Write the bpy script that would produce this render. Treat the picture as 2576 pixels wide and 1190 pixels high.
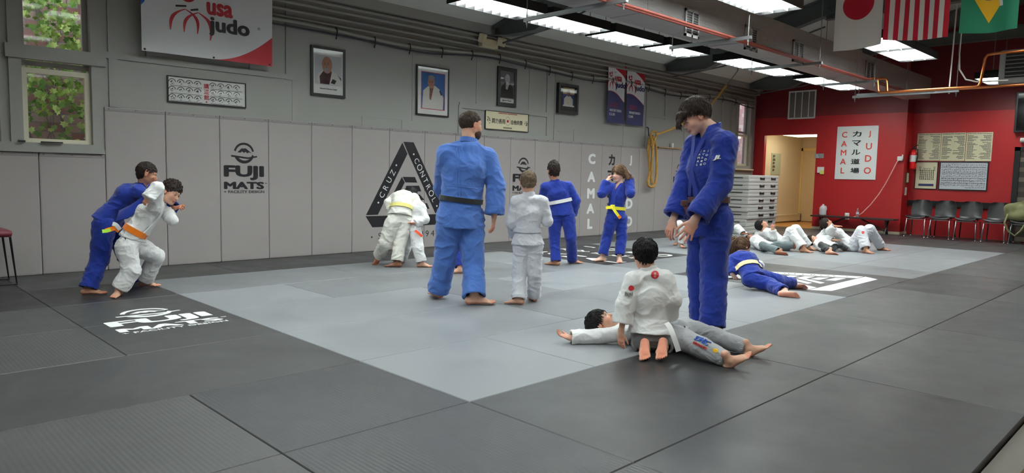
import bpy, bmesh, math, random
import numpy as np
from mathutils import Vector, Matrix, Euler
from mathutils.bvhtree import BVHTree

for _o in list(bpy.data.objects):
    bpy.data.objects.remove(_o)
scene = bpy.context.scene
COL = scene.collection
random.seed(7)
RNG = np.random.default_rng(11)

# ------------------------------------------------------------------ camera
FPX, YAW, PITCH, ROLL = 1775.0, 0.778156926, 0.0871633671, 0.0217548498
CH = 1.17
_cy, _sy, _cp, _sp = math.cos(YAW), math.sin(YAW), math.cos(PITCH), math.sin(PITCH)
F_ = np.array([_sy*_cp, _cy*_cp, -_sp])
R_ = np.array([_cy, -_sy, 0.0])
U_ = np.cross(R_, F_)
_c, _s = math.cos(ROLL), math.sin(ROLL)
R_, U_ = _c*R_ + _s*U_, -_s*R_ + _c*U_
C_ = np.array([0, 0, CH])
cam_d = bpy.data.cameras.new('camera')
cam_d.sensor_fit = 'HORIZONTAL'
cam_d.sensor_width = 36.0
cam_d.lens = FPX/2576*36.0
cam_d.clip_start = 0.05
cam_d.clip_end = 100
cam = bpy.data.objects.new('camera', cam_d)
COL.objects.link(cam)
cam.matrix_world = Matrix(((R_[0], U_[0], -F_[0], 0), (R_[1], U_[1], -F_[1], 0), (R_[2], U_[2], -F_[2], CH), (0, 0, 0, 1)))
scene.camera = cam

# ------------------------------------------------------------------ view, world
vs = scene.view_settings
vs.view_transform = 'Standard'
vs.look = 'None'
vs.gamma = 1.0
vs.use_curve_mapping = False
vs.exposure = 0.66
scene.cycles.use_denoising = True
scene.cycles.max_bounces = 7
scene.cycles.diffuse_bounces = 4
scene.cycles.glossy_bounces = 3
scene.cycles.sample_clamp_indirect = 4.0
world = bpy.data.worlds.new('world')
scene.world = world
world.use_nodes = True
_nt = world.node_tree
_bg = _nt.nodes['Background']
_bg.inputs['Color'].default_value = (0.78, 0.88, 1.0, 1)
_bg.inputs['Strength'].default_value = 3.2
LAMP_STRENGTH = 17.0        # luminous panels of the ceiling fixtures
WARM_STRENGTH = 5.0        # corridor lamp

# rays of the surveyed camera: pixel -> point on a real plane of the room
def ray(x, y):
    return F_ + R_*((x-1288)/FPX) - U_*((y-595)/FPX)
def onZ(x, y, z=0.0):
    d = ray(x, y); return C_ + (z-CH)/d[2]*d
def onY(x, y, v=8.83):
    d = ray(x, y); return C_ + v/d[1]*d
def onX(x, y, v=17.4):
    d = ray(x, y); return C_ + v/d[0]*d

# ------------------------------------------------------------------ materials
def mat(name, color=(0.5, 0.5, 0.5), rough=0.6, metal=0.0, emit=None, noise=None, bump=None, alpha=None, sheen=0, spec=0.5, trans=0, coat=0):
    """noise=(scale, amount, detail) mottles the colour; bump=(scale, strength) roughens the surface"""
    m = bpy.data.materials.new(name)
    m.use_nodes = True
    nt = m.node_tree
    b = nt.nodes['Principled BSDF']
    b.inputs['Base Color'].default_value = (*color, 1)
    b.inputs['Roughness'].default_value = rough
    b.inputs['Metallic'].default_value = metal
    b.inputs['Specular IOR Level'].default_value = spec
    if sheen:
        b.inputs['Sheen Weight'].default_value = sheen
    if trans:
        b.inputs['Transmission Weight'].default_value = trans
        b.inputs['IOR'].default_value = 1.45
    if coat:
        b.inputs['Coat Weight'].default_value = coat
    if emit:
        b.inputs['Emission Color'].default_value = (*emit[0], 1)
        b.inputs['Emission Strength'].default_value = emit[1]
    tc = nt.nodes.new('ShaderNodeTexCoord')
    if noise:
        n = nt.nodes.new('ShaderNodeTexNoise')
        n.inputs['Scale'].default_value = noise[0]
        n.inputs['Detail'].default_value = noise[2] if len(noise) > 2 else 4
        nt.links.new(tc.outputs['Object'], n.inputs['Vector'])
        mx = nt.nodes.new('ShaderNodeMix'); mx.data_type = 'RGBA'
        a = noise[1]
        mx.inputs[6].default_value = (*[max(0, c*(1-a)) for c in color], 1)
        mx.inputs[7].default_value = (*[min(1, c*(1+a)) for c in color], 1)
        nt.links.new(n.outputs['Fac'], mx.inputs[0])
        nt.links.new(mx.outputs[2], b.inputs['Base Color'])
    if bump:
        n2 = nt.nodes.new('ShaderNodeTexNoise')
        n2.inputs['Scale'].default_value = bump[0]
        n2.inputs['Detail'].default_value = 3
        nt.links.new(tc.outputs['Object'], n2.inputs['Vector'])
        bp = nt.nodes.new('ShaderNodeBump')
        bp.inputs['Strength'].default_value = bump[1]
        bp.inputs['Distance'].default_value = 0.01
        nt.links.new(n2.outputs['Fac'], bp.inputs['Height'])
        nt.links.new(bp.outputs['Normal'], b.inputs['Normal'])
    return m

def thin_glass(name, gloss=0.10):
    m = bpy.data.materials.new(name); m.use_nodes = True; nt = m.node_tree
    for n in list(nt.nodes): nt.nodes.remove(n)
    o = nt.nodes.new('ShaderNodeOutputMaterial'); t = nt.nodes.new('ShaderNodeBsdfTransparent'); g_ = nt.nodes.new('ShaderNodeBsdfGlossy'); mx = nt.nodes.new('ShaderNodeMixShader'); fr = nt.nodes.new('ShaderNodeLayerWeight')
    g_.inputs['Roughness'].default_value = 0.03; fr.inputs['Blend'].default_value = 0.5
    pw = nt.nodes.new('ShaderNodeMath'); pw.operation = 'POWER'; pw.inputs[1].default_value = 4.0; ma = nt.nodes.new('ShaderNodeMath'); ma.operation = 'MULTIPLY_ADD'; ma.inputs[1].default_value = 0.8; ma.inputs[2].default_value = 0.3*gloss
    nt.links.new(fr.outputs['Facing'], pw.inputs[0]); nt.links.new(pw.outputs[0], ma.inputs[0])
    nt.links.new(ma.outputs[0], mx.inputs[0]); nt.links.new(t.outputs[0], mx.inputs[1]); nt.links.new(g_.outputs[0], mx.inputs[2]); nt.links.new(mx.outputs[0], o.inputs[0])
    return m

# ------------------------------------------------------------------ mesh helpers
class MB:
    """collects shapes and links them as ONE mesh object"""
    def __init__(self):
        self.v = []; self.f = []; self.mi = []
    def add(self, vs, fs, m=0):
        o = len(self.v)
        self.v.extend([tuple(float(c) for c in p) for p in vs])
        self.f.extend([tuple(i+o for i in f) for f in fs])
        self.mi.extend([m]*len(fs))
        return self
    def box(self, lo, hi, m=0, M=None):
        x0, y0, z0 = lo; x1, y1, z1 = hi
        vs = [(x0, y0, z0), (x1, y0, z0), (x1, y1, z0), (x0, y1, z0), (x0, y0, z1), (x1, y0, z1), (x1, y1, z1), (x0, y1, z1)]
        if M is not None:
            vs = [tuple(M @ Vector(p)) for p in vs]
        return self.add(vs, [(0, 3, 2, 1), (4, 5, 6, 7), (0, 1, 5, 4), (1, 2, 6, 5), (2, 3, 7, 6), (3, 0, 4, 7)], m)
    def bbox(self, lo, hi, r=0.01, m=0, M=None):
        """box with chamfered edges"""
        bm = bmesh.new()
        bmesh.ops.create_cube(bm, size=1)
        c = [(a+b)/2 for a, b in zip(lo, hi)]; s = [abs(b-a) for a, b in zip(lo, hi)]
        for v in bm.verts:
            v.co = Vector((v.co.x*s[0]+c[0], v.co.y*s[1]+c[1], v.co.z*s[2]+c[2]))
        bmesh.ops.bevel(bm, geom=bm.edges[:], offset=min(r, min(s)*0.45), segments=2, affect='EDGES', profile=0.6)
        bm.verts.index_update()
        vs = [tuple((M @ v.co) if M is not None else v.co) for v in bm.verts]
        fs = [tuple(v.index for v in f.verts) for f in bm.faces]
        bm.free()
        return self.add(vs, fs, m)
    def tube(self, pts, r, n=8, m=0, cap=True, r2=None):
        """swept circle along a polyline; r a number or a list"""
        pts = [Vector(p) for p in pts]
        rs = r if isinstance(r, (list, tuple)) else [r]*len(pts)
        vs = []; fs = []
        prev = None
        for i, p in enumerate(pts):
            t = (pts[min(i+1, len(pts)-1)] - pts[max(i-1, 0)]).normalized()
            if prev is None:
                u = t.orthogonal().normalized()
            else:
                u = (prev - t*prev.dot(t))
                u = u.normalized() if u.length > 1e-6 else t.orthogonal().normalized()
            prev = u
            w = t.cross(u)
            for k in range(n):
                a = 2*math.pi*k/n
                vs.append(p + (u*math.cos(a) + w*math.sin(a))*rs[i])
        for i in range(len(pts)-1):
            for k in range(n):
                k2 = (k+1) % n
                fs.append((i*n+k, i*n+k2, (i+1)*n+k2, (i+1)*n+k))
        if cap:
            fs.append(tuple(range(n-1, -1, -1)))
            fs.append(tuple((len(pts)-1)*n+k for k in range(n)))
        return self.add(vs, fs, m)
    def cyl(self, a, b, r, n=16, m=0):
        return self.tube([a, b], r, n, m)
    def lathe(self, prof, c=(0, 0, 0), n=24, m=0):
        vs = []; fs = []
        for r, z in prof:
            for k in range(n):
                a = 2*math.pi*k/n
                vs.append((c[0]+r*math.cos(a), c[1]+r*math.sin(a), c[2]+z))
        for i in range(len(prof)-1):
            for k in range(n):
                k2 = (k+1) % n
                fs.append((i*n+k, i*n+k2, (i+1)*n+k2, (i+1)*n+k))
        fs.append(tuple(range(n-1, -1, -1)))
        fs.append(tuple((len(prof)-1)*n+k for k in range(n)))
        return self.add(vs, fs, m)
    def build(self, name, mats, parent=None, smooth=False):
        me = bpy.data.meshes.new(name)
        me.from_pydata(self.v, [], self.f)
        if not isinstance(mats, (list, tuple)):
            mats = [mats]
        for q in mats:
            me.materials.append(q)
        if len(mats) > 1:
            me.polygons.foreach_set('material_index', self.mi)
        if smooth:
            me.polygons.foreach_set('use_smooth', [True]*len(me.polygons))
        me.update()
        o = bpy.data.objects.new(name, me)
        COL.objects.link(o)
        if parent is not None:
            adopt(o, parent)
        return o

def adopt(o, parent):
    o.parent = parent
    o.matrix_parent_inverse = root_mat(parent).inverted()
def root_mat(o):
    m = Matrix.Translation(o.location) @ o.rotation_euler.to_matrix().to_4x4()
    if o.parent is not None:
        m = root_mat(o.parent) @ o.matrix_parent_inverse @ m
    return m
def empty(name, loc=(0, 0, 0), rz=0.0):
    o = bpy.data.objects.new(name, None)
    o.empty_display_size = 0.1
    o.location = loc
    o.rotation_euler = (0, 0, rz)
    COL.objects.link(o)
    return o
def tag(o, label, cat, group=None, kind=None):
    o['label'] = label; o['category'] = cat
    if group: o['group'] = group
    if kind: o['kind'] = kind
    return o
def struct(o):
    o['kind'] = 'structure'
    return o
def copy_tree(o, parent=None):
    c = o.copy(); COL.objects.link(c)
    if parent is not None: c.parent = parent
    for ch in list(o.children):
        copy_tree(ch, c)
    return c

# ---- flat marks: lettering and emblems as 2D polygons
def text2d(body, size=1.0, bold=0.0, ax='CENTER', ay='CENTER', spacing=1.0, sx=1.0, shear=0.0, font=None):
    cu = bpy.data.curves.new('lettering', 'FONT')
    cu.body = body; cu.size = size; cu.align_x = ax; cu.align_y = ay
    cu.offset = min(bold, 0.0)*size; cu.space_character = spacing; cu.shear = shear
    cu.resolution_u = 3
    ob = bpy.data.objects.new('lettering', cu)
    COL.objects.link(ob)
    dg = bpy.context.evaluated_depsgraph_get()
    dg.update()
    me = bpy.data.meshes.new_from_object(ob.evaluated_get(dg))
    v0 = [(v.co.x*sx, v.co.y, 0.0) for v in me.vertices]
    f0 = [tuple(p.vertices) for p in me.polygons]
    e = max(0.0, bold)*size*1.15
    vs = list(v0); fs = list(f0)
    if e > 0:      # heavier strokes: copies a hair apart, each on its own level
        for k, (dx, dy) in enumerate([(e*math.cos(q*math.pi/4), 0.75*e*math.sin(q*math.pi/4)) for q in range(8)]):
            o = len(vs); vs += [(x+dx, y+dy, 0.0003*(k+1)) for x, y, z in v0]; fs += [tuple(i+o for i in f) for f in f0]
    bpy.data.objects.remove(ob); bpy.data.curves.remove(cu); bpy.data.meshes.remove(me)
    return vs, fs
class Flat:
    def __init__(self):
        self.v = []; self.f = []; self.mi = []
    def add(self, vf, off=(0, 0), rot=0.0, sc=1.0, m=0, scy=None):
        vs, fs = vf
        o = len(self.v); c, s = math.cos(rot), math.sin(rot); scy = sc if scy is None else scy
        for q in vs:
            x, y = q[0]*sc, q[1]*scy
            self.v.append((x*c-y*s+off[0], x*s+y*c+off[1], q[2] if len(q) > 2 else 0.0))
        self.f += [tuple(i+o for i in f) for f in fs]
        self.mi += [m]*len(fs)
        return self
    def text(self, body, off, size, m=0, rot=0.0, fit=None, **k):
        vs, fs = text2d(body, size, **k)
        if fit:   # scale to exact (width, height)
            xs = [p[0] for p in vs]; ys = [p[1] for p in vs]
            w, h = max(xs)-min(xs), max(ys)-min(ys)
            cx, cy = (max(xs)+min(xs))/2, (max(ys)+min(ys))/2
            fx = fit[0]/w if fit[0] else fit[1]/h
            fy = fit[1]/h if fit[1] else fx
            vs = [((q[0]-cx)*fx, (q[1]-cy)*fy, q[2]) for q in vs]
        return self.add((vs, fs), off, rot, m=m)
    def poly(self, pts, m=0, z=0.0):
        o = len(self.v)
        self.v += [(p[0], p[1], z) for p in pts]
        self.f.append(tuple(range(o, o+len(pts)))); self.mi.append(m)
        return self
    def ring(self, c, r0, r1, a0=0, a1=360, n=32, m=0, sx=1.0, c1=None):
        o = len(self.v)
        c1 = c1 or c
        for i in range(n+1):
            a = math.radians(a0+(a1-a0)*i/n)
            self.v.append((c1[0]+r0*math.cos(a)*sx, c1[1]+r0*math.sin(a)))
            self.v.append((c[0]+r1*math.cos(a)*sx, c[1]+r1*math.sin(a)))
        for i in range(n):
            self.f.append((o+2*i, o+2*i+1, o+2*i+3, o+2*i+2)); self.mi.append(m)
        return self
    def disc(self, c, r, m=0, n=24, sx=1.0):
        return self.poly([(c[0]+r*math.cos(2*math.pi*i/n)*sx, c[1]+r*math.sin(2*math.pi*i/n)) for i in range(n)], m)
    def place(self, name, o3, ex, ey, mats, parent=None, dz=None, thick=0.0008):
        """lay the marks in the plane o3 + x ex + y ey, standing thick proud of it"""
        o3 = Vector(o3); ex = Vector(ex); ey = Vector(ey)
        nrm = ex.cross(ey).normalized()
        mb = MB()
        vm = [0]*len(self.v)
        for f, mm in zip(self.f, self.mi):
            for i in f: vm[i] = mm
        vs = [o3 + ex*w[0] + ey*w[1] + nrm*(thick*(1+q)+(w[2] if len(w) > 2 else 0)) for w, q in zip(self.v, vm)]
        mb.v = [tuple(p) for p in vs]; mb.f = self.f; mb.mi = self.mi
        # a thin rim, so each mark has thickness
        ed = {}
        for f, mm in zip(self.f, self.mi):
            for i in range(len(f)):
                a, b = f[i], f[(i+1) % len(f)]
                k = (min(a, b), max(a, b))
                ed[k] = None if k in ed else (a, b, mm)
        n0 = len(mb.v)
        mb.v = mb.v + [tuple(Vector(p) - nrm*thick*0.9) for p in mb.v]
        fs = list(mb.f); mi = list(mb.mi)
        for k, e in ed.items():
            if e:
                a, b, mm = e
                fs.append((b, a, a+n0, b+n0)); mi.append(mm)
        mb.f = fs; mb.mi = mi
        return mb.build(name, mats, parent)
    def project(self, name, bvh, o3, ex, ey, n, mats, parent=None, lift=0.003, sub=None):
        """lay the marks on a curved surface by casting along -n"""
        o3 = Vector(o3); ex = Vector(ex); ey = Vector(ey); n = Vector(n).normalized()
        if sub:
            bm = bmesh.new()
            bv = [bm.verts.new((w[0], w[1], w[2] if len(w) > 2 else 0)) for w in self.v]
            for f, mm in zip(self.f, self.mi):
                try:
                    q = bm.faces.new([bv[i] for i in f]); q.material_index = mm
                except ValueError:
                    pass
            bmesh.ops.triangulate(bm, faces=bm.faces[:])
            for _ in range(6):
                es = [e for e in bm.edges if e.calc_length() > sub]
                if not es: break
                bmesh.ops.subdivide_edges(bm, edges=es, cuts=1)
                bmesh.ops.triangulate(bm, faces=bm.faces[:])
            bm.verts.index_update()
            self.v = [(v.co.x, v.co.y, v.co.z) for v in bm.verts]
            self.f = [tuple(v.index for v in f.verts) for f in bm.faces]
            self.mi = [f.material_index for f in bm.faces]
            bm.free()
        out = []
        for w in self.v:
            p = o3 + ex*w[0] + ey*w[1]; zz = (w[2] if len(w) > 2 else 0)*3
            hit = bvh.ray_cast(p + n*0.25, -n, 0.6)
            if hit[0] is None:
                q = bvh.find_nearest(p)
                out.append(q[0] + q[1]*(lift+zz))
            else:
                out.append(hit[0] + n*(lift+zz))
        mb = MB(); mb.v = [tuple(p) for p in out]; mb.f = self.f; mb.mi = self.mi
        return mb.build(name, mats, parent)

def quadframe(p00, p10, p01):
    """origin and unit axes of a rectangle from its lower-left, lower-right and upper-left corners"""
    a = Vector(p00); b = Vector(p10); c = Vector(p01)
    return a, (b-a), (c-a)

# ================================================================== THE ROOM
def srf(c):   # sRGB 0-255 -> linear
    return tuple(((v/255)/12.92 if v/255 <= 0.04045 else ((v/255+0.055)/1.055)**2.4) for v in c)

M = {}
M['wall_grey'] = mat('wall_grey_paint', srf((154, 154, 150)), 0.55, noise=(3.0, 0.03), bump=(60, 0.15))
M['ceil'] = mat('ceiling_paint', srf((208, 209, 204)), 0.7, noise=(1.5, 0.03))
M['red'] = mat('red_wall_paint', srf((168, 24, 28)), 0.45, noise=(2.0, 0.04), bump=(120, 0.1))
M['beam'] = mat('dark_grey_steel', srf((92, 96, 96)), 0.5)
M['pad'] = mat('pad_vinyl', srf((162, 156, 155)), 0.42, noise=(5, 0.02), bump=(260, 0.12))
M['pad_edge'] = mat('pad_edge_vinyl', srf((142, 138, 138)), 0.35)
M['print_black'] = mat('black_print', srf((28, 27, 32)), 0.45)
M['print_white'] = mat('white_print', srf((235, 236, 236)), 0.5)
M['black'] = mat('black_paint', srf((22, 22, 24)), 0.4)
M['black_metal'] = mat('black_metal', srf((26, 26, 28)), 0.35, metal=0.4)
M['chrome'] = mat('chrome', srf((215, 215, 218)), 0.18, metal=1.0)
M['galv'] = mat('galvanised_steel', srf((130, 132, 134)), 0.4, metal=0.7)
M['window_white'] = mat('cream_window_paint', srf((232, 228, 206)), 0.5, noise=(12, 0.05))
M['glass'] = thin_glass('window_glass', 0.15)
M['cream'] = mat('cream_wall_paint', srf((226, 216, 190)), 0.6)
M['white'] = mat('white_plastic', srf((232, 232, 228)), 0.45)
M['beige'] = mat('beige_plastic', srf((214, 204, 172)), 0.45)
M['copper'] = mat('copper_pipe', srf((214, 128, 78)), 0.28, metal=1.0)
M['red_pipe'] = mat('red_pipe_paint', srf((128, 52, 40)), 0.6)
M['conduit'] = mat('painted_conduit', srf((150, 150, 144)), 0.45)
M['conduit_dark'] = mat('dark_cable', srf((58, 62, 72)), 0.5)
M['wood'] = mat('oak_floor_boards', srf((196, 154, 104)), 0.35, noise=(9, 0.15))
M['wood_orange'] = mat('orange_wood_floor', srf((206, 148, 72)), 0.3, noise=(7, 0.12))
M['trim_brown'] = mat('grey_brown_edge_board', srf((92, 86, 78)), 0.5, noise=(10, 0.1))
M['lamp'] = mat('fluorescent_diffuser', srf((240, 250, 246)), 0.4, emit=((0.93, 1.0, 0.97), LAMP_STRENGTH))
M['lamp_warm'] = mat('warm_corridor_diffuser', srf((250, 240, 210)), 0.4, emit=((1.0, 0.87, 0.64), WARM_STRENGTH))
M['louver'] = mat('parabolic_louver', srf((240, 242, 241)), 0.5)
M['paper'] = mat('white_paper', srf((228, 229, 228)), 0.55)
M['paper_cream'] = mat('cream_paper', srf((226, 218, 186)), 0.55, noise=(6, 0.05))
M['photo_glass'] = thin_glass('picture_glass', 0.12)
M['usa_red'] = mat('banner_red', srf((176, 30, 46)), 0.5)
M['usa_red2'] = mat('banner_light_red', srf((205, 44, 52)), 0.5)
M['usa_blue'] = mat('banner_navy', srf((38, 40, 92)), 0.5)
M['usa_sky'] = mat('banner_blue', srf((40, 100, 200)), 0.5)
M['banner_white'] = mat('banner_white_vinyl', srf((226, 228, 232)), 0.45, noise=(2, 0.02))
M['grey_plastic'] = mat('grey_plastic', srf((140, 140, 140)), 0.5)

def foil_mat():
    m = mat('foil_duct_wrap', srf((160, 156, 156)), 0.42, metal=0.55, noise=(4, 0.12))
    nt = m.node_tree; b = nt.nodes['Principled BSDF']
    tc = nt.nodes.new('ShaderNodeTexCoord'); mp = nt.nodes.new('ShaderNodeMapping')
    mp.inputs['Scale'].default_value = (2.0, 12, 26)
    n = nt.nodes.new('ShaderNodeTexNoise'); n.inputs['Scale'].default_value = 4; n.inputs['Detail'].default_value = 5
    bp = nt.nodes.new('ShaderNodeBump'); bp.inputs['Strength'].default_value = 0.8; bp.inputs['Distance'].default_value = 0.02
    nt.links.new(tc.outputs['Object'], mp.inputs['Vector']); nt.links.new(mp.outputs['Vector'], n.inputs['Vector'])
    nt.links.new(n.outputs['Fac'], bp.inputs['Height']); nt.links.new(bp.outputs['Normal'], b.inputs['Normal'])
    return m
M['foil'] = foil_mat()
def brick_mat(name, c1, c2, mortar, scale):
    m = mat(name, c1, 0.8)
    nt = m.node_tree; b = nt.nodes['Principled BSDF']
    tc = nt.nodes.new('ShaderNodeTexCoord'); mp = nt.nodes.new('ShaderNodeMapping')
    mp.inputs['Rotation'].default_value = (math.radians(90), 0, 0)
    br = nt.nodes.new('ShaderNodeTexBrick')
    br.inputs['Color1'].default_value = (*c1, 1); br.inputs['Color2'].default_value = (*c2, 1); br.inputs['Mortar'].default_value = (*mortar, 1)
    br.inputs['Scale'].default_value = scale; br.inputs['Mortar Size'].default_value = 0.014
    nt.links.new(tc.outputs['Object'], mp.inputs['Vector']); nt.links.new(mp.outputs['Vector'], br.inputs['Vector'])
    nt.links.new(br.outputs['Color'], b.inputs['Base Color'])
    bp = nt.nodes.new('ShaderNodeBump'); bp.inputs['Strength'].default_value = 0.4
    nt.links.new(br.outputs['Fac'], bp.inputs['Height']); bp.invert = True
    nt.links.new(bp.outputs['Normal'], b.inputs['Normal'])
    return m
M['brick'] = brick_mat('outside_brick', srf((138, 88, 82)), srf((168, 146, 136)), srf((120, 112, 110)), 2.2)
def mat_vinyl(name, c, rough=0.42, rib=0.0):
    """judo mat vinyl: a fine tatami weave, scuffs; rib adds the coarse ridges of the older mats"""
    m = mat(name, c, rough, spec=0.45)
    nt = m.node_tree; b = nt.nodes['Principled BSDF']
    tc = nt.nodes.new('ShaderNodeTexCoord')
    n = nt.nodes.new('ShaderNodeTexNoise'); n.inputs['Scale'].default_value = 1.6; n.inputs['Detail'].default_value = 6; n.inputs['Roughness'].default_value = 0.62
    nt.links.new(tc.outputs['Object'], n.inputs['Vector'])
    mx = nt.nodes.new('ShaderNodeMix'); mx.data_type = 'RGBA'
    mx.inputs[6].default_value = (*[v*0.82 for v in c], 1); mx.inputs[7].default_value = (*[min(1, v*1.22) for v in c], 1)
    nt.links.new(n.outputs['Fac'], mx.inputs[0]); nt.links.new(mx.outputs[2], b.inputs['Base Color'])
    mr = nt.nodes.new('ShaderNodeMapRange'); mr.inputs[1].default_value = 0.3; mr.inputs[2].default_value = 0.7
    mr.inputs[3].default_value = rough-0.07; mr.inputs[4].default_value = rough+0.1
    nt.links.new(n.outputs['Fac'], mr.inputs[0]); nt.links.new(mr.outputs[0], b.inputs['Roughness'])
    w = nt.nodes.new('ShaderNodeTexWave'); w.inputs['Scale'].default_value = 14 if rib else 60
    w.bands_direction = 'X'; w.inputs['Distortion'].default_value = 0.3
    nt.links.new(tc.outputs['Object'], w.inputs['Vector'])
    n3 = nt.nodes.new('ShaderNodeTexNoise'); n3.inputs['Scale'].default_value = 220
    nt.links.new(tc.outputs['Object'], n3.inputs['Vector'])
    ad = nt.nodes.new('ShaderNodeMath'); ad.operation = 'ADD'
    nt.links.new(w.outputs['Fac'], ad.inputs[0]); nt.links.new(n3.outputs['Fac'], ad.inputs[1])
    bp = nt.nodes.new('ShaderNodeBump'); bp.inputs['Strength'].default_value = 0.35 if rib else 0.12; bp.inputs['Distance'].default_value = 0.002
    nt.links.new(ad.outputs[0], bp.inputs['Height']); nt.links.new(bp.outputs['Normal'], b.inputs['Normal'])
    return m

# ---------------------------------------------------------------- the mat floor
fm = [mat_vinyl('mat_light_grey', srf((127, 130, 134))), mat_vinyl('mat_mid_grey', srf((112, 114, 117))),
      mat_vinyl('mat_charcoal', srf((62, 62, 63)), 0.42), mat_vinyl('mat_charcoal_dark', srf((49, 49, 51)), 0.38),
      mat_vinyl('mat_charcoal_ribbed', srf((70, 70, 71)), 0.46, 1.0), mat_vinyl('mat_black', srf((46, 44, 47)), 0.42),
      mat_vinyl('mat_charcoal_ribbed_dark', srf((57, 57, 60)), 0.42, 1.0), M['black']]
YB = [0.65, 1.64, 2.67, 3.70, 4.73, 5.75, 6.75, 7.77, 8.83]
XJ = [1.325, 2.35, 3.38, 4.38, 5.41, 6.43, 7.45, 8.50, 9.56, 10.57]
def XB(i):
    """mat joints every metre along x; index 1 is the joint at x = 2.35"""
    i0 = i
    if i < 0: return 1.325 + i*1.02
    if i >= len(XJ): return 10.57 + (i-9)*1.03
    return XJ[i]
LIGHT, MID, DK, DK2, RIB, BLK, RIB2 = 0, 1, 2, 3, 4, 5, 6
mats = []      # (i0, i1, j, material)
def row(j, spec):
    for i0, i1, m in spec: mats.append((i0, i1, j, m))
row(7, [(-6, -4, DK2), (-4, -2, DK), (-2, 0, DK2), (0, 2, DK), (2, 4, DK2), (4, 6, DK2), (6, 8, DK), (8, 10, DK2), (10, 12, DK2), (12, 14, DK), (14, 17, DK2)])
row(6, [(-6, -4, DK2), (-4, -2, DK2), (-2, 0, DK2), (0, 1, DK2), (1, 3, MID), (3, 5, MID), (5, 6, LIGHT), (6, 8, BLK), (8, 10, MID), (10, 12, MID), (12, 13, LIGHT), (13, 15, DK2), (15, 17, DK)])
row(5, [(-6, -4, RIB), (-4, -2, RIB), (-2, 0, RIB), (0, 1, DK), (1, 2, LIGHT), (2, 5, MID), (5, 6, LIGHT), (6, 8, BLK), (8, 10, LIGHT), (10, 12, MID), (12, 13, LIGHT), (13, 15, DK), (15, 17, DK2)])
row(4, [(-6, -4, RIB), (-4, -2, DK), (-2, 0, RIB), (0, 1, DK), (1, 3, LIGHT), (3, 4, MID), (4, 6, LIGHT), (6, 8, MID), (8, 10, LIGHT), (10, 12, LIGHT), (12, 13, LIGHT), (13, 15, DK2), (15, 17, DK)])
row(3, [(-6, -4, DK), (-4, -1, DK2), (-1, 1, DK), (1, 3, LIGHT), (3, 5, MID), (5, 6, LIGHT), (6, 8, BLK), (8, 9, MID), (9, 11, LIGHT), (11, 13, LIGHT), (13, 15, DK), (15, 17, DK2)])
row(2, [(-6, -4, DK), (-4, -2, DK2), (-2, 0, RIB), (0, 1, RIB2), (1, 2, LIGHT), (2, 4, LIGHT), (4, 6, LIGHT), (6, 8, BLK), (8, 9, MID), (9, 11, LIGHT), (11, 13, LIGHT), (13, 15, DK), (15, 17, DK)])
row(1, [(-6, -4, DK), (-4, -2, DK), (-2, 0, RIB), (0, 1, RIB2), (1, 3, DK2), (3, 5, DK), (5, 7, DK), (7, 9, DK2), (9, 11, DK), (11, 13, RIB), (13, 15, DK), (15, 17, DK)])
row(0, [(-6, -4, DK), (-4, -2, RIB), (-2, 0, RIB), (0, 1, RIB), (1, 3, DK2), (3, 5, DK), (5, 7, RIB2), (7, 9, DK), (9, 11, DK2), (11, 13, DK), (13, 15, DK2), (15, 17, DK)])
mb = MB()
g = 0.0016
for i0, i1, j, m in mats:
    x0, x1, y0, y1 = XB(i0)+g, XB(i1)-g, YB[j]+g, YB[j+1]-g
    if j == 7: y1 = 8.88
    x1 = min(x1, 17.6)
    e = 0.004
    vs = [(x0, y0, -0.04), (x1, y0, -0.04), (x1, y1, -0.04), (x0, y1, -0.04), (x0, y0, -e), (x1, y0, -e), (x1, y1, -e), (x0, y1, -e),
          (x0+e, y0+e, 0), (x1-e, y0+e, 0), (x1-e, y1-e, 0), (x0+e, y1-e, 0)]
    mb.add(vs, [(8, 9, 10, 11), (4, 5, 9, 8), (5, 6, 10, 9), (6, 7, 11, 10), (7, 4, 8, 11)], m)
    mb.add(vs[:8], [(0, 1, 5, 4), (1, 2, 6, 5), (2, 3, 7, 6), (3, 0, 4, 7)], 7 if j == 0 else m)
# the mats behind the camera's side of the room carry on the same way under the far wall strip
mb.box((17.55, 3.0, -0.06), (18.05, 5.3, -0.001), DK2)
floor = struct(mb.build('floor', fm))

sub = MB(); sub.box((-5.2, -5.2, -0.12), (20.8, 9.0, -0.07))
struct(sub.build('floor_boards', M['wood']))
tr = MB(); tr.box((-4.9, 0.53, -0.075), (17.4, 0.645, -0.03)); struct(tr.build('trim_1', M['trim_brown']))

# ---------------------------------------------------------------- walls
def ceil_z(y):
    return 3.55 + 0.26*(8.88-y) if y > 2.2 else 3.55+0.26*(8.88-2.2) - 0.26*(2.2-y)
WY = 8.88
wins = [(1.50, 2.26, 1.36, 3.45), (14.72, 15.45, 1.50, 3.22), (16.62, 17.36, 1.50, 3.22)]
def wall_with_holes(name, m, x0, x1, y0, y1, z1, holes):
    b = MB()
    xs = x0
    for a, c, l, h in holes:
        b.box((xs, y0, -0.1), (a, y1, z1)); b.box((a, y0, -0.1), (c, y1, l)); b.box((a, y0, h), (c, y1, z1)); xs = c
    b.box((xs, y0, -0.1), (x1, y1, z1))
    return struct(b.build(name, m))
wall_with_holes('wall_left', M['wall_grey'], -5, 20.7, WY, WY+0.2, 3.75, wins)
RX = 17.6
b = MB()      # far wall with the corridor opening
ZP = 2.77       # wall colour is a darker maroon above this height
b.box((RX, 8.60, -0.1), (RX+0.12, WY+0.05, ZP)); b.box((RX, 7.25, 2.33), (RX+0.12, 8.60, ZP)); b.box((RX, 5.25, -0.1), (RX+0.12, 7.25, ZP))
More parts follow.
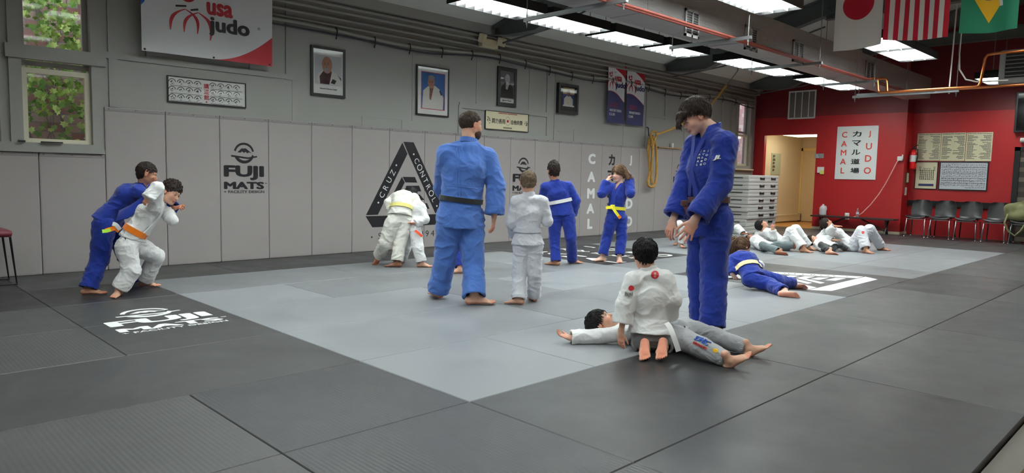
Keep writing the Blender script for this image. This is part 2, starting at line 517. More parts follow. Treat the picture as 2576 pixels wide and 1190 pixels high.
b.box((RX, 5.25, ZP), (RX+0.12, WY+0.05, 5.4), 1)
M['maroon'] = mat('maroon_wall_upper', srf((112, 20, 26)), 0.5, noise=(2.0, 0.04), bump=(120, 0.1))
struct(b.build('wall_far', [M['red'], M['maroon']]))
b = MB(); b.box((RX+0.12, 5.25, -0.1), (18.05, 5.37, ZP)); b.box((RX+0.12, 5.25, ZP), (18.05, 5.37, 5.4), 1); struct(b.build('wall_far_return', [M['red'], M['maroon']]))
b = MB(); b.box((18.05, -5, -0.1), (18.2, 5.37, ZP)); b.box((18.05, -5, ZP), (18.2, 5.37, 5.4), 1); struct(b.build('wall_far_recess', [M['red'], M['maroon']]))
b = MB(); b.box((-5.2, -5.2, -0.12), (-5, 9.1, 5.6)); struct(b.build('wall_back', M['wall_grey']))
b = MB(); b.box((-5, -5.2, -0.12), (18.2, -5, 5.6)); struct(b.build('wall_right', M['wall_grey']))
b = MB()
for ya, yb in ((9.05, 2.2), (2.2, -5.2)):
    b.add([(-5.2, ya, ceil_z(ya)), (18.2, ya, ceil_z(ya)), (18.2, yb, ceil_z(yb)), (-5.2, yb, ceil_z(yb)),
           (-5.2, ya, ceil_z(ya)+0.1), (18.2, ya, ceil_z(ya)+0.1), (18.2, yb, ceil_z(yb)+0.1), (-5.2, yb, ceil_z(yb)+0.1)],
          [(0, 1, 2, 3), (7, 6, 5, 4), (0, 4, 5, 1), (1, 5, 6, 2), (2, 6, 7, 3), (3, 7, 4, 0)])
struct(b.build('ceiling', M['ceil']))
# cornice boards under the eaves
b = MB(); b.box((-5, 8.70, 3.46), (RX, WY, 3.60)); b.box((-5, 8.78, 3.36), (RX, WY, 3.46)); struct(b.build('trim_2', M['wall_grey']))
# battens and boards on the grey wall
b = MB()
def vb(x, z0, z1, w=0.06, t=0.018): b.box((x-w/2, WY-t, z0), (x+w/2, WY, z1))
def hb(x0, x1, z, w=0.07, t=0.02): b.box((x0, WY-t, z-w/2), (x1, WY, z+w/2))
vb(2.42, 1.83, 3.45, 0.09); hb(-4, 1.50, 2.33); hb(2.30, 4.55, 2.40); vb(2.80, 2.4, 3.3); vb(4.02, 2.4, 3.3); vb(4.53, 2.36, 3.36, 0.09)
vb(4.58, 1.83, 3.3, 0.012, 0.006); vb(6.55, 1.96, 3.2, 0.014, 0.007)
hb(7.48, 9.62, 2.28, 0.09); vb(7.50, 1.83, 2.28, 0.07); vb(9.60, 1.90, 2.28, 0.07); vb(7.85, 2.3, 3.2, 0.012, 0.007); vb(9.10, 2.3, 3.2, 0.012, 0.007)
vb(9.58, 2.3, 3.2, 0.05); vb(9.78, 1.83, 3.2, 0.02, 0.012); hb(5.66, 6.36, 1.965, 0.012, 0.007); vb(5.66, 1.83, 1.96, 0.012, 0.007); vb(6.36, 1.83, 1.96, 0.012, 0.007)
vb(12.7, 1.83, 3.2, 0.05); vb(13.4, 2.45, 3.2, 0.02); hb(12.7, 13.4, 2.5, 0.05); vb(14.2, 1.83, 3.2, 0.02, 0.012); vb(15.9, 1.3, 3.2, 0.16, 0.03); vb(16.35, 1.3, 3.3, 0.05)
hb(9.9, 11.2, 2.0, 0.014, 0.007); vb(11.9, 1.83, 2.6, 0.014, 0.008); vb(10.35, 1.83, 2.05, 0.014, 0.007)
vb(1.38, 1.36, 3.4, 0.03); vb(1.20, 1.4, 2.3, 0.03); vb(0.9, 1.3, 3.4, 0.05)
struct(b.build('trim_3', M['wall_grey']))
b = MB(); b.box((-5, 8.80, 1.300), (2.30, 8.90, 1.345)); b.box((-5, 8.845, 1.345), (2.30, 8.90, 1.40)); struct(b.build('trim_4', M['wall_grey']))
b = MB(); b.box((RX-0.012, 5.25, 0), (RX, 7.25, 0.06)); b.box((RX, 5.24, 0), (18.05, 5.25, 0.06)); struct(b.build('baseboard_far', M['cream']))
b = MB(); b.box((18.01, 3.36, 0.66), (18.05, 5.25, 0.79)); struct(b.build('trim_5', M['black']))

# ---------------------------------------------------------------- windows
def window(idx, x0, x1, z0, z1, mid, m_frame, m_up, sill=True):
    w = empty('window_%d' % idx, (x0, WY, z0)); struct(w)
    f = MB()
    t = 0.06
    f.box((x0-0.05, WY-0.03, z0-0.03), (x0+t, WY+0.16, z1)); f.box((x1-t, WY-0.03, z0-0.03), (x1+0.05, WY+0.16, z1))
    f.box((x0-0.05, WY-0.03, z1), (x1+0.05, WY+0.16, z1+0.05)); f.box((x0+t, WY-0.03, z1-t), (x1-t, WY+0.16, z1)); f.box((x0-0.06, WY-0.04, z0-0.06), (x1+0.06, WY+0.16, z0-0.03)); f.box((x0+t, WY-0.03, z0-0.03), (x1-t, WY+0.16, z0+0.03))
    struct(f.build('window_frame', m_up, w))
    s = MB(); q = 0.055
    lo = z0+0.03
    for (a, c, d, e) in ((x0+t, x0+t+q, lo, mid), (x1-t-q, x1-t, lo, mid), (x0+t+q, x1-t-q, lo, lo+q), (x0+t+q, x1-t-q, mid-q, mid)):
        s.box((a, WY+0.03, d), (c, WY+0.075, e))
    struct(s.build('lower_sash', m_frame, w))
    s = MB(); lo2 = mid+0.03; q2 = 0.05
    for (a, c, d, e) in ((x0+t, x0+t+q2, lo2, z1-t), (x1-t-q2, x1-t, lo2, z1-t), (x0+t+q2, x1-t-q2, lo2, lo2+q2), (x0+t+q2, x1-t-q2, z1-t-q2, z1-t)):
        s.box((a, WY+0.085, d), (c, WY+0.13, e))
    struct(s.build('upper_sash', m_up, w))
    gl = MB(); gl.box((x0+t+q-0.01, WY+0.05, lo+q-0.01), (x1-t-q+0.01, WY+0.055, mid-q+0.01)); struct(gl.build('pane', M['glass'], w))
    gl = MB(); gl.box((x0+t+q2-0.01, WY+0.105, lo2+q2-0.01), (x1-t-q2+0.01, WY+0.11, z1-t-q2+0.01)); struct(gl.build('pane', M['glass'], w))
    return w
w1 = window(1, *wins[0], 2.18, M['window_white'], M['wall_grey'])
b = MB(); b.box((1.42, WY-0.06, 2.26), (2.34, WY+0.02, 2.40)); struct(b.build('trim_6', M['wall_grey']))   # board across the window
window(2, *wins[1], 2.33, M['window_white'], M['wall_grey'])
window(3, *wins[2], 2.33, M['window_white'], M['wall_grey'])
b = MB(); b.box((16.5, 8.78, 1.42), (17.45, 8.9, 1.45)); b.box((14.6, 8.78, 1.42), (15.6, 8.9, 1.45)); struct(b.build('window_sill', M['cream']))
# outside: the neighbour's brick wall with ivy
b = MB(); b.box((-6, 10.6, -1), (36, 10.8, 7)); struct(b.build('outside_brick_wall', M['brick']))
b = MB(); b.box((-6, 9.08, -0.3), (36, 10.6, -0.2)); struct(b.build('ground_outside', M['trim_brown']))
def ivy_mat():
    m = mat('ivy_leaf', srf((110, 150, 66)), 0.5)
    nt = m.node_tree; bb = nt.nodes['Principled BSDF']
    g_ = nt.nodes.new('ShaderNodeNewGeometry'); cr = nt.nodes.new('ShaderNodeValToRGB')
    cr.color_ramp.elements[0].color = (*srf((92, 140, 62)), 1); cr.color_ramp.elements[1].color = (*srf((206, 226, 130)), 1)
    nt.links.new(g_.outputs['Random Per Island'], cr.inputs[0]); nt.links.new(cr.outputs[0], bb.inputs['Base Color'])
    return m
b = MB()
leaf2d = [(0, -.55), (.22, -.32), (.55, -.35), (.42, -.02), (.62, .22), (.28, .22), (0, .55), (-.28, .22), (-.62, .22), (-.42, -.02), (-.55, -.35), (-.22, -.32)]
for k in range(4600):
    x = random.uniform(1.2, 3.6); z = random.uniform(0.9, 4.6)
    dens = 0.5+0.5*math.sin(x*7+math.sin(z*5)*1.6)*math.cos(z*4.3+x*2)
    if random.random() > 0.25+dens*0.75 - (0.25 if z < 1.7 else 0): continue
    if z < 1.6 and random.random() < .4: continue
    s = random.uniform(0.05, 0.10); a = random.gauss(0, 0.5); tilt = random.uniform(0.2, 0.9)
    rot = Euler((tilt, random.gauss(0, .3), a), 'XYZ').to_matrix()
    c = Vector((x, 10.47-random.uniform(0, 0.10), z))
    vs = []
    for u, v in leaf2d:
        p = rot @ Vector((u*s, 0.10*s*abs(u)*2, -v*s*-1 if False else -v*s))
        vs.append(c+p)
    vs.append(c)
    n = len(leaf2d)
    b.add(vs, [(i, (i+1) % n, n) for i in range(n)])
ivy = b.build('ivy', ivy_mat()); tag(ivy, 'green ivy leaves climbing the brick wall outside the window', 'ivy', kind='stuff')
# a few wandering ivy stems
b = MB()
for k in range(14):
    x = random.uniform(1.3, 3.5); z = 0.2; pts = []
    while z < 4.6:
        pts.append((x, 10.585, z)); z += random.uniform(.12, .3); x += random.gauss(0, .06)
    b.tube(pts, 0.006, 5)
tag(b.build('ivy_stems', M['trim_brown']), 'thin brown ivy stems on the brick wall outside', 'ivy stems', kind='stuff')

# ---------------------------------------------------------------- corridor beyond the opening
b = MB(); b.box((RX+0.12, WY-0.04, -0.1), (21.5, WY, 2.5)); struct(b.build('wall_corridor', M['cream']))
b = MB(); b.box((20.5, 6.3, -0.1), (20.6, 8.9, 2.5)); struct(b.build('wall_corridor_end', M['cream']))
b = MB(); b.box((RX+0.12, 6.2, -0.1), (21.5, 6.3, 2.5)); struct(b.build('wall_corridor_side', M['cream']))
b = MB(); b.box((RX, 6.2, -0.05), (20.6, 8.9, -0.005)); struct(b.build('floor_corridor', M['wood_orange']))
b = MB(); b.box((RX+0.12, 6.2, 2.42), (20.6, 8.9, 2.5)); struct(b.build('ceiling_corridor', M['cream']))
b = MB()
pl, pr = onX(2013, 400, 20.5)[1], onX(2045, 400, 20.5)[1]
b.box((20.44, pl-0.10, 0), (20.5, pl, 2.12)); b.box((20.44, pl-1.0, 0), (20.5, pl-0.9, 2.12)); b.box((20.44, pl-1.0, 2.04), (20.5, pl, 2.12))
dd = empty('door_1', (20.45, pl-0.5, 0)); struct(dd)
struct(b.build('door_frame', mat('door_casing', srf((238, 216, 150)), 0.4), dd))
b = MB(); b.bbox((20.455, pl-0.90, 0.01), (20.495, pl-0.10, 2.04), 0.005); struct(b.build('door_leaf', mat('door_leaf', srf((222, 206, 168)), 0.4), dd))
b = MB(); b.bbox((18.0, 7.6, 2.345), (18.9, 8.3, 2.40), 0.01)
o = b.build('corridor_light', M['lamp_warm']); tag(o, 'warm ceiling light glowing in the corridor beyond the doorway', 'ceiling light')
hx0, hx1 = onY(1957, 560, 8.80)[0], onY(2009, 560, 8.80)[0]
t = empty('baseboard_heater', (hx0, 8.8, 0)); tag(t, 'cream baseboard heater running along the corridor wall', 'heater')
b = MB(); b.bbox((hx0-0.9, 8.76, 0.03), (hx1, 8.84, 0.20), 0.01); b.box((hx0-0.9, 8.75, 0.19), (hx1, 8.84, 0.215)); b.build('cover', M['cream'], t)
b = MB(); b.bbox((hx1-0.02, 8.745, 0.0), (hx1+0.03, 8.84, 0.225), 0.008); b.build('end_cap', M['trim_brown'], t)
a0, a1 = onY(1942, 385, 8.83), onY(1962, 440, 8.83)
t = empty('corridor_poster', (a0[0], 8.83, a1[2])); tag(t, 'tall pale green poster on the corridor wall', 'poster')
b = MB(); b.box((a0[0], 8.825, a1[2]), (a1[0], 8.84, a0[2])); b.build('sheet', mat('poster_pale_green', srf((176, 190, 168)), 0.4), t)
f = Flat(); hh = (a0[2]-a1[2]); ww = a1[0]-a0[0]
for k in range(5): f.poly([(ww*.1, hh*(.15+k*.16)), (ww*(.3+.1*(k % 2)), hh*(.17+k*.16)), (ww*.35, hh*(.27+k*.16)), (ww*.12, hh*(.28+k*.16))])
f.place('poster_print', (a0[0], 8.824, a1[2]), (1, 0, 0), (0, 0, 1), M['trim_brown'], t)

# ---------------------------------------------------------------- wall pads
px = [-0.21, 0.42, 1.05, 1.679]        # low pads under the window
FY = 8.83
def fuji_marks(f, cx, top, W, m=0):
    """ring with a mountain over the two-line wordmark; W is the wordmark's width"""
    k = W/0.525
    cy = top-0.135*k
    f.ring((cx, cy), 0.108*k, 0.132*k, 12, 168, 30, m, c1=(cx+0.0*k, cy-0.004*k))
    f.ring((cx, cy), 0.104*k, 0.132*k, 205, 345, 26, m, c1=(cx+0.006*k, cy+0.010*k))
    f.poly([(cx-0.168*k, cy-0.028*k), (cx-0.09*k, cy-0.036*k), (cx+0.05*k, cy-0.052*k), (cx+0.168*k, cy-0.030*k), (cx+0.172*k, cy-0.048*k), (cx+0.05*k, cy-0.074*k), (cx-0.06*k, cy-0.062*k), (cx-0.165*k, cy-0.050*k)], m, 0.0008)
    f.poly([(cx-0.085*k, cy+0.008*k), (cx-0.04*k, cy+0.052*k), (cx-0.022*k, cy+0.062*k), (cx-0.005*k, cy+0.055*k), (cx+0.01*k, cy+0.063*k), (cx+0.03*k, cy+0.056*k), (cx+0.10*k, cy+0.000*k),
            (cx+0.06*k, cy+0.012*k), (cx+0.045*k, cy-0.004*k), (cx+0.02*k, cy+0.018*k), (cx+0.0*k, cy+0.002*k), (cx-0.025*k, cy+0.020*k), (cx-0.045*k, cy+0.004*k)], m)
    f.text('FUJI', (cx, top-0.385*k), 0.2, m, fit=(0.525*k, 0.185*k), bold=0.045)
    f.text('MATS', (cx, top-0.545*k), 0.12, m, fit=(0.525*k, 0.095*k), bold=0.05)
    f.text('+ FACILITY DESIGN', (cx, top-0.625*k), 0.05, m, fit=(0.525*k, 0.034*k), bold=0.012)
    f.text('TM', (cx+0.285*k, top-0.515*k), 0.02, m, fit=(0.028*k, 0.014*k), bold=0.01)
    return f
def cruz_marks(f, cx, y0, H, m=0, mw=1, wall=True):
    """three folded bars in a triangle round four shorter bars"""
    s = H/1.28
    def P(x, z): return (cx+(x-6.445)*s, y0+(z-0.35)*s)
    f.poly([P(6.335, 1.616), P(6.432, 1.452), P(5.905, 0.536), P(5.700, 0.536)], m)
    f.poly([P(6.355, 1.631), P(6.545, 1.631), P(7.183, 0.545), P(7.185, 0.536), P(6.980, 0.536), P(6.448, 1.452)], m)
    f.poly([P(5.692, 0.519), P(7.195, 0.519), P(7.085, 0.352), P(5.809, 0.352)], m)
    f.poly([P(6.331, 1.100), P(6.385, 1.018), P(6.195, 0.70), P(6.085, 0.70)], m)
    f.poly([P(6.345, 1.102), P(6.576, 1.102), P(6.622, 1.015), P(6.397, 1.018)], m)
    f.poly([P(6.404, 0.950), P(6.415, 0.967), P(6.655, 0.969), P(6.703, 0.880), P(6.460, 0.878)], m)
    f.poly([P(6.470, 0.833), P(6.672, 0.833), P(6.767, 0.745), P(6.480, 0.745)], m)
    f.poly([P(6.520, 0.697), P(6.674, 0.698), P(6.815, 0.696), P(6.865, 0.607), P(6.575, 0.607)], m)
    f.poly([P(6.405, 0.94), P(6.455, 0.87), P(6.32, 0.62), P(6.21, 0.62)], m)
    # lettering along the arms
    def along(txt, a, c, size):
        ax, az = a; bx, bz = c
        ang = math.atan2(bz-az, bx-ax)
        n = len(txt)
        for i, ch in enumerate(txt):
            tt = (i+0.5)/n
            x, z = ax+(bx-ax)*tt, az+(bz-az)*tt
            q = P(x, z)
            if ch == '.': f.disc(q, 0.014*s, mw, 12)
            else: f.text(ch, q, size*s, mw, rot=ang, fit=(None, 0.085*s) if ch not in 'O' else (0.098*s, 0.098*s), bold=-0.006)
    along('.CRUZ.', (5.88, 0.66), (6.26, 1.33), 0.11)
    along('.CONTROL.', (6.52, 1.50), (7.04, 0.60), 0.11)
    return f
pads = []
def wall_pad(x0, x1, z1, label, group=None):
    t = empty('wall_pad', (x0, FY+0.03, 0)); tag(t, label, 'wall pad', group)
    p = MB(); p.bbox((x0+0.002, FY, 0.0), (x1-0.002, WY-0.003, z1-0.002), 0.014); p.build('pad_face', M['pad'], t, smooth=False)
    p = MB(); p.bbox((x0+0.004, FY-0.004, z1-0.045), (x1-0.004, FY+0.03, z1-0.003), 0.006); p.build('top_hem', M['pad_edge'], t)
    for q in (0.07, 0.5, 0.93):
        xx = x0+(x1-x0)*q
        s_ = MB(); s_.tube([(xx, FY-0.007, z1-0.022), (xx, FY-0.003, z1-0.022)], 0.006, 8); s_.build('screw', M['chrome'], t)
    pads.append((t, x0, x1)); return t
px = [-1.47, -0.84, -0.21, 0.42, 1.05, 1.679, 2.309]
for i in range(6): wall_pad(px[i], px[i+1], 1.30, 'low plain grey wall pad under the ivy window', 'low wall pads under the window')
px2 = [2.309, 2.951, 3.585, 4.219, 4.833, 5.466, 6.104, 6.761, 7.38, 8.00, 8.625, 9.243, 9.887, 10.535, 11.166, 11.794, 12.442, 13.047, 13.686, 14.32]
special = {2: 'tall grey wall pad printed with black ring and mountain emblem, clear of people',
           5: 'grey wall pad carrying the triangle emblem tip, behind the bent-over wrestlers',
           6: 'grey wall pad with the lower arm of the black triangle emblem',
           10: 'grey wall pad with ring and mountain emblem above the small boy in white',
           13: 'grey wall pad with white vertical letters C A M A L',
           14: 'grey wall pad with the black Japanese characters column',
           15: 'grey wall pad with white vertical letters J U D O',
           18: 'grey wall pad with black emblem beside the tall man in blue'}
padobj = {}
for i in range(len(px2)-1):
    lab = special.get(i, 'tall plain grey vinyl wall pad in the row along the wall')
    padobj[i] = wall_pad(px2[i], px2[i+1], 1.825, lab, None if i in special else 'tall plain wall pads')
f = fuji_marks(Flat(), 3.89, 1.506, 0.525); f.place('printed_emblem', (0, FY, 0), (1, 0, 0), (0, 0, 1), M['print_black'], padobj[2])
f = fuji_marks(Flat(), 8.95, 1.482, 0.525); f.place('printed_emblem', (0, FY, 0), (1, 0, 0), (0, 0, 1), M['print_black'], padobj[10])
f = fuji_marks(Flat(), 14.02, 1.506, 0.525); f.place('printed_emblem', (0, FY, 0), (1, 0, 0), (0, 0, 1), M['print_black'], padobj[18])
f = cruz_marks(Flat(), 6.445, 0.352, 1.28)
f.place('printed_triangle', (0, FY, 0), (1, 0, 0), (0, 0, 1), [M['print_black'], M['print_white']], padobj[6])
# dates under the triangle
f = Flat()
f.text('SINCE 1994', (6.44, 0.22), 0.1, fit=(1.05, 0.095), bold=-0.004, spacing=1.5); f.disc((5.80, 0.21), 0.014); f.disc((7.06, 0.22), 0.014)
f.place('printed_date', (0, FY, 0), (1, 0, 0), (0, 0, 1), M['print_black'], padobj[6])
# move the white lettering a touch proud of the black
for k, ch in enumerate('CAMAL'):
    f = Flat(); zc = [1.515, 1.165, 0.84, 0.54, 0.24][k]
    f.text(ch, (10.855, zc), 0.2, fit=(None, 0.205), bold=0.06, sx=1.2); f.place('printed_letter', (0, FY, 0), (1, 0, 0), (0, 0, 1), M['print_white'], padobj[13])
for k, ch in enumerate('JUDO'):
    f = Flat(); zc = [1.52, 1.06, 0.62, 0.25][k]
    f.text(ch, (12.13, zc), 0.2, fit=(None, 0.215), bold=0.055, sx=1.15); f.place('printed_letter', (0, FY, 0), (1, 0, 0), (0, 0, 1), M['print_white'], padobj[15])
for k, ch in enumerate('カマル道場'):
    f = Flat(); zc = [1.515, 1.19, 0.86, 0.54, 0.22][k]
    f.text(ch, (11.49, zc), 0.25, fit=(None, 0.22), bold=0.035); f.place('printed_character', (0, FY, 0), (1, 0, 0), (0, 0, 1), M['print_black'], padobj[14])
# printed mats on the floor
f = fuji_marks(Flat(), 0, 0, 0.74)
f.place('floor_emblem', (1.845, 6.24, 0.0), (1, 0, 0), (0, 1, 0), M['print_white'], floor)
f = cruz_marks(Flat(), 8.44, 2.93, 1.42, 0, 1)
f.place('floor_triangle', (0, 0, 0), (1, 0, 0), (0, 1, 0), [M['print_white'], M['print_black']], floor)
f = Flat()
for k, ch in enumerate('CAMAL'): f.text(ch, (7.85, 7.42-0.375*k), 0.2, fit=(None, 0.26), bold=0.04, sx=1.3)
for k, ch in enumerate('JUDO'): f.text(ch, (9.12, 7.42-0.48*k), 0.2, fit=(None, 0.26), bold=0.035, sx=1.25)
for k, ch in enumerate('カマル道場'): f.text(ch, (8.5, 7.42-0.36*k), 0.25, fit=(None, 0.25), bold=0.02)
f.place('floor_lettering', (0, 0, 0), (1, 0, 0), (0, 1, 0), M['print_white'], floor)

# ---------------------------------------------------------------- banners and flags (cloth)
def cloth(fn, W, H, name, m, parent, n=40):
    b = MB(); vs = []; fs = []
    nx, ny = n, int(n*H/W)+2
    for j in range(ny+1):
        for i in range(nx+1):
            p, nn = fn(W*i/nx, H*j/ny)
            vs.append(p)
    for j in range(ny):
        for i in range(nx):
            a = j*(nx+1)+i; fs.append((a, a+1, a+nx+2, a+nx+1))
    b.add(vs, fs); return b.build(name, m, parent, smooth=True)
def warp(f, fn, name, mats, parent, sub=0.06, lift=0.0015):
    bm = bmesh.new(); bv = [bm.verts.new((w[0], w[1], w[2] if len(w) > 2 else 0)) for w in f.v]
    for q, mm in zip(f.f, f.mi):
        try:
            fc = bm.faces.new([bv[i] for i in q]); fc.material_index = mm
        except ValueError: pass
    bmesh.ops.triangulate(bm, faces=bm.faces[:])
    for _ in range(6):
        es = [e for e in bm.edges if e.calc_length() > sub]
        if not es: break
        bmesh.ops.subdivide_edges(bm, edges=es, cuts=1); bmesh.ops.triangulate(bm, faces=bm.faces[:])
    bm.verts.index_update()
    b = MB()
    vs = []
    for v in bm.verts:
        p, nn = fn(v.co.x, v.co.y); vs.append(Vector(p)+Vector(nn)*(lift+v.co.z*2))
    b.v = [tuple(p) for p in vs]; b.f = [tuple(v.index for v in q.verts) for q in bm.faces]; b.mi = [q.material_index for q in bm.faces]
    bm.free()
    return b.build(name, mats, parent, smooth=True)
def wavefn(o, ex, ey, amp, kx, ky, ph=0, sag=0.0):
    o = Vector(o); ex = Vector(ex); ey = Vector(ey); nn = ex.cross(ey).normalized()
    def fn(x, y):
        d = amp*math.sin(kx*x+ky*y+ph) + amp*0.5*math.sin(kx*2.3*x-ky*1.7*y+ph*2)
        return tuple(o+ex*x+ey*y+nn*d), tuple(nn)
    return fn
def usa_judo(f, cx, cy, s, mr, mk):
    """figures over crossed limbs beside the two-line wordmark; s = wordmark width"""
    f.text('usa', (cx+0.10*s, cy+0.165*s), 0.3, mr, fit=(0.42*s, 0.20*s), bold=0.04)
    f.text('judo', (cx+0.25*s, cy-0.10*s), 0.3, mk, fit=(0.66*s, 0.31*s), bold=0.04)
    def brush(x0, y0, x1, y1, bend, w):
        n = 10; L = []; R = []
        for i in range(n+1):
            t = i/n; x = x0+(x1-x0)*t+bend*math.sin(math.pi*t); y = y0+(y1-y0)*t+abs(bend)*0.6*math.sin(math.pi*t)
            ww = w*(0.15+0.85*math.sin(math.pi*min(1, t*0.85+0.12)))
            L.append((cx+(x-ww)*s, cy+y*s)); R.append((cx+(x+ww)*s, cy+y*s))
        for i in range(n): f.poly([L[i], R[i], R[i+1], L[i+1]], mr)
    brush(-0.62, 0.02, -0.46, -0.36+0.10, -0.07, 0.035) if False else None
    brush(-0.44, 0.09, -0.66, -0.25, -0.07, 0.030); brush(-0.44, 0.09, -0.26, -0.26, 0.08, 0.028)
    brush(-0.24, 0.07, -0.46, -0.26, -0.07, 0.028); brush(-0.24, 0.07, -0.06, -0.33, 0.09, 0.034)
    f.ring((cx-0.40*s, cy+0.33*s), 0.085*s, 0.13*s, 175, 345, 18, mr)
    f.disc((cx-0.47*s, cy+0.33*s), 0.05*s, mr, 14); f.disc((cx-0.33*s, cy+0.36*s), 0.05*s, mr, 14)
    f.poly([(cx-0.58*s, cy+0.13*s), (cx-0.42*s, cy+0.15*s), (cx-0.42*s, cy+0.125*s), (cx-0.58*s, cy+0.10*s)], mk)
    f.poly([(cx-0.36*s, cy+0.10*s), (cx-0.24*s, cy+0.13*s), (cx-0.24*s, cy+0.10*s), (cx-0.36*s, cy+0.075*s)], mk)
    return f
# large banner
t = empty('large_banner', (2.71, 8.80, 2.49)); tag(t, 'large white vinyl banner with red and black wordmark above the technique chart', 'banner')
W, H = 1.545, 0.93
fn = wavefn((2.672, 8.70, 2.472), (1, 0, 0.006), (0, 0, 1), 0.008, 3.1, 2.3)
cloth(fn, W, H, 'vinyl_sheet', M['banner_white'], t)
f = Flat()
L = [(0.78, 0.0)] + [(0.78+(W-0.78)*q, 0.0+0.36*q**1.9) for q in np.linspace(0.12, 1, 12)] + [(W, 0.0)]
f.poly(L, 0)
L2 = [(1.05, 0.0)] + [(1.05+(W-1.05)*q, 0.22*q**1.4) for q in np.linspace(0.12, 1, 8)] + [(W, 0.0)]
f.poly(L2, 1)
f.poly([(0, 0.50), (0.035, 0.54), (0.16, 0.93), (0, 0.93)], 2)
usa_judo(f, 0.81, 0.466, 0.76, 1, 3)
f.text('®', (1.37, 0.44), 0.05, 3)
# layered in order: dark red, light red, letters
for mm in (0, 1, 2, 3):
    g2 = Flat(); g2.v = f.v; g2.f = [q for q, a in zip(f.f, f.mi) if a == mm]; g2.mi = [0]*len(g2.f)
    used = sorted({i for q in g2.f for i in q}); mp = {a: i for i, a in enumerate(used)}
    g2.v = [f.v[i] for i in used]; g2.f = [tuple(mp[i] for i in q) for q in g2.f]
    warp(g2, fn, ['printed_swoosh', 'printed_red_wordmark', 'printed_corner', 'printed_black_wordmark'][mm], [M['usa_red'], M['usa_red2'] if False else M['usa_red'], M['usa_sky'], M['print_black']][mm], t, lift=0.0012+0.0008*mm)
for q in ((0.03, 0.02), (0.8, 0.02), (1.51, 0.02)):
    b = MB(); p, _ = fn(*q); b.tube([Vector(p), Vector(p)+Vector((0, -0.006, 0))], 0.012, 10); b.build('grommet', M['black_metal'], t)
# two narrow club banners
for k, (x0, x1, yr, lab) in enumerate(((11.24, 11.80, '2022', 'narrow hanging club banner marked 2022 with a curled edge'), (11.87, 12.48, '2021', 'narrow hanging club banner marked 2021, flat beside the curled one'))):
    t = empty('club_banner', (x0, 8.78, 2.25)); tag(t, lab, 'banner')
    W = x1-x0; H = 1.21
    fn = wavefn((x0, 8.80, 2.25), (1, -0.02 if k == 0 else 0, 0), (0, 0, 1), 0.012 if k == 0 else 0.005, 6, 3, k)
    cloth(fn, W, H, 'fabric', M['banner_white'], t, 16)
    f = Flat()
    top = [(0, H), (W, H), (W, H-0.32)]+[(W*(1-q), H-0.32+0.30*(q**0.75)) for q in np.linspace(0.15, 1, 8)]
    f.poly(top[::-1], 0)
    f.poly([(0, 0), (W, 0), (W, 0.42)]+[(W*(1-q), 0.42+0.20*math.sin(q*1.9)) for q in np.linspace(0.12, 1, 9)], 1)
    pts = [(W*(1-q), 0.42+0.20*math.sin(q*1.9)) for q in np.linspace(0, 1, 10)]
    for i in range(9): f.poly([pts[i+1], pts[i], (pts[i][0], pts[i][1]+0.012), (pts[i+1][0], pts[i+1][1]+0.012)], 2)
    warp(f, fn, 'printed_fields', [M['usa_red'], M['usa_blue'], M['usa_red']], t)
    f = Flat(); usa_judo(f, W*0.52, 0.80, 0.50, 0, 1)
    f.text(yr, (W*(0.34 if k == 0 else 0.37), 0.36), 0.1, 0, fit=(0.27, 0.085), bold=0.0)
    f.text('REGISTERED', (W*0.48, 0.25), 0.06, 2, fit=(0.40, 0.048), bold=0.02)
    f.text('CLUB', (W*0.25, 0.17), 0.06, 2, fit=(0.17, 0.05), bold=0.02)
    warp(f, fn, 'printed_wordmark', [M['usa_red'], M['usa_blue'], M['print_white']], t, lift=0.003)
    b = MB(); b.tube([(x0-0.02, 8.79, 2.25+H), (x1+0.02, 8.79, 2.25+H)], 0.012, 10); b.build('top_rod', M['banner_white'], t)
# national flags hanging by their short edge from a beam
flag_m = {'white': mat('flag_white', srf((232, 229, 226)), 0.8), 'red': mat('flag_red', srf((186, 18, 44)), 0.8), 'green': mat('flag_green', srf((38, 128, 96)), 0.8, noise=(4, 0.1)),
          'yellow': mat('flag_yellow', srf((236, 182, 36)), 0.8), 'blue': mat('flag_blue', srf((32, 52, 140)), 0.8)}
FX = 10.62
def flag(p_bl, p_br, H, label, base, amp, ph):
    a = onX(*p_bl, FX); c = onX(*p_br, FX)
    W = a[1]-c[1]
    t = empty('national_flag', (FX, a[1], a[2])); tag(t, label, 'flag')
    ey = (0, 0, 1)
    o = Vector((FX, a[1], min(a[2], c[2])))
    tilt = (c[2]-a[2])/W
    def fn(x, y):
        d = amp*math.sin(9*x+1.3*y+ph)*(1.0-0.35*y/H)+amp*0.5*math.sin(17*x-1.1*y+2*ph)
        zz = y + (a[2]-o.z)*(1-x/W)*(1-y/H) + (c[2]-o.z)*(x/W)*(1-y/H)
        zz += -0.02*math.sin(math.pi*x/W)*(1-y/H)
        return (FX-d, o.y-x, o.z+zz), (-1, 0, 0)
    cloth(fn, W, H, 'fabric', base, t, 30)
    b = MB(); b.tube([(FX, o.y+0.05, o.z+H), (FX, o.y-W-0.05, o.z+H)], 0.012, 10); b.build('top_rod', M['galv'], t)
    return t, fn, W
t, fn, W = flag((2097, 130), (2215, 110), 1.12, 'white flag with a red disc hanging from the rafters', flag_m['white'], 0.022, 0.4)
f = Flat(); f.disc((W*0.49, 0.62), W*0.325, 0, 40); warp(f, fn, 'red_disc', flag_m['red'], t, 0.04)
t, fn, W = flag((2222, 101), (2385, 93), 1.12, 'red and white striped flag hanging between the other two flags', flag_m['white'], 0.02, 1.2)
f = Flat()
for k in range(7): f.poly([(W*(2*k)/13, 0), (W*(2*k+1)/13, 0), (W*(2*k+1)/13, 1.1), (W*(2*k)/13, 1.1)])
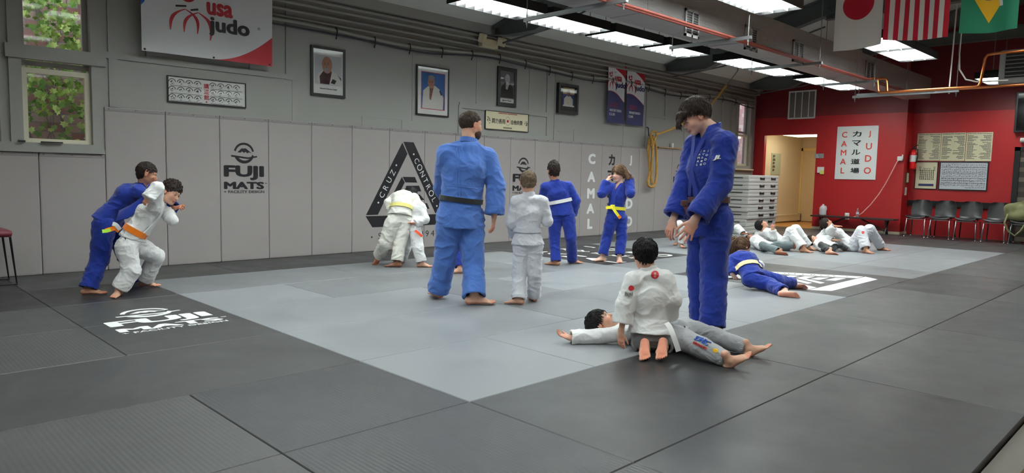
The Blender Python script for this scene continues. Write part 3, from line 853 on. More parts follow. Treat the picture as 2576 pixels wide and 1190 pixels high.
warp(f, fn, 'red_stripes', flag_m['red'], t, 0.05)
t, fn, W = flag((2412, 84), (2560, 72), 1.12, 'green flag with yellow diamond and blue globe hanging from the rafters', flag_m['green'], 0.03, 2.4)
f = Flat(); f.poly([(W*0.5, 0.12), (W*0.93, 0.60), (W*0.5, 1.08), (W*0.07, 0.60)]); warp(f, fn, 'yellow_diamond', flag_m['yellow'], t, 0.05)
f = Flat(); f.disc((W*0.5, 0.58), W*0.29, 0, 32); warp(f, fn, 'blue_globe', flag_m['blue'], t, 0.05, lift=0.003)
f = Flat(); f.ring((W*0.2, 0.30), 0.30, 0.335, 2, 62, 16); warp(f, fn, 'white_band', flag_m['white'], t, 0.05, lift=0.0045)

# ================================================================== OVERHEAD
ORD = ['first', 'second', 'third', 'fourth', 'fifth', 'sixth', 'seventh', 'eighth', 'ninth', 'tenth']
LZ = 3.2
def make_light():
    """suspended fluorescent fixture, 1.18 x 0.55 m, origin at the middle of its luminous face"""
    t = empty('ceiling_light')
    L, W = 1.19, 0.56
    b = MB()
    b.box((-L/2, -W/2, 0.012), (L/2, -W/2+0.012, 0.13)); b.box((-L/2, W/2-0.012, 0.012), (L/2, W/2, 0.13))
    b.box((-L/2, -W/2, 0.012), (-L/2+0.012, W/2, 0.13)); b.box((L/2-0.012, -W/2, 0.012), (L/2, W/2, 0.13)); b.box((-L/2, -W/2, 0.118), (L/2, W/2, 0.13))
    b.bbox((-L/2+0.1, -0.12, 0.13), (L/2-0.1, 0.12, 0.17), 0.01)
    b.build('housing', M['black_metal'], t)
    b = MB(); b.box((-L/2+0.012, -W/2+0.012, 0.066), (L/2-0.012, W/2-0.012, 0.070)); b.build('diffuser', M['lamp'], t)
    b = MB()
    for k in range(1, 8): x = -L/2+L*k/8; b.box((x-0.003, -W/2+0.012, 0.016), (x+0.003, W/2-0.012, 0.062))
    for k in range(1, 3): y = -W/2+W*k/3; b.box((-L/2+0.012, y-0.003, 0.016), (L/2-0.012, y+0.003, 0.062))
    b.build('louver_grid', M['louver'], t)
    for sx in (-1, 1):
        b = MB(); b.tube([(sx*(L/2-0.12), 0, 0.17), (sx*(L/2-0.12), 0, 0.9)], 0.006, 6); b.build('suspension_rod', M['galv'], t)
    return t
light_proto = make_light()
spots = [(6.12, 6.54), (7.43, 6.54), (8.71, 6.52), (10.02, 6.49), (11.82, 6.23), (13.04, 6.21), (14.73, 6.10), (15.95, 6.06)]
first = True
def place_light(x, y, z, label, group):
    global first
    o = light_proto if first else copy_tree(light_proto)
    first = False
    o.location = (x, y, z)
    tag(o, label, 'ceiling light', group)
    return o
for k, (x, y) in enumerate(reversed(spots)):
    place_light(x, y, LZ, 'suspended fluorescent light, %s from the red wall in the row beside the duct' % ORD[k], 'lights in the row beside the duct')
for k, (x, y) in enumerate([(12.62, 3.82), (11.42, 3.82), (7.88, 4.02), (6.66, 4.02), (5.44, 4.02)]):
    place_light(x, y, LZ, 'suspended fluorescent light, %s from the red wall in the row behind the flags' % ORD[k], 'lights in the row behind the flags')
place_light(16.65, 3.38, LZ, 'suspended fluorescent light partly hidden by the louvered heater', None)
for x, y in ((4.2, 6.54), (2.9, 6.54), (1.0, 4.1), (2.3, 4.1), (-1.2, 6.5), (1.0, 1.2), (3.4, 1.2), (6.2, 1.2), (9.2, 1.2), (-2, 1.6), (12, 1.2), (3.4, -1.8), (8, -1.8), (0, -1.8), (14.5, 1.2)):
    place_light(x, y, 4.25 if y == 1.2 else LZ, 'suspended fluorescent light in the rows over the near mats', 'lights over the near mats')  # fixtures added out of view; one row set higher to light the flags
# rafters
def rafter(x, label):
    t = empty('roof_beam', (x, 8.6, 3.4)); tag(t, label, 'roof beam', None)
    b = MB()
    pts = [(8.68, 3.44, 3.56), (8.30, 3.40, 3.68), (7.7, 3.40, 3.83), (6.6, ceil_z(6.6)-0.34, ceil_z(6.6)-0.01), (2.2, ceil_z(2.2)-0.34, ceil_z(2.2)-0.01), (-4.9, ceil_z(-4.9)-0.34, ceil_z(-4.9)-0.01)]
    def slab(w, top, bot, tt):
        vs = []; fs = []
        for y, lo, hi in pts:
            a, c = (hi-tt, hi) if top else (lo, lo+tt) if bot else (lo, hi)
            vs += [(x-w, y, a), (x+w, y, a), (x+w, y, c), (x-w, y, c)]
        n = len(pts)
        for i in range(n-1):
            for k in range(4):
                fs.append((4*i+k, 4*i+(k+1) % 4, 4*i+4+(k+1) % 4, 4*i+4+k))
        fs += [(0, 1, 2, 3), (4*n-1, 4*n-2, 4*n-3, 4*n-4)]
        return vs, fs
    b.add(*slab(0.008, 0, 0, 0)); b.build('web', M['beam'], t)
    b = MB(); b.add(*slab(0.085, 0, 1, 0.014)); b.add(*slab(0.085, 1, 0, 0.014)); b.build('flange', M['beam'], t)
    b = MB(); b.tube([(x+0.1, 8.6, 3.33), (x+0.1, 7.4, 3.45), (x+0.1, 5.4, 3.97)], 0.016, 6)
    b.build('conduit', M['beam'], t)
    return t
for x, l in ((3.05, 'dark grey steel roof beam over the near end of the room'), (8.07, 'dark grey steel roof beam ending above the emergency light'), (13.09, 'dark grey steel roof beam ending beside the two club banners'), (16.9, 'dark grey steel roof beam nearest the red wall')):
    rafter(x, l)
def steel(name, a, c, w, h, label):
    t = Vector(c)-Vector(a)
    b = MB(); n = t.normalized(); s = n.cross(Vector((0, 0, 1))).normalized(); u = s.cross(n)
    for (p, q, r, v) in ((-w, w, -h, -h+0.015), (-w, w, h-0.015, h), (-0.006, 0.006, -h, h)):
        vs = []
        for e in (Vector(a), Vector(c)):
            vs += [e+s*p+u*r, e+s*q+u*r, e+s*q+u*v, e+s*p+u*v]
        b.add(vs, [(0, 1, 5, 4), (1, 2, 6, 5), (2, 3, 7, 6), (3, 0, 4, 7), (3, 2, 1, 0), (4, 5, 6, 7)])
    return tag(b.build(name, M['beam']), label, 'roof beam')
steel('cross_beam', (13.09, 5.35, 4.18), (13.09, -0.9, 4.18), 0.07, 0.12, 'dark grey horizontal tie beam crossing behind the white flag')
steel('cross_beam', (16.9, 5.35, 4.18), (16.9, -0.9, 4.18), 0.07, 0.12, 'dark grey horizontal tie beam nearest the red wall')
steel('cross_beam', (8.07, 5.35, 4.18), (8.07, -0.9, 4.18), 0.07, 0.12, 'dark grey horizontal tie beam over the middle of the mats')
# duct
DY0, DY1, DZ0, DZ1 = 4.68, 5.20, 3.00, 3.42
t = empty('air_duct', (10, 4.94, DZ0)); tag(t, 'long foil wrapped rectangular air duct hanging below the roof', 'duct')
b = MB()
x = 3.0
while x < 17.0:
    xe = min(x+1.21, 17.1)
    gg = random.uniform(0, 0.006)
    b.bbox((x, DY0-gg, DZ0-gg), (xe+0.012, DY1+gg, DZ1+gg), 0.02)
    x += 1.21
b.build('duct_body', M['foil'], t)
for (xx0, x1_) in ((8.9, 8.97), (12.9, 12.97)):
    b = MB(); b.bbox((xx0-0.05, DY0-0.02, DZ0-0.02), (x1_+0.05, DY1+0.02, DZ1+0.03), 0.02); b.build('tape_band', M['foil'], t)
for (p0, p1, p2, p3) in ((1722, 38, 1757, 82), (1873, 79, 1904, 117), (1994, 114, 2020, 148), (2178, 166, 2198, 190)):
    a = onY(p0, (p1+p3)/2-8, DY0-0.01); c = onY(p2, (p1+p3)/2+8, DY0-0.01)
    xa, xb = a[0], c[0]; zc = (a[2]+c[2])/2; hh = 0.13
    v = empty('vent_grille', (xa, DY0, zc)); v.parent = t; v.matrix_parent_inverse = root_mat(t).inverted()
    b = MB(); b.box((xa, DY0-0.025, zc-hh-0.03), (xb, DY0-0.005, zc-hh)); b.box((xa, DY0-0.025, zc+hh), (xb, DY0-0.005, zc+hh+0.03)); w = xb-xa
    for q in (0, 0.46, 0.9): b.box((xa+w*q, DY0-0.025, zc-hh-0.03), (xa+w*(q+0.1), DY0-0.005, zc+hh+0.03))
    b.build('grille_frame', M['galv'] if False else M['grey_plastic'], v)
    b = MB(); b.box((xa, DY0-0.012, zc-hh), (xb, DY0-0.008, zc+hh)); b.build('dark_opening', M['black'], v)
    b = MB()
    for k in range(9): b.box((xa+0.02, DY0-0.022, zc-hh+2*hh*k/9), (xb-0.02, DY0-0.013, zc-hh+2*hh*k/9+0.006))
    b.build('fins', M['grey_plastic'], v)
# pipes along the duct
for k, (y, z, r, lab) in enumerate(((4.57, 2.96, 0.017, 'red painted pipe running beside the duct, the outer one'), (4.65, 2.965, 0.013, 'red painted pipe running beside the duct, the one against it'))):
    b = MB(); b.tube([(3.0, y, z), (15.2+0.3*k, y, z)], r, 10, m=0)
    o = b.build('water_pipe', M['red_pipe'], smooth=True); tag(o, lab, 'pipe')
# copper pipes crossing toward the heater
for k, (dx, lab) in enumerate(((0.0, 'copper pipe with a raised loop crossing to the heater, front one'), (0.16, 'second copper pipe just behind the looped one'))):
    x = 13.35+dx; yy = 4.50-0.10*k; zb = 2.745
    b = MB()
    pts = [(x-0.1, 4.63, 2.97), (x, 4.62, 3.00), (x, yy+0.06, 3.005), (x, yy+0.02, 2.99), (x, yy, 2.95), (x, yy-0.02, zb+0.04), (x, yy-0.05, zb), (x, yy-0.10, zb), (x, 3.02, zb)]
    if k == 0: pts += [(x, 2.97, zb+0.01), (x, 2.95, zb+0.06), (x, 2.91, 3.18), (x, 2.88, 3.23), (x, 2.8, 3.24), (x, 2.2, 3.25)]
    else: pts += [(x, 2.0, zb)]
    b.tube(pts, 0.022, 10)
    o = b.build('copper_pipe', M['copper'], smooth=True); tag(o, lab, 'pipe')
# hanger channels under the duct
def hanger(x, y0, y1, lab, z=2.925):
    t = empty('pipe_hanger', (x, y0, z)); tag(t, lab, 'pipe hanger')
    b = MB(); b.box((x-0.02, y0, z-0.02), (x+0.02, y1, z+0.02)); b.build('channel', M['galv'], t)
    for y in (y0+0.04, y1-0.04):
        b = MB(); b.tube([(x, y, z-0.09), (x, y, 4.4)], 0.006, 6); b.tube([(x, y, z-0.05), (x, y, z-0.02)], 0.014, 6); b.build('threaded_rod', M['galv'], t)
hanger(5.82, 4.35, 5.78, 'galvanised hanger channel under the duct above the coach')
hanger(8.31, 4.30, 5.47, 'galvanised hanger channel under the duct beyond the first one')
hanger(10.71, 4.40, 5.55, 'galvanised hanger channel under the duct beside the rope')
hanger(13.17, 4.45, 5.40, 'galvanised hanger channel under the duct above the louver panel')
hanger(15.05, 4.50, 5.45, 'short galvanised hanger channel beneath the copper pipes')
hanger(13.40, 3.25, 4.92, 'galvanised hanger channel carrying the crossing copper pipes', 2.70)
b = MB(); b.tube([(13.42, 3.40, 2.66), (13.42, 3.37, 4.7)], 0.011, 6)
o = b.build('support_rod', M['white']); tag(o, 'white vertical rod holding the copper pipes, straight one', 'rod')
b = MB(); b.tube([(13.45, 3.28, 4.7), (13.45, 3.30, 3.3), (13.45, 3.28, 3.05), (13.45, 3.18, 2.88), (13.45, 3.02, 2.83), (13.45, 2.6, 2.82)], 0.012, 8)
o = b.build('electrical_conduit', M['white'], smooth=True); tag(o, 'white curved electrical conduit dropping beside the copper pipes', 'conduit')
# hanging louvered heater
t = empty('unit_heater', (14.0, 2.4, 2.85)); tag(t, 'hanging louvered unit heater at the edge of the room', 'heater')
b = MB(); b.bbox((14.0, 1.9, 2.84), (14.5, 2.85, 3.38), 0.02); b.build('casing', M['grey_plastic'], t)
b = MB(); b.box((13.992, 1.96, 2.93), (13.999, 2.76, 3.33)); b.build('dark_opening', M['black'], t)
for k in range(6):
    b = MB(); b.box((13.955, 1.96, 2.95+k*0.063), (13.99, 2.76, 2.965+k*0.063)); b.build('louver_blade', M['galv'], t)
# conduits along the eaves
for k, (y, z, r, lab) in enumerate(((8.76, 3.42, 0.022, 'topmost painted conduit under the eaves'), (8.77, 3.345, 0.022, 'second painted conduit under the eaves'), (8.83, 3.26, 0.02, 'third painted conduit below the eaves board'), (8.84, 3.17, 0.016, 'lowest straight conduit on the grey wall'))):
    b = MB(); b.tube([(-4.8, y, z), (17.4, y, z)], r, 8); o = b.build('electrical_conduit', M['conduit'], smooth=True); tag(o, lab, 'conduit')
pts = []
x = 4.0
while x < 17.4:
    pts.append((x, 8.82, 3.10 + 0.035*math.sin(x*1.7)+0.02*math.sin(x*0.8+1))); x += 0.2
b = MB(); b.tube(pts, 0.024, 8); o = b.build('flexible_conduit', M['conduit'], smooth=True); tag(o, 'wavy grey flexible conduit sagging along the grey wall', 'conduit')
b = MB(); pts2 = [(p[0], 8.84, p[2]-0.055-0.01*math.sin(p[0]*3)) for p in pts]; b.tube(pts2, 0.013, 6); o = b.build('black_cable', M['conduit_dark'], smooth=True)
tag(o, 'dark cable clipped beneath the wavy conduit', 'cable')
x = 5.2
k = 0
while x < 17.2:
    z = 3.10 + 0.035*math.sin(x*1.7)+0.02*math.sin(x*0.8+1)
    b = MB(); b.tube([(x, 8.87, z+0.03), (x, 8.80, z+0.03), (x, 8.785, z-0.02), (x, 8.80, z-0.09), (x, 8.82, z-0.10), (x, 8.81, z-0.12)], 0.008, 6)
    o = b.build('cable_hook', M['black_metal']); tag(o, 'small black hook holding the cable on the grey wall', 'hook', 'cable hooks along the grey wall')
    x += 0.62; k += 1
# emergency light
t = empty('emergency_light', (8.0, 8.8, 3.3)); tag(t, 'beige two-headed emergency light high on the grey wall', 'emergency light')
b = MB(); b.bbox((7.80, 8.70, 3.24), (8.16, 8.80, 3.38), 0.015); b.build('battery_box', M['beige'], t)
for sx, r in ((-1, 0.5), (1, -0.5)):
    b = MB(); Mx = Matrix.Translation((7.98+sx*0.21, 8.66, 3.36)) @ Euler((0.3, 0.2*sx, r)).to_matrix().to_4x4()
    b.bbox((-0.075, -0.05, -0.07), (0.075, 0.05, 0.07), 0.02, M=Mx); b.build('lamp_head', M['beige'], t)
b = MB(); b.tube([(7.98, 8.76, 3.38), (7.99, 8.76, 3.48), (8.05, 8.76, 3.53), (8.3, 8.72, 3.54)], 0.008, 6); b.build('cord', M['conduit'], t)

# ================================================================== WALL PICTURES
def frame_thing(name, x0, x1, z0, z1, label, cat, border, m_frame, m_in, y=WY, depth=0.03, glass=True):
    t = empty(name, ((x0+x1)/2, y, z0)); tag(t, label, cat)
    b = MB(); d = y-depth
    b.box((x0, d, z0), (x1, y-0.002, z0+border)); b.box((x0, d, z1-border), (x1, y-0.002, z1)); b.box((x0, d, z0+border), (x0+border, y-0.002, z1-border)); b.box((x1-border, d, z0+border), (x1, y-0.002, z1-border))
    b.build('frame', m_frame, t)
    b = MB(); b.box((x0+border*0.8, d+0.010, z0+border*0.8), (x1-border*0.8, d+0.014, z1-border*0.8)); b.build('picture', m_in, t)
    if glass:
        b = MB(); b.box((x0+border*0.9, d+0.002, z0+border*0.9), (x1-border*0.9, d+0.0035, z1-border*0.9)); b.build('glass', M['photo_glass'], t)
    return t, d+0.010
def print_on(t, f, x0, z0, yd, mats, name='print', thick=0.0008):
    return f.place(name, (x0, yd, z0), (1, 0, 0), (0, 0, 1), mats, t, thick=thick)
def layered(t, items, x0, z0, yd, far=None):
    """items: list of (Flat, material, name) stacked outward"""
    for k, (f, m, nm) in enumerate(items):
        if far is None: f.place(nm, (x0, yd-0.0006*k, z0), (1, 0, 0), (0, 0, 1), m, t, thick=0.0006)
        else: f.place(nm, (far-0.0006*k, x0, z0), (0, -1, 0), (0, 0, 1), m, t, thick=0.0006)
SK = mat('portrait_skin', srf((176, 128, 104)), 0.6); SKD = mat('portrait_dark_skin', srf((122, 82, 64)), 0.6); GRH = mat('portrait_grey', srf((150, 146, 142)), 0.6)
PB = mat('portrait_blue', srf((40, 92, 158)), 0.6, noise=(5, 0.35)); PW = mat('portrait_white', srf((214, 212, 206)), 0.6); PM = mat('portrait_maroon', srf((62, 22, 34)), 0.6)
PG = mat('portrait_pale_grey', srf((196, 198, 202)), 0.5)
def ell(cx, cy, rx, ry, n=22): return [(cx+rx*math.cos(2*math.pi*i/n), cy+ry*math.sin(2*math.pi*i/n)) for i in range(n)]
def face(cx, cy, w):
    q = [ell(cx+s*w*0.36, cy+w*0.10, w*0.16, w*0.055, 10) for s in (-1, 1)]
    q += [[(cx+s*w*0.16, cy+w*0.30), (cx+s*w*0.56, cy+w*0.33), (cx+s*w*0.52, cy+w*0.40), (cx+s*w*0.18, cy+w*0.36)][::s] for s in (-1, 1)]
    q += [[(cx-w*0.13, cy-w*0.28), (cx+w*0.13, cy-w*0.28), (cx+w*0.10, cy-w*0.20), (cx-w*0.10, cy-w*0.20)], [(cx-w*0.30, cy-w*0.62), (cx+w*0.30, cy-w*0.62), (cx+w*0.26, cy-w*0.54), (cx-w*0.26, cy-w*0.54)]]
    return q
FD = mat('portrait_shade', srf((74, 48, 42)), 0.6)
def F(*polys):
    f = Flat()
    for p in polys: f.poly(p)
    return f
# technique chart
t, yd = frame_thing('technique_chart', 2.99, 3.935, 1.94, 2.25, 'long framed technique chart with red characters on the grey wall', 'framed chart', 0.012, M['black'], M['paper'])
f = Flat()
for r in range(3):
    for c in range(8):
        x = 0.075+c*0.098+(0.085 if c >= 4 else 0); z = 0.045+r*0.088
        x -= 0.02
        a = random.uniform(-.5, .5)
        f.ring((x, z+0.012), 0.036, 0.044, 10, 170, 10)
        f.disc((x+0.012*math.sin(a), z+0.026), 0.008, n=8); f.disc((x-0.014, z+0.018), 0.007, n=8)
        for q in range(5):
            a = random.uniform(0, 6.28); l = random.uniform(.015, .028)
            p = (x+random.uniform(-.012, .012), z+random.uniform(-.008, .014)); e = (p[0]+l*math.cos(a), p[1]+l*math.sin(a))
            f.poly([(p[0], p[1]-.0025), (e[0], e[1]-.0015), (e[0], e[1]+.0015), (p[0], p[1]+.0025)])
    for (u, v) in ((0.03, 0.40), (0.50, 0.90)):
        f.poly([(u, 0.018+r*0.088), (v, 0.018+r*0.088), (v, 0.023+r*0.088), (u, 0.023+r*0.088)])
print_on(t, f, 2.99, 1.94, yd, M['print_black'], 'printed_figures')
f = Flat()
for k, ch in enumerate('講道館'): f.text(ch, (0.452, 0.225-0.068*k), 0.1, fit=(None, 0.062), bold=0.02)
f.disc((0.452, 0.035), 0.010)
print_on(t, f, 2.99, 1.94, yd, M['usa_red'], 'red_characters')
# portrait 1
t, yd = frame_thing('framed_portrait', 4.84, 5.37, 2.19, 2.86, 'black framed portrait of a bald goateed man in white jacket', 'framed picture', 0.035, M['black'], M['paper'])
g0 = F([(0.06, 0.16), (0.47, 0.16), (0.47, 0.56), (0.06, 0.56)])
layered(t, [(g0, PG, 'photo_background'), (F([(0.10, 0.17), (0.47, 0.17), (0.46, 0.26), (0.38, 0.33), (0.30, 0.36), (0.20, 0.36), (0.12, 0.32), (0.09, 0.25)]), PW, 'jacket'),
            (F([(0.14, 0.17), (0.28, 0.17), (0.32, 0.35), (0.20, 0.36), (0.13, 0.27)]), PM, 'shirt'),
            (F(ell(0.245, 0.43, 0.078, 0.115)), SK, 'head'), (F(ell(0.232, 0.365, 0.036, 0.032)), GRH, 'beard'),
            (F([(0.30, 0.19), (0.36, 0.18), (0.39, 0.23), (0.33, 0.25)], [(0.40, 0.31), (0.46, 0.27), (0.465, 0.23), (0.43, 0.28)], ell(0.215, 0.44, 0.012, 0.005, 8), ell(0.265, 0.44, 0.012, 0.005, 8)), M['print_black'], 'patches'), (F(*face(0.235, 0.435, 0.065)), FD, 'facial_features')], 4.84, 2.19, yd)
f = Flat(); f.text('Samuel Anthony Camal', (0.265, 0.105), 0.04, fit=(0.26, 0.026), bold=0.01); print_on(t, f, 4.84, 2.19, yd, M['print_black'], 'caption')
# portrait 2
t, yd = frame_thing('framed_portrait', 6.61, 7.25, 2.06, 2.82, 'black framed painting of an older man in white on blue', 'framed picture', 0.022, M['black'], M['paper'])
layered(t, [(F([(0.09, 0.10), (0.56, 0.10), (0.56, 0.67), (0.09, 0.67)]), M['usa_red'], 'mount_edge'), (F([(0.10, 0.11), (0.55, 0.11), (0.55, 0.66), (0.10, 0.66)]), PB, 'painted_sky'),
            (F([(0.11, 0.11), (0.52, 0.11), (0.53, 0.30), (0.45, 0.42), (0.36, 0.47), (0.22, 0.45), (0.13, 0.38)]), PW, 'jacket'),
            (F([(0.25, 0.26), (0.28, 0.24), (0.33, 0.44), (0.25, 0.45)]), SKD, 'chest'), (F(ell(0.285, 0.52, 0.068, 0.095)), SK, 'head'), (F(ell(0.285, 0.59, 0.062, 0.035)), GRH, 'hair'),
            (F([(0.46, 0.41), (0.50, 0.34), (0.475, 0.33), (0.44, 0.40)], ell(0.26, 0.525, 0.016, 0.006, 8), ell(0.305, 0.525, 0.016, 0.006, 8)), M['print_black'], 'dark_details'), (F(*face(0.28, 0.51, 0.055)), FD, 'facial_features')], 6.61, 2.06, yd)
# portrait 3
t, yd = frame_thing('framed_portrait', 8.31, 8.76, 2.34, 3.00, 'narrow black framed photograph of a man in a dark robe', 'framed picture', 0.06, M['black'], GRH)
layered(t, [(F([(0.06, 0.14), (0.39, 0.14), (0.39, 0.60), (0.06, 0.60)]), mat('photo_mid_grey', srf((112, 112, 114)), 0.6), 'photo_background'),
            (F([(0.07, 0.15), (0.38, 0.15), (0.37, 0.32), (0.30, 0.40), (0.16, 0.40), (0.09, 0.32)]), M['black'], 'robe'),
            (F([(0.19, 0.30), (0.23, 0.28), (0.28, 0.39), (0.20, 0.41)]), PG, 'collar'), (F(ell(0.23, 0.47, 0.058, 0.08)), PG, 'head'),
            (F([(0.06, 0.065), (0.39, 0.065), (0.39, 0.13), (0.06, 0.13)]), M['paper'], 'caption_strip'), (F(*face(0.23, 0.46, 0.045)), FD, 'facial_features')], 8.31, 2.34, yd)
f = Flat(); f.text('Jigoro Kano', (0.22, 0.098), 0.04, fit=(0.22, 0.035), bold=0.03); f.place('caption', (8.31, yd-0.004, 2.34), (1, 0, 0), (0, 0, 1), M['print_black'], t)
# portrait 4
t, yd = frame_thing('framed_portrait', 9.82, 10.38, 2.33, 2.88, 'small deep black framed photograph of a medal winner', 'framed picture', 0.05, M['black'], M['black'], depth=0.07)
layered(t, [(F([(0.12, 0.15), (0.44, 0.15), (0.44, 0.48), (0.12, 0.48)]), mat('photo_blue', srf((44, 58, 120)), 0.6), 'photo_background'), (F([(0.12, 0.36), (0.44, 0.36), (0.44, 0.48), (0.12, 0.48)]), mat('photo_tan', srf((176, 156, 110)), 0.6), 'photo_wall'),
            (F([(0.15, 0.15), (0.40, 0.15), (0.40, 0.27), (0.33, 0.33), (0.22, 0.33), (0.15, 0.27)]), PW, 'jacket'), (F(ell(0.275, 0.375, 0.045, 0.06)), SKD, 'head'),
            (F(ell(0.265, 0.20, 0.014, 0.016, 10)), flag_m['yellow'], 'medal'), (F([(0.12, 0.135), (0.44, 0.135), (0.44, 0.16), (0.12, 0.16)]), M['paper'], 'caption_strip')], 9.82, 2.33, yd)
# Kodokan sign
t, yd = frame_thing('calligraphy_sign', 8.04, 9.08, 1.93, 2.245, 'cream calligraphy sign with a red disc below the narrow portrait', 'sign', 0.008, M['black'], M['paper_cream'], glass=False)
f = Flat(); f.text('精力善用', (0.31, 0.15), 0.1, fit=(0.30, 0.085), bold=0.01); f.text('自他共榮', (0.75, 0.15), 0.1, fit=(0.28, 0.08), bold=0.01)
f.text('KODOKAN', (0.53, 0.045), 0.05, fit=(0.20, 0.026), bold=0.02)
o8 = [(0.53+0.062*math.cos(math.radians(22.5+45*k)), 0.16+0.078*math.sin(math.radians(22.5+45*k))) for k in range(8)]
i8 = [(0.53+0.058*math.cos(math.radians(22.5+45*k)), 0.16+0.074*math.sin(math.radians(22.5+45*k))) for k in range(8)]
for k in range(8): f.poly([o8[k], i8[k], i8[(k+1) % 8], o8[(k+1) % 8]])
for s in (-1, 1):
    for k in range(14):
        a = random.uniform(0, 6.28); f.disc((0.53+s*(0.45+0.03*math.cos(a)), 0.15+0.075*math.sin(a)*random.random()), random.uniform(.004, .012), n=8)
print_on(t, f, 8.04, 1.93, yd, M['print_black'], 'brush_writing')
f = Flat(); f.disc((0.53, 0.16), 0.024); f.text('MAXIMUM EFFICIENCY AND MUTUAL WELFARE', (0.53, 0.285), 0.03, fit=(0.44, 0.018), bold=0.01); print_on(t, f, 8.04, 1.93, yd, M['usa_red'], 'red_print')

# ---- far wall: helper in (u = metres toward the right of the picture, z)
def far_plate(name, pl, pr, ptop, pbot, X, label, cat, m, depth=0.015, frame=None, m_frame=None):
    """flat plate on a far wall at x = X from its picture corners"""
    a = onX(*pl, X); c = onX(*pr, X)
    y0, y1 = a[1], c[1]
    z1 = onX((pl[0]+pr[0])/2, ptop, X)[2]; z0 = onX((pl[0]+pr[0])/2, pbot, X)[2]
    t = empty(name, (X, (y0+y1)/2, z0)); tag(t, label, cat)
    b = MB(); b.box((X-depth, y1, z0), (X-0.001, y0, z1)); b.build('sheet' if frame is None else 'picture', m, t)
    if frame:
        b = MB(); d = X-depth-0.012
        b.box((d, y1, z0), (X-0.001, y0, z0+frame)); b.box((d, y1, z1-frame), (X-0.001, y0, z1)); b.box((d, y1, z0+frame), (X-0.001, y1+frame, z1-frame)); b.box((d, y0-frame, z0+frame), (X-0.001, y0, z1-frame))
        b.build('frame', m_frame, t)
    return t, y0, y0-y1, z0, z1-z0, X-depth
# dojo sign
t, y0, W, z0, H, xf = far_plate('dojo_sign', (2104, 385), (2207, 385), 317.5, 451.5, RX, 'white sign with red and black vertical lettering on the red wall', 'sign', M['paper'], 0.02)
SR = mat('sign_red', srf((214, 58, 44)), 0.5)
f = Flat()
for k, ch in enumerate('CAMAL'): f.text(ch, (W*0.19, H*(0.845-0.17*k)), 0.2, fit=(None, 0.135), bold=0.012, sx=1.0)
for k, ch in enumerate('JUDO'): f.text(ch, (W*0.80, H*(0.845-0.225*k)), 0.2, fit=(None, 0.15), bold=0.012)
f.place('red_letters', (xf, y0, z0), (0, -1, 0), (0, 0, 1), SR, t, thick=0.004)
f = Flat()
for k, ch in enumerate('カマル道場'): f.text(ch, (W*0.495, H*(0.855-0.172*k)), 0.2, fit=(0.20, 0.125), bold=0.02)
f.place('black_characters', (xf, y0, z0), (0, -1, 0), (0, 0, 1), M['print_black'], t, thick=0.004)
# return-air grille
t, y0, W, z0, H, xf = far_plate('return_air_grille', (1984, 264), (2053, 264), 228, 299, RX, 'white framed return air grille high on the red wall', 'grille', mat('grille_mesh', srf((120, 112, 108)), 0.6), 0.01, 0.035, M['white'])
for k in range(1, 4):
    b = MB(); b.box((xf-0.014, y0-W*k/4-0.01, z0), (xf, y0-W*k/4+0.01, z0+H)); b.build('divider', M['white'], t)
# text posters
def lines_poster(pl, pr, pt, pb, label, title, seed, parent_frame=None):
    t, y0, W, z0, H, xf = far_plate('text_poster', pl, pr, pt, pb, 18.05, label, 'poster', M['paper_cream'], 0.01)
    rr = random.Random(seed); f = Flat()
    f.text(title, (W*0.5, H*0.955), 0.05, fit=(W*0.92, H*0.035), bold=0.04)
    zz = 0.88
    while zz > 0.05:
        w1 = rr.uniform(0.18, 0.42); w2 = rr.uniform(0.15, 0.45)
        if rr.random() < 0.14: zz -= 0.02
        for (a, w) in ((0.05, w1), (0.96-w2, w2)):
            x = a
            while x < a+w-0.02:
                l = rr.uniform(0.03, 0.08); l = min(l, a+w-x)
                f.poly([(W*x, H*zz), (W*(x+l), H*zz), (W*(x+l), H*(zz+0.019)), (W*x, H*(zz+0.019))]); x += l+0.012
        zz -= 0.037
    f.place('printed_lines', (xf, y0, z0), (0, -1, 0), (0, 0, 1), mat('poster_ink', srf((88, 86, 78)), 0.6), t, thick=0.003)
lines_poster((2307, 370), (2366, 370), 335.5, 404, 'cream text poster, first of three in a row, nearest the fire extinguisher', 'NAGE NO KATA  (Randori no Kata)', 1)
lines_poster((2367, 370), (2428.5, 370), 334, 405, 'cream text poster in the middle of the three in a row', 'KATAME NO KATA  (Grappling Forms)', 2)
lines_poster((2430, 370), (2496, 370), 333, 405.5, 'creased cream text poster, third in the row, beside bare red wall', 'JU NO KATA  (Forms Of Gentleness)', 3)
t, y0, W, z0, H, xf = far_plate('technique_poster', (2302.5, 440), (2359, 440), 406.5, 475.5, 18.05, 'cream technique poster with a dark band below the text posters', 'poster', M['paper_cream'], 0.012, 0.012, M['black'])
f = Flat(); f.text('GO-KYO', (W*0.52, H*0.74), 0.08, fit=(W*0.34, H*0.045), bold=0.0)
rr = random.Random(5)
for r in range(5):
    for c in range(8):
        x, z = W*(0.23+c*0.083), H*(0.37+r*0.075)
        f.disc((x, z+0.012), 0.008, n=7); f.poly([(x-.014*rr.random(), z-.02), (x+.012, z-.018), (x+.008, z+.01), (x-.01, z+.008)])
for s in (0.2, 0.84):
    for k in range(3): f.poly([(W*(s+k*0.03-.03), H*0.66), (W*(s+k*0.03-.02), H*0.66), (W*(s+k*0.03-.02), H*0.82), (W*(s+k*0.03-.03), H*0.82)])
f.place('printed_figures', (xf-0.001, y0, z0), (0, -1, 0), (0, 0, 1), mat('poster_ink_brown', srf((92, 82, 70)), 0.6), t, thick=0.003)
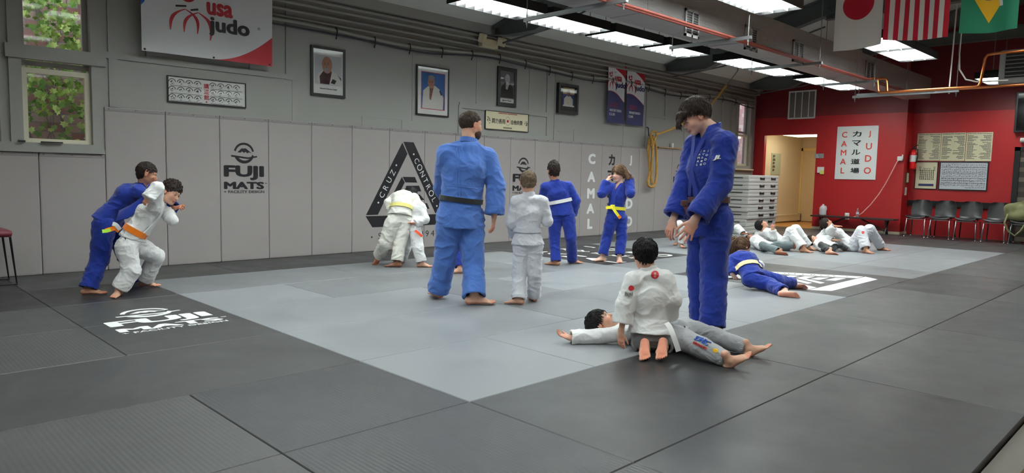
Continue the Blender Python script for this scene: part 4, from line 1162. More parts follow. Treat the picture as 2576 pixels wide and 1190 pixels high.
f = F([(W*0.18, H*0.11), (W*0.85, H*0.11), (W*0.85, H*0.19), (W*0.18, H*0.19)]); f.place('dark_band', (xf-0.001, y0, z0), (0, -1, 0), (0, 0, 1), M['usa_blue'], t, thick=0.003)
t, y0, W, z0, H, xf = far_plate('technique_chart', (2362.5, 442), (2486, 442), 406.5, 479, 18.05, 'wide framed chart of rows of tiny figures above the chairs', 'framed chart', mat('chart_paper', srf((206, 210, 218)), 0.5), 0.012, 0.02, M['black'])
f = Flat()
for r in range(11):
    for c in range(22):
        x, z = W*(0.06+c*0.0415), H*(0.09+r*0.078)
        if r == 0 and c < 12: continue
        for q in range(3):
            a = rr.uniform(0, 6.28); l = rr.uniform(.012, .024); px_, pz_ = x+rr.uniform(-.008, .008), z+rr.uniform(-.006, .01)
            f.poly([(px_, pz_), (px_+l*math.cos(a), pz_+l*math.sin(a)), (px_+l*math.cos(a)+.004, pz_+l*math.sin(a)+.005), (px_+.005, pz_+.006)])
for q in (0.80, 0.60, 0.24, 0.42, 0.33): f.poly([(W*0.05, H*q), (W*0.96, H*q), (W*0.96, H*(q+0.007)), (W*0.05, H*(q+0.007))])
f.place('printed_figures', (xf-0.001, y0, z0), (0, -1, 0), (0, 0, 1), mat('chart_ink', srf((96, 92, 100)), 0.6), t, thick=0.003)
# small wall fittings
def fit_box(name, p0, p1, X, label, cat, m, depth, r=0.01):
    a = onX(*p0, X); c = onX(*p1, X)
    b = MB(); b.bbox((X-depth, min(a[1], c[1]), min(a[2], c[2])), (X-0.001, max(a[1], c[1]), max(a[2], c[2])), r)
    return tag(b.build(name, m), label, cat)
o = fit_box('direction_sign', (2050, 386.5), (2072, 398), RX, 'small grey direction sign with two lines beside the doorway', 'sign', M['grey_plastic'], 0.012, 0.003)
a = onX(2050, 398, RX)
f = Flat(); f.text('Men', (0.05, 0.075), 0.03, fit=(0.06, 0.03), bold=0.01); f.text('Ladies', (0.06, 0.030), 0.03, fit=(0.085, 0.03), bold=0.01)
f.place('sign_text', (RX-0.013, a[1], a[2]), (0, -1, 0), (0, 0, 1), M['print_white'], o, thick=0.002)
t = fit_box('thermostat', (2057, 420), (2073, 435), RX, 'white thermostat with a yellow note beside the doorway', 'thermostat', M['white'], 0.03)
a = onX(2063.5, 436, RX); b = MB(); b.box((RX-0.034, a[1]-0.10, a[2]-0.02), (RX-0.031, a[1], a[2]+0.07)); b.build('sticky_note', mat('sticky_note', srf((226, 218, 110)), 0.6), t)
a = onX(2125, 550, RX)
b = MB(); b.bbox((RX-0.012, a[1]-0.10, a[2]-0.02), (RX-0.001, a[1]+0.0, a[2]+0.14), 0.004); t = b.build('wall_outlet', M['white']); tag(t, 'white wall outlet with plugs low on the red wall', 'outlet')
b = MB(); b.bbox((RX-0.05, a[1]-0.085, a[2]+0.07), (RX-0.012, a[1]-0.02, a[2]+0.12), 0.008); b.bbox((RX-0.05, a[1]-0.085, a[2]-0.0), (RX-0.012, a[1]-0.02, a[2]+0.05), 0.008); b.build('plug', M['white'], t)
a = onX(2266, 399, RX); t = empty('wall_plug_adapter', (RX, a[1], a[2])); tag(t, 'white plug adapter near the corner of the red wall', 'plug adapter')
b = MB(); b.bbox((RX-0.06, a[1]-0.05, a[2]-0.05), (RX-0.001, a[1]+0.06, a[2]+0.05), 0.015); b.bbox((RX-0.05, a[1]-0.06, a[2]-0.02), (RX-0.01, a[1]-0.03, a[2]+0.09), 0.01); b.build('adapter_body', M['white'], t)
cpts = [(2262, 402), (2256, 408), (2245, 430), (2228, 462), (2210, 490), (2190, 515), (2170, 535), (2156, 544), (2140, 548)]
b = MB(); b.tube([tuple(onX(p, q, RX-0.04-0.03*k)) for k, (p, q) in enumerate(cpts)], 0.011, 6); o = b.build('power_cord', mat('pale_pink_cord', srf((222, 168, 160)), 0.5), smooth=True); tag(o, 'pale cord swooping from the adapter down to the bench', 'cord')
# on the short return wall
t = empty('fire_extinguisher', (17.85, 5.17, 1.5)); tag(t, 'red fire extinguisher with white label hung at the wall corner', 'fire extinguisher')
ex, ey_ = onX(2283, 400, 17.85)[1], 5.14
cz0, cz1 = onX(2283, 426, 17.85)[2], onX(2283, 385, 17.85)[2]
b = MB(); b.lathe([(0.03, 0), (0.07, 0.01), (0.075, 0.04), (0.075, 0.34), (0.06, 0.40), (0.028, 0.43), (0.024, 0.46)], (17.85, ey_, cz0), 20); b.build('cylinder', mat('extinguisher_red', srf((206, 22, 26)), 0.25), t, smooth=True)
b = MB(); b.lathe([(0.076, 0.17), (0.0765, 0.18), (0.0765, 0.31), (0.076, 0.32)], (17.85, ey_, cz0), 20); b.build('label', M['paper'], t, smooth=True)
b = MB(); b.bbox((17.80, ey_-0.02, cz0+0.45), (17.90, ey_+0.02, cz0+0.50), 0.01); b.tube([(17.85, ey_, cz0+0.50), (17.80, ey_-0.06, cz0+0.55), (17.78, ey_-0.10, cz0+0.54)], 0.01, 6)
b.tube([(17.85, ey_-0.02, cz0+0.47), (17.80, ey_-0.09, cz0+0.45), (17.79, ey_-0.10, cz0+0.30), (17.80, ey_-0.08, cz0+0.14)], 0.011, 8); b.build('valve_and_hose', M['black_metal'], t)
b = MB(); b.box((17.76, 5.225, 1.18), (17.92, 5.25, 1.42)); t = b.build('framed_notice', M['trim_brown']); tag(t, 'small brown framed notice under the extinguisher', 'framed notice')
b = MB(); b.box((17.775, 5.222, 1.195), (17.905, 5.226, 1.405)); b.build('paper', M['paper_cream'], t)
b = MB(); b.bbox((17.78, 5.235, 0.90), (17.87, 5.25, 1.08), 0.004); t = b.build('switch_plate', M['white']); tag(t, 'white switch plate below the framed notice', 'switch plate')
# TV, dark framed opening with patterned curtain
t = empty('television', (18.0, 2.7, 2.25)); tag(t, 'large black wall television at the end of the red wall', 'television')
b = MB(); b.bbox((17.92, 1.7, 2.28), (17.98, 3.30, 3.12), 0.01); b.build('cabinet', M['black'], t)
b = MB(); b.box((17.915, 1.74, 2.32), (17.921, 3.26, 3.08)); b.build('screen', mat('tv_screen', srf((8, 9, 12)), 0.12), t)
b = MB(); b.bbox((17.98, 2.2, 2.5), (18.049, 2.9, 2.9), 0.01); b.build('wall_bracket', M['black'], t)
t = empty('roller_blind', (18.0, 3.0, 2.05)); tag(t, 'short white roller blind box beneath the television', 'blind box')
b = MB(); b.tube([(17.96, 3.17, 2.12), (17.96, 2.2, 2.12)], 0.05, 12); b.build('blind_roll', M['white'], t, smooth=True)
d2 = empty('door_2', (18.05, 2.8, 0)); struct(d2)
b = MB(); b.box((17.99, 3.16, 0), (18.05, 3.26, 1.98)); b.box((17.99, 1.5, 1.90), (18.05, 3.26, 1.98)); struct(b.build('door_frame', M['black'], d2))
stone = brick_mat('patterned_panel', srf((78, 70, 62)), srf((112, 102, 90)), srf((60, 54, 50)), 2.4)
b = MB(); b.box((18.02, 1.5, 0.0), (18.04, 3.16, 1.90)); struct(b.build('door_leaf', stone, d2))

# ================================================================== FURNITURE
def shell_chair(x, y, rz, label, group=None):
    """black moulded shell on a chromed tube frame; the sitter faces +x before the turn"""
    t = empty('stacking_chair', (x, y, 0), rz); tag(t, label, 'chair', group)
    Mx = Matrix.Translation((x, y, 0)) @ Matrix.Rotation(rz, 4, 'Z')
    # one continuous shell: seat profile sweeping up to the back
    prof = [(0.24, 0.425), (0.235, 0.445), (0.15, 0.44), (0.02, 0.425), (-0.12, 0.425), (-0.18, 0.445), (-0.215, 0.50), (-0.235, 0.60), (-0.26, 0.72), (-0.275, 0.80), (-0.28, 0.815)]
    wid = [0.185, 0.195, 0.205, 0.208, 0.205, 0.20, 0.20, 0.208, 0.20, 0.16, 0.11]
    vs = []; fs = []; nx = 8
    for (px_, pz_), w in zip(prof, wid):
        for k in range(nx+1):
            u = 2*k/nx-1
            lift = 0.035*abs(u)**2.2 if pz_ < 0.46 else 0.0
            fwd = 0.045*abs(u)**2.0 if pz_ >= 0.5 else 0.01*abs(u)
            vs.append((px_+fwd, u*w, pz_+lift))
    n = len(prof)
    for i in range(n-1):
        for k in range(nx):
            a = i*(nx+1)+k; fs.append((a, a+1, a+nx+2, a+nx+1))
    b = MB()
    top = [Mx @ Vector(p) for p in vs]
    bot = [Mx @ Vector((p[0]-(0.012 if p[2] > 0.5 else 0), p[1], p[2]-(0.012 if p[2] <= 0.5 else 0))) for p in vs]
    o = len(vs)
    b.add(top+bot, fs+[tuple(i+o for i in reversed(f)) for f in fs])
    rim = [k for k in range(nx+1)]+[i*(nx+1)+nx for i in range(1, n)]+[(n-1)*(nx+1)+k for k in range(nx-1, -1, -1)]+[i*(nx+1) for i in range(n-2, 0, -1)]
    b.add(top+bot, [(rim[i], rim[i]+o, rim[(i+1) % len(rim)]+o, rim[(i+1) % len(rim)]) for i in range(len(rim))])
    b.build('seat_shell', mat('moulded_black_plastic', srf((38, 38, 40)), 0.38) if 'shellm' not in M else M['shellm'], t, smooth=True)
    for sx, sy in ((1, 1), (1, -1), (-1, 1), (-1, -1)):
        b = MB(); b.tube([Mx @ Vector((sx*0.12, sy*0.13, 0.415)), Mx @ Vector((sx*0.19, sy*0.175, 0.40)), Mx @ Vector((sx*0.24, sy*0.20, 0.012))], 0.0125, 8)
        b.tube([Mx @ Vector((sx*0.24, sy*0.20, 0.0)), Mx @ Vector((sx*0.24, sy*0.20, 0.02))], 0.016, 8)
        b.build('leg', M['chrome'], t, smooth=True)
    for sy in (-1, 1):
        b = MB(); b.tube([Mx @ Vector((0.19, sy*0.175, 0.40)), Mx @ Vector((-0.19, sy*0.175, 0.40))], 0.011, 6); b.build('seat_rail', M['chrome'], t)
    b = MB(); b.tube([Mx @ Vector((0.19, -0.175, 0.40)), Mx @ Vector((0.19, 0.175, 0.40))], 0.011, 6); b.build('cross_bar', M['chrome'], t)
    return t
M['shellm'] = mat('moulded_black_plastic', srf((40, 40, 42)), 0.36)
for k, y in enumerate((4.80, 4.33, 3.85, 3.35)):
    shell_chair(17.32, y, math.pi, 'black shell chair with chrome legs, %s from the fire extinguisher' % ORD[k], 'row of black chairs by the red wall')
shell_chair(17.32, 2.88, math.pi, 'black shell chair holding the olive bag at the row end', None)
# olive bag
def blob(name, c, r, m, seed, parent=None, n=20, squash=0.75):
    rg = np.random.default_rng(seed); ph = rg.uniform(0, 6.28, 6)
    b = MB(); vs = []; fs = []
    for i in range(n+1):
        th = math.pi*i/n
        for k in range(2*n):
            a = math.pi*k/n
            d = np.array([math.sin(th)*math.cos(a), math.sin(th)*math.sin(a), math.cos(th)])
            q = 1+0.10*math.sin(3*a+ph[0]+2*th)+0.07*math.sin(5*th+ph[1]+a)+0.04*math.sin(9*a+ph[2])
            z = d[2]*r[2]*q
            if z < -r[2]*squash: z = -r[2]*squash
            vs.append((c[0]+d[0]*r[0]*q, c[1]+d[1]*r[1]*q, c[2]+z))
    for i in range(n):
        for k in range(2*n):
            fs.append((i*2*n+k, (i+1)*2*n+k, (i+1)*2*n+(k+1) % (2*n), i*2*n+(k+1) % (2*n)))
    b.add(vs, fs); return b.build(name, m, parent, smooth=True)
OL = mat('olive_canvas', srf((122, 122, 84)), 0.8, noise=(9, 0.25), bump=(60, 0.5))
t = empty('duffel_bag', (17.3, 2.9, 0.45)); tag(t, 'olive green canvas bag slumped on the last black chair', 'bag')
blob('bag_body', (17.30, 2.92, 0.62), (0.21, 0.30, 0.22), OL, 3, t)
b = MB(); b.tube([(17.08, 3.12, 0.60), (17.03, 3.16, 0.42), (17.02, 3.08, 0.25), (17.03, 2.97, 0.17), (17.04, 2.88, 0.28), (17.06, 2.80, 0.46)], 0.018, 6); b.build('strap', OL, t, smooth=True)
# bench with jug and bottle
t = empty('bench', (17.36, 6.15, 0)); tag(t, 'long dark wooden trestle bench against the red wall', 'bench')
BM = mat('dark_stained_wood', srf((40, 34, 34)), 0.45)
b = MB(); b.bbox((17.16, 5.25, 0.325), (17.52, 7.12, 0.36), 0.006); b.build('bench_top', BM, t)
for y in (5.45, 6.92):
    b = MB()
    b.tube([(17.24, y, 0.325), (17.42, y, 0.0)], 0.022, 6); b.tube([(17.44, y, 0.325), (17.24, y, 0.0)], 0.022, 6); b.build('leg', BM, t)
    s = 1 if y < 6 else -1
    b = MB(); b.tube([(17.34, y, 0.06), (17.34, y+s*0.55, 0.32)], 0.02, 6); b.build('brace', BM, t)
t = empty('water_jug', (17.3, 6.88, 0.36)); tag(t, 'translucent white plastic gallon jug on the dark bench', 'jug')
JM = mat('milky_plastic', srf((226, 228, 232)), 0.35, trans=0.35)
b = MB(); b.lathe([(0.05, 0), (0.078, 0.008), (0.08, 0.03), (0.08, 0.16), (0.072, 0.19), (0.045, 0.225), (0.022, 0.245), (0.020, 0.255)], (17.3, 6.88, 0.36), 20); b.build('jug_body', JM, t, smooth=True)
b = MB(); b.tube([(17.3, 6.83, 0.59), (17.3, 6.80, 0.56), (17.3, 6.795, 0.50), (17.3, 6.81, 0.47)], 0.011, 6); b.build('handle', JM, t, smooth=True)
b = MB(); b.lathe([(0.021, 0), (0.021, 0.016), (0.018, 0.018)], (17.3, 6.88, 0.612), 12); b.build('cap', M['white'], t)
t = empty('water_bottle', (17.3, 6.08, 0.36)); tag(t, 'clear plastic water bottle standing on the dark bench', 'bottle')
b = MB(); b.lathe([(0.028, 0), (0.033, 0.008), (0.033, 0.05), (0.030, 0.055), (0.033, 0.062), (0.033, 0.13), (0.022, 0.165), (0.013, 0.18), (0.013, 0.19)], (17.3, 6.08, 0.36), 16); b.build('bottle_body', mat('clear_plastic', (0.95, 0.97, 1), 0.1, trans=0.9), t, smooth=True)
b = MB(); b.lathe([(0.0335, 0.07), (0.0337, 0.075), (0.0337, 0.11), (0.0335, 0.115)], (17.3, 6.08, 0.36), 16); b.build('label', mat('pale_blue_label', srf((196, 206, 220)), 0.5), t)
b = MB(); b.lathe([(0.014, 0), (0.014, 0.014)], (17.3, 6.08, 0.55), 10); b.build('cap', M['white'], t)
# folding crash mats in a stack
SM = mat('grey_folding_mat_vinyl', srf((176, 173, 170)), 0.4, noise=(4, 0.05), bump=(30, 0.15))
SMD = mat('grey_folding_mat_side', srf((150, 150, 144)), 0.4, noise=(4, 0.05))
sx0, sx1, sy0, sy1 = 14.22, 15.62, 7.25, 8.35
for k in range(8):
    z0 = k*0.160; jx = random.uniform(-.02, .02); jy = random.uniform(-.015, .015)
    lab = 'grey folding crash mat with black handles, %s' % ('bottommost of the stack' if k == 0 else 'topmost of the stack' if k == 7 else '%s up from the bottom of the stack' % ORD[k])
    t = empty('folding_mat', (sx0+jx, sy0+jy, z0)); tag(t, lab, 'folding mat', 'stack of folding crash mats')
    b = MB(); b.bbox((sx0+jx, sy0+jy, z0+0.002), (sx1+jx, sy1+jy, z0+0.078), 0.02); b.bbox((sx0+jx, sy0+jy, z0+0.082), (sx1+jx, sy1+jy, z0+0.158), 0.02)
    b.bbox((sx0+jx+0.004, sy0+jy+0.004, z0+0.02), (sx1+jx-0.004, sy1+jy-0.02, z0+0.14), 0.01); b.build('mat_body', SM, t, smooth=False)
    for q in (0.42, 0.80):
        xx = sx0+jx+1.4*q
        b = MB(); zc = z0+0.085
        b.add([(xx-0.10, sy0+jy-0.012, zc-0.028), (xx-0.055, sy0+jy-0.014, zc-0.016), (xx+0.055, sy0+jy-0.014, zc-0.016), (xx+0.10, sy0+jy-0.012, zc-0.028),
               (xx+0.10, sy0+jy-0.012, zc+0.028), (xx+0.055, sy0+jy-0.014, zc+0.016), (xx-0.055, sy0+jy-0.014, zc+0.016), (xx-0.10, sy0+jy-0.012, zc+0.028),
               (xx-0.10, sy0+jy+0.002, zc-0.028), (xx-0.055, sy0+jy+0.002, zc-0.016), (xx+0.055, sy0+jy+0.002, zc-0.016), (xx+0.10, sy0+jy+0.002, zc-0.028),
               (xx+0.10, sy0+jy+0.002, zc+0.028), (xx+0.055, sy0+jy+0.002, zc+0.016), (xx-0.055, sy0+jy+0.002, zc+0.016), (xx-0.10, sy0+jy+0.002, zc+0.028)],
              [(0, 1, 6, 7), (1, 2, 5, 6), (2, 3, 4, 5)]+[(i, i+8, (i+1) % 8+8, (i+1) % 8) for i in range(8)])
        b.build('handle', M['black'], t)
    b = MB(); b.box((sx0+jx-0.008, sy0+jy+0.15, z0+0.09), (sx0+jx+0.003, sy1+jy-0.12, z0+0.106)); b.build('hook_strip', M['black'], t)
# rope: coil on the wall hook and the line up to the roof
RM = mat('hemp_rope', srf((186, 142, 70)), 0.75, noise=(60, 0.3))
def rope(pts, r, name, parent, turns=9.0):
    """three twisted strands along a smoothed path"""
    P = [Vector(p) for p in pts]; fine = []
    for i in range(len(P)-1):
        p0 = P[max(i-1, 0)]; p1 = P[i]; p2 = P[i+1]; p3 = P[min(i+2, len(P)-1)]
        n = max(4, int((p2-p1).length/0.022))
        for k in range(n):
            t_ = k/n; fine.append(0.5*((2*p1)+(-p0+p2)*t_+(2*p0-5*p1+4*p2-p3)*t_*t_+(-p0+3*p1-3*p2+p3)*t_**3))
    fine.append(P[-1])
    b = MB(); dist = 0; u = None; fr = []
    for i, p in enumerate(fine):
        tt = (fine[min(i+1, len(fine)-1)]-fine[max(i-1, 0)]).normalized()
        u = tt.orthogonal().normalized() if u is None else (u-tt*u.dot(tt)).normalized()
        if i: dist += (p-fine[i-1]).length
        fr.append((p, u.copy(), tt.cross(u), dist))
    for s in range(3):
        b.tube([p+(uu*math.cos(d*turns*6.28+s*2.094)+ww*math.sin(d*turns*6.28+s*2.094))*r*0.52 for p, uu, ww, d in fr], r*0.56, 6)
    return b.build(name, RM, parent, smooth=True)
t = empty('climbing_rope', (12.75, 8.78, 2.2)); tag(t, 'thick tan climbing rope coiled on a wall hook and tied up to the roof', 'rope')
hk = onY(1633, 322, 8.80)
b = MB(); b.tube([(hk[0], 8.86, hk[2]+0.02), (hk[0], 8.82, hk[2]+0.0), (hk[0], 8.80, hk[2]-0.16), (hk[0], 8.74, hk[2]-0.22), (hk[0], 8.70, hk[2]-0.16)], 0.012, 6); b.build('hook', M['black_metal'], t)
def W_(x, y, d=8.72): return tuple(onY(x, y, d))
rope([W_(1640, 350), W_(1632, 380), W_(1634, 430), W_(1630, 462), W_(1638, 470), W_(1648, 462), W_(1652, 420), W_(1650, 370), W_(1642, 345, 8.66)], 0.030, 'rope_loop', t)
rope([W_(1645, 345, 8.68), W_(1634, 350), W_(1630, 375), W_(1633, 396)], 0.030, 'rope_tail', t)
rope([W_(1640, 372, 8.64), W_(1648, 350, 8.62), W_(1652, 336, 8.64), W_(1644, 330, 8.66), W_(1637, 342, 8.64), W_(1642, 366, 8.62), W_(1638, 440, 8.70), W_(1641, 462, 8.70)], 0.028, 'rope_wrap', t)
ea, eb = W_(1650, 338, 8.62), tuple(onY(1828, 215, 8.05))
mid = tuple(onY(1730, 303, 8.35))
rope([ea, tuple(onY(1690, 325, 8.5)), mid, tuple(onY(1790, 260, 8.15)), eb], 0.024, 'rope_line', t)
top_ = tuple(onY(1856, 178, 7.95))
b = MB(); b.tube([eb, tuple(onY(1845, 192, 8.0)), top_], 0.012, 6); b.tube([top_, (top_[0], top_[1], ceil_z(top_[1])-0.02)], 0.014, 6); b.build('swivel_and_chain', M['galv'], t)
# maroon chair at the edge
t = empty('padded_chair', (1.1, 8.3, 0)); tag(t, 'maroon padded chair with black sled legs at the edge of the room', 'chair')
ch = [onZ(37, 718), onZ(-60, 700)]
cx0 = ch[0][0]; cy0 = ch[0][1]
MR = mat('maroon_vinyl', srf((116, 42, 54)), 0.45)
b = MB(); b.bbox((cx0-0.50, cy0-0.02, 0.47), (cx0+0.0, cy0+0.44, 0.535), 0.03); b.build('seat', MR, t, smooth=True)
for yy in (cy0+0.01, cy0+0.41):
    b = MB(); b.tube([(cx0-0.48, yy, 0.47), (cx0-0.50, yy, 0.02), (cx0+0.02, yy, 0.012), (cx0-0.02, yy, 0.47)], 0.011, 8); b.build('leg', M['black_metal'], t)
b = MB(); b.bbox((cx0-0.54, cy0+0.0, 0.62), (cx0-0.49, cy0+0.42, 0.95), 0.02); b.build('backrest', MR, t, smooth=True)
for yy in (cy0+0.02, cy0+0.40):
    b = MB(); b.tube([(cx0-0.49, yy, 0.45), (cx0-0.53, yy, 0.95)], 0.011, 8); b.build('back_post', M['black_metal'], t)
# small things on ledges
b = MB(); b.bbox((1.70, 8.80, 1.40), (1.90, 8.825, 1.415), 0.004); o = b.build('marker_pen', M['black']); tag(o, 'black marker lying on the ledge below the ivy window', 'marker')
b = MB(); b.bbox((1.50, 8.80, 1.40), (1.565, 8.825, 1.418), 0.004); o = b.build('window_catch', M['black']); tag(o, 'small black catch on the ledge beside the marker', 'catch')
b = MB(); b.box((13.1, 8.80, 1.826), (14.0, 8.875, 1.85)); o = b.build('ledge_board', mat('raw_board', srf((168, 132, 100)), 0.6)); tag(o, 'bare wooden strip lying on top of the pads by the rope', 'board')
b = MB(); b.bbox((13.62, 8.80, 1.852), (13.68, 8.86, 1.95), 0.006); o = b.build('small_box', M['white']); tag(o, 'tiny white box standing on the wooden strip', 'box')

# ================================================================== PEOPLE
def v3(a): return np.array(a, dtype=np.float64)
def nrm(a):
    a = v3(a); n = np.linalg.norm(a); return a/n if n > 1e-9 else a
class Vol:
    """a sampled distance field; shapes are melted together and then skinned as one surface"""
    def __init__(self, lo, hi, h):
        self.lo = v3(lo)-2*h; self.h = h
        self.n = np.ceil((v3(hi)+2*h-self.lo)/h).astype(int)+1
        self.A = np.ones(self.n, np.float32)
    def _blk(self, lo, hi):
        i0 = np.clip(np.floor((v3(lo)-self.lo)/self.h).astype(int), 0, self.n-1)
        i1 = np.clip(np.ceil((v3(hi)-self.lo)/self.h).astype(int)+1, 1, self.n)
        sl = tuple(slice(a, b) for a, b in zip(i0, i1))
        ax = [(self.lo[k]+self.h*np.arange(i0[k], i1[k])).astype(np.float32) for k in range(3)]
        return sl, ax[0][:, None, None], ax[1][None, :, None], ax[2][None, None, :]
    def add(self, prim, k=0.01):
        lo, hi, fn = prim
        pad = k+2.5*self.h
        sl, X, Y, Z = self._blk(v3(lo)-pad, v3(hi)+pad)
        if min(self.A[sl].shape) == 0: return self
        d = fn(X, Y, Z); a = self.A[sl]
        if k > 0:
            q = np.maximum(k-np.abs(a-d), 0)/k
            self.A[sl] = np.minimum(a, d)-q*q*k*0.25
        else: self.A[sl] = np.minimum(a, d)
        return self
    def cut(self, prim, k=0.004):
        lo, hi, fn = prim
        pad = k+2.5*self.h
        sl, X, Y, Z = self._blk(v3(lo)-pad, v3(hi)+pad)
        if min(self.A[sl].shape) == 0: return self
        d = -fn(X, Y, Z); a = self.A[sl]
        if k > 0:
            q = np.maximum(k-np.abs(a-d), 0)/k
            self.A[sl] = np.maximum(a, d)+q*q*k*0.25
        else: self.A[sl] = np.maximum(a, d)
        return self
    def clip_floor(self, z):
        sl, X, Y, Z = self._blk(self.lo, self.lo+self.n*self.h)
        self.A = np.maximum(self.A, (z-Z).astype(np.float32)+0*self.A)
    def mesh(self):
        A = self.A; s = A < 0
        s[0] = s[-1] = False; s[:, 0] = s[:, -1] = False; s[:, :, 0] = s[:, :, -1] = False
        c = np.zeros(tuple(n-1 for n in s.shape), np.int8)
        for i in (0, 1):
            for j in (0, 1):
                for k in (0, 1):
                    c += s[i:s.shape[0]-1+i, j:s.shape[1]-1+j, k:s.shape[2]-1+k]
        act = (c > 0) & (c < 8)
        idx = np.full(act.shape, -1, np.int32)
        I = np.argwhere(act); idx[act] = np.arange(len(I))
        acc = np.zeros((len(I), 3)); cnt = np.zeros(len(I))
        cor = [(i, j, k) for i in (0, 1) for j in (0, 1) for k in (0, 1)]
        val = {q: A[I[:, 0]+q[0], I[:, 1]+q[1], I[:, 2]+q[2]] for q in cor}
        for a in cor:
            for ax in range(3):
                if a[ax] == 0:
                    b = list(a); b[ax] = 1; b = tuple(b)
                    va, vb = val[a], val[b]; m = (va < 0) != (vb < 0)
                    t = va[m]/(va[m]-vb[m])
                    p = np.tile(v3(a), (m.sum(), 1)); p[:, ax] += t
                    acc[m] += p; cnt[m] += 1
        V = self.lo + (I + acc/np.maximum(cnt, 1)[:, None])*self.h
        Fs = []
        for ax in range(3):
            o = [x for x in range(3) if x != ax]
            sa = np.take(s, range(0, s.shape[ax]-1), ax); sb = np.take(s, range(1, s.shape[ax]), ax)
            E = np.argwhere(sa != sb)
            E = E[(E[:, o[0]] > 0) & (E[:, o[1]] > 0) & (E[:, o[0]] < s.shape[o[0]]-1) & (E[:, o[1]] < s.shape[o[1]]-1)]
            d = [np.zeros(3, int) for _ in range(4)]
            d[1][o[0]] = -1; d[2][o[0]] = -1; d[2][o[1]] = -1; d[3][o[1]] = -1
            q = np.stack([idx[tuple((E+dd).T)] for dd in d], 1)
            fl = sa[tuple(E.T)]
            if ax == 1: fl = ~fl
            q[~fl] = q[~fl][:, ::-1]
            Fs.append(q)
        Fc = np.concatenate(Fs); Fc = Fc[(Fc >= 0).all(1)]
        return V, Fc
def ellp(c, r, R=None):
    """ellipsoid; R rows are its axes"""
    c = v3(c); r = v3(r); R = np.eye(3) if R is None else v3(R)
    ext = np.sqrt(((R.T*r)**2).sum(1)) if True else r
    def fn(X, Y, Z):
        x, y, z = X-c[0], Y-c[1], Z-c[2]
        u = [(x*R[i, 0]+y*R[i, 1]+z*R[i, 2]) for i in range(3)]
        k0 = np.sqrt(sum((u[i]/r[i])**2 for i in range(3))); k1 = np.sqrt(sum((u[i]/r[i]**2)**2 for i in range(3)))+1e-6
        return (k0*(k0-1)/k1).astype(np.float32)
    return c-ext, c+ext, fn
def cone(a, b, ra, rb=None, side=None, flat=False):
    """tapered limb from a to b; radii numbers or (across, deep); side = the across direction; flat cuts the ends square"""
    a = v3(a); b = v3(b); rb = ra if rb is None else rb
    ra = (ra, ra) if np.isscalar(ra) else ra; rb = (rb, rb) if np.isscalar(rb) else rb
    ax = b-a; L = np.linalg.norm(ax)+1e-9; ax = ax/L
    side = v3(side) if side is not None else v3((1, 0, 0)) if abs(ax[0]) < 0.8 else v3((0, 1, 0))
    s = nrm(side-ax*side.dot(ax)); w = np.cross(ax, s)
    m = max(ra[0], ra[1], rb[0], rb[1])
    def fn(X, Y, Z):
        x, y, z = X-a[0], Y-a[1], Z-a[2]
        u = x*ax[0]+y*ax[1]+z*ax[2]
        t = np.clip(u/L, 0, 1)
        uo = u-t*L
        p = x*s[0]+y*s[1]+z*s[2]; q = x*w[0]+y*w[1]+z*w[2]
        rx = ra[0]+(rb[0]-ra[0])*t; ry = ra[1]+(rb[1]-ra[1])*t
        mn = np.minimum(rx, ry)
        if flat:
            l = np.sqrt((p/rx)**2+(q/ry)**2)
            return np.maximum((l-1)*mn, np.abs(uo)).astype(np.float32) if False else np.maximum((l-1)*mn, np.maximum(u-L, -u)).astype(np.float32)
        l = np.sqrt((p/rx)**2+(q/ry)**2+(uo/mn)**2)
        return ((l-1)*mn).astype(np.float32)
    return np.minimum(a, b)-m, np.maximum(a, b)+m, fn
def slabcut(prim, p0, n):
    """keep only the part of prim with (p-p0).n < 0"""
    lo, hi, fn = prim; p0 = v3(p0); n = nrm(n)
    def f2(X, Y, Z):
        return np.maximum(fn(X, Y, Z), ((X-p0[0])*n[0]+(Y-p0[1])*n[1]+(Z-p0[2])*n[2]).astype(np.float32))
    return lo, hi, f2
# ---- noise for folds
_PT = np.random.default_rng(5).permutation(256); _PT = np.concatenate([_PT, _PT, _PT])
_GR = np.random.default_rng(6).normal(size=(256, 3)); _GR /= np.linalg.norm(_GR, axis=1)[:, None]
def perlin(P):
    Pi = np.floor(P).astype(int); f = P-Pi; Pi &= 255
    u = f*f*f*(f*(f*6-15)+10); out = 0
    for i in (0, 1):
        for j in (0, 1):
            for k in (0, 1):
                g_ = _GR[_PT[_PT[_PT[(Pi[:, 0]+i) & 255]+((Pi[:, 1]+j) & 255)]+((Pi[:, 2]+k) & 255)]]
                d = f-np.array([i, j, k])
                w = np.prod(np.where(np.array([i, j, k]), u, 1-u), axis=1)
                out = out+w*(g_*d).sum(1)
    return out
def normals(V, Fc):
    a, b, c, d = (V[Fc[:, i]] for i in range(4))
    n = np.cross(c-a, d-b); N = np.zeros_like(V)
    for i in range(4): np.add.at(N, Fc[:, i], n)
    return N/(np.linalg.norm(N, axis=1)[:, None]+1e-12)
def crumple(V, Fc, amp, scale=0.16, seed=0, floor=None):
    N = normals(V, Fc)
    Q = V/scale + seed*7.31
    wv = np.stack([perlin(Q*0.7+11), perlin(Q*0.7+23), perlin(Q*0.7+37)], 1)*0.9
    r1 = 1-np.abs(perlin((Q+wv)*np.array([0.9, 0.9, 1.25])))*2.2
    r2 = 1-np.abs(perlin((Q+wv)*np.array([2.3, 2.3, 3.4])+5))*2.4
    d = amp*(1.35*np.clip(r1, 0, 1)**1.6+0.45*np.clip(r2, 0, 1)**2-0.70)
    return V+N*d[:, None]
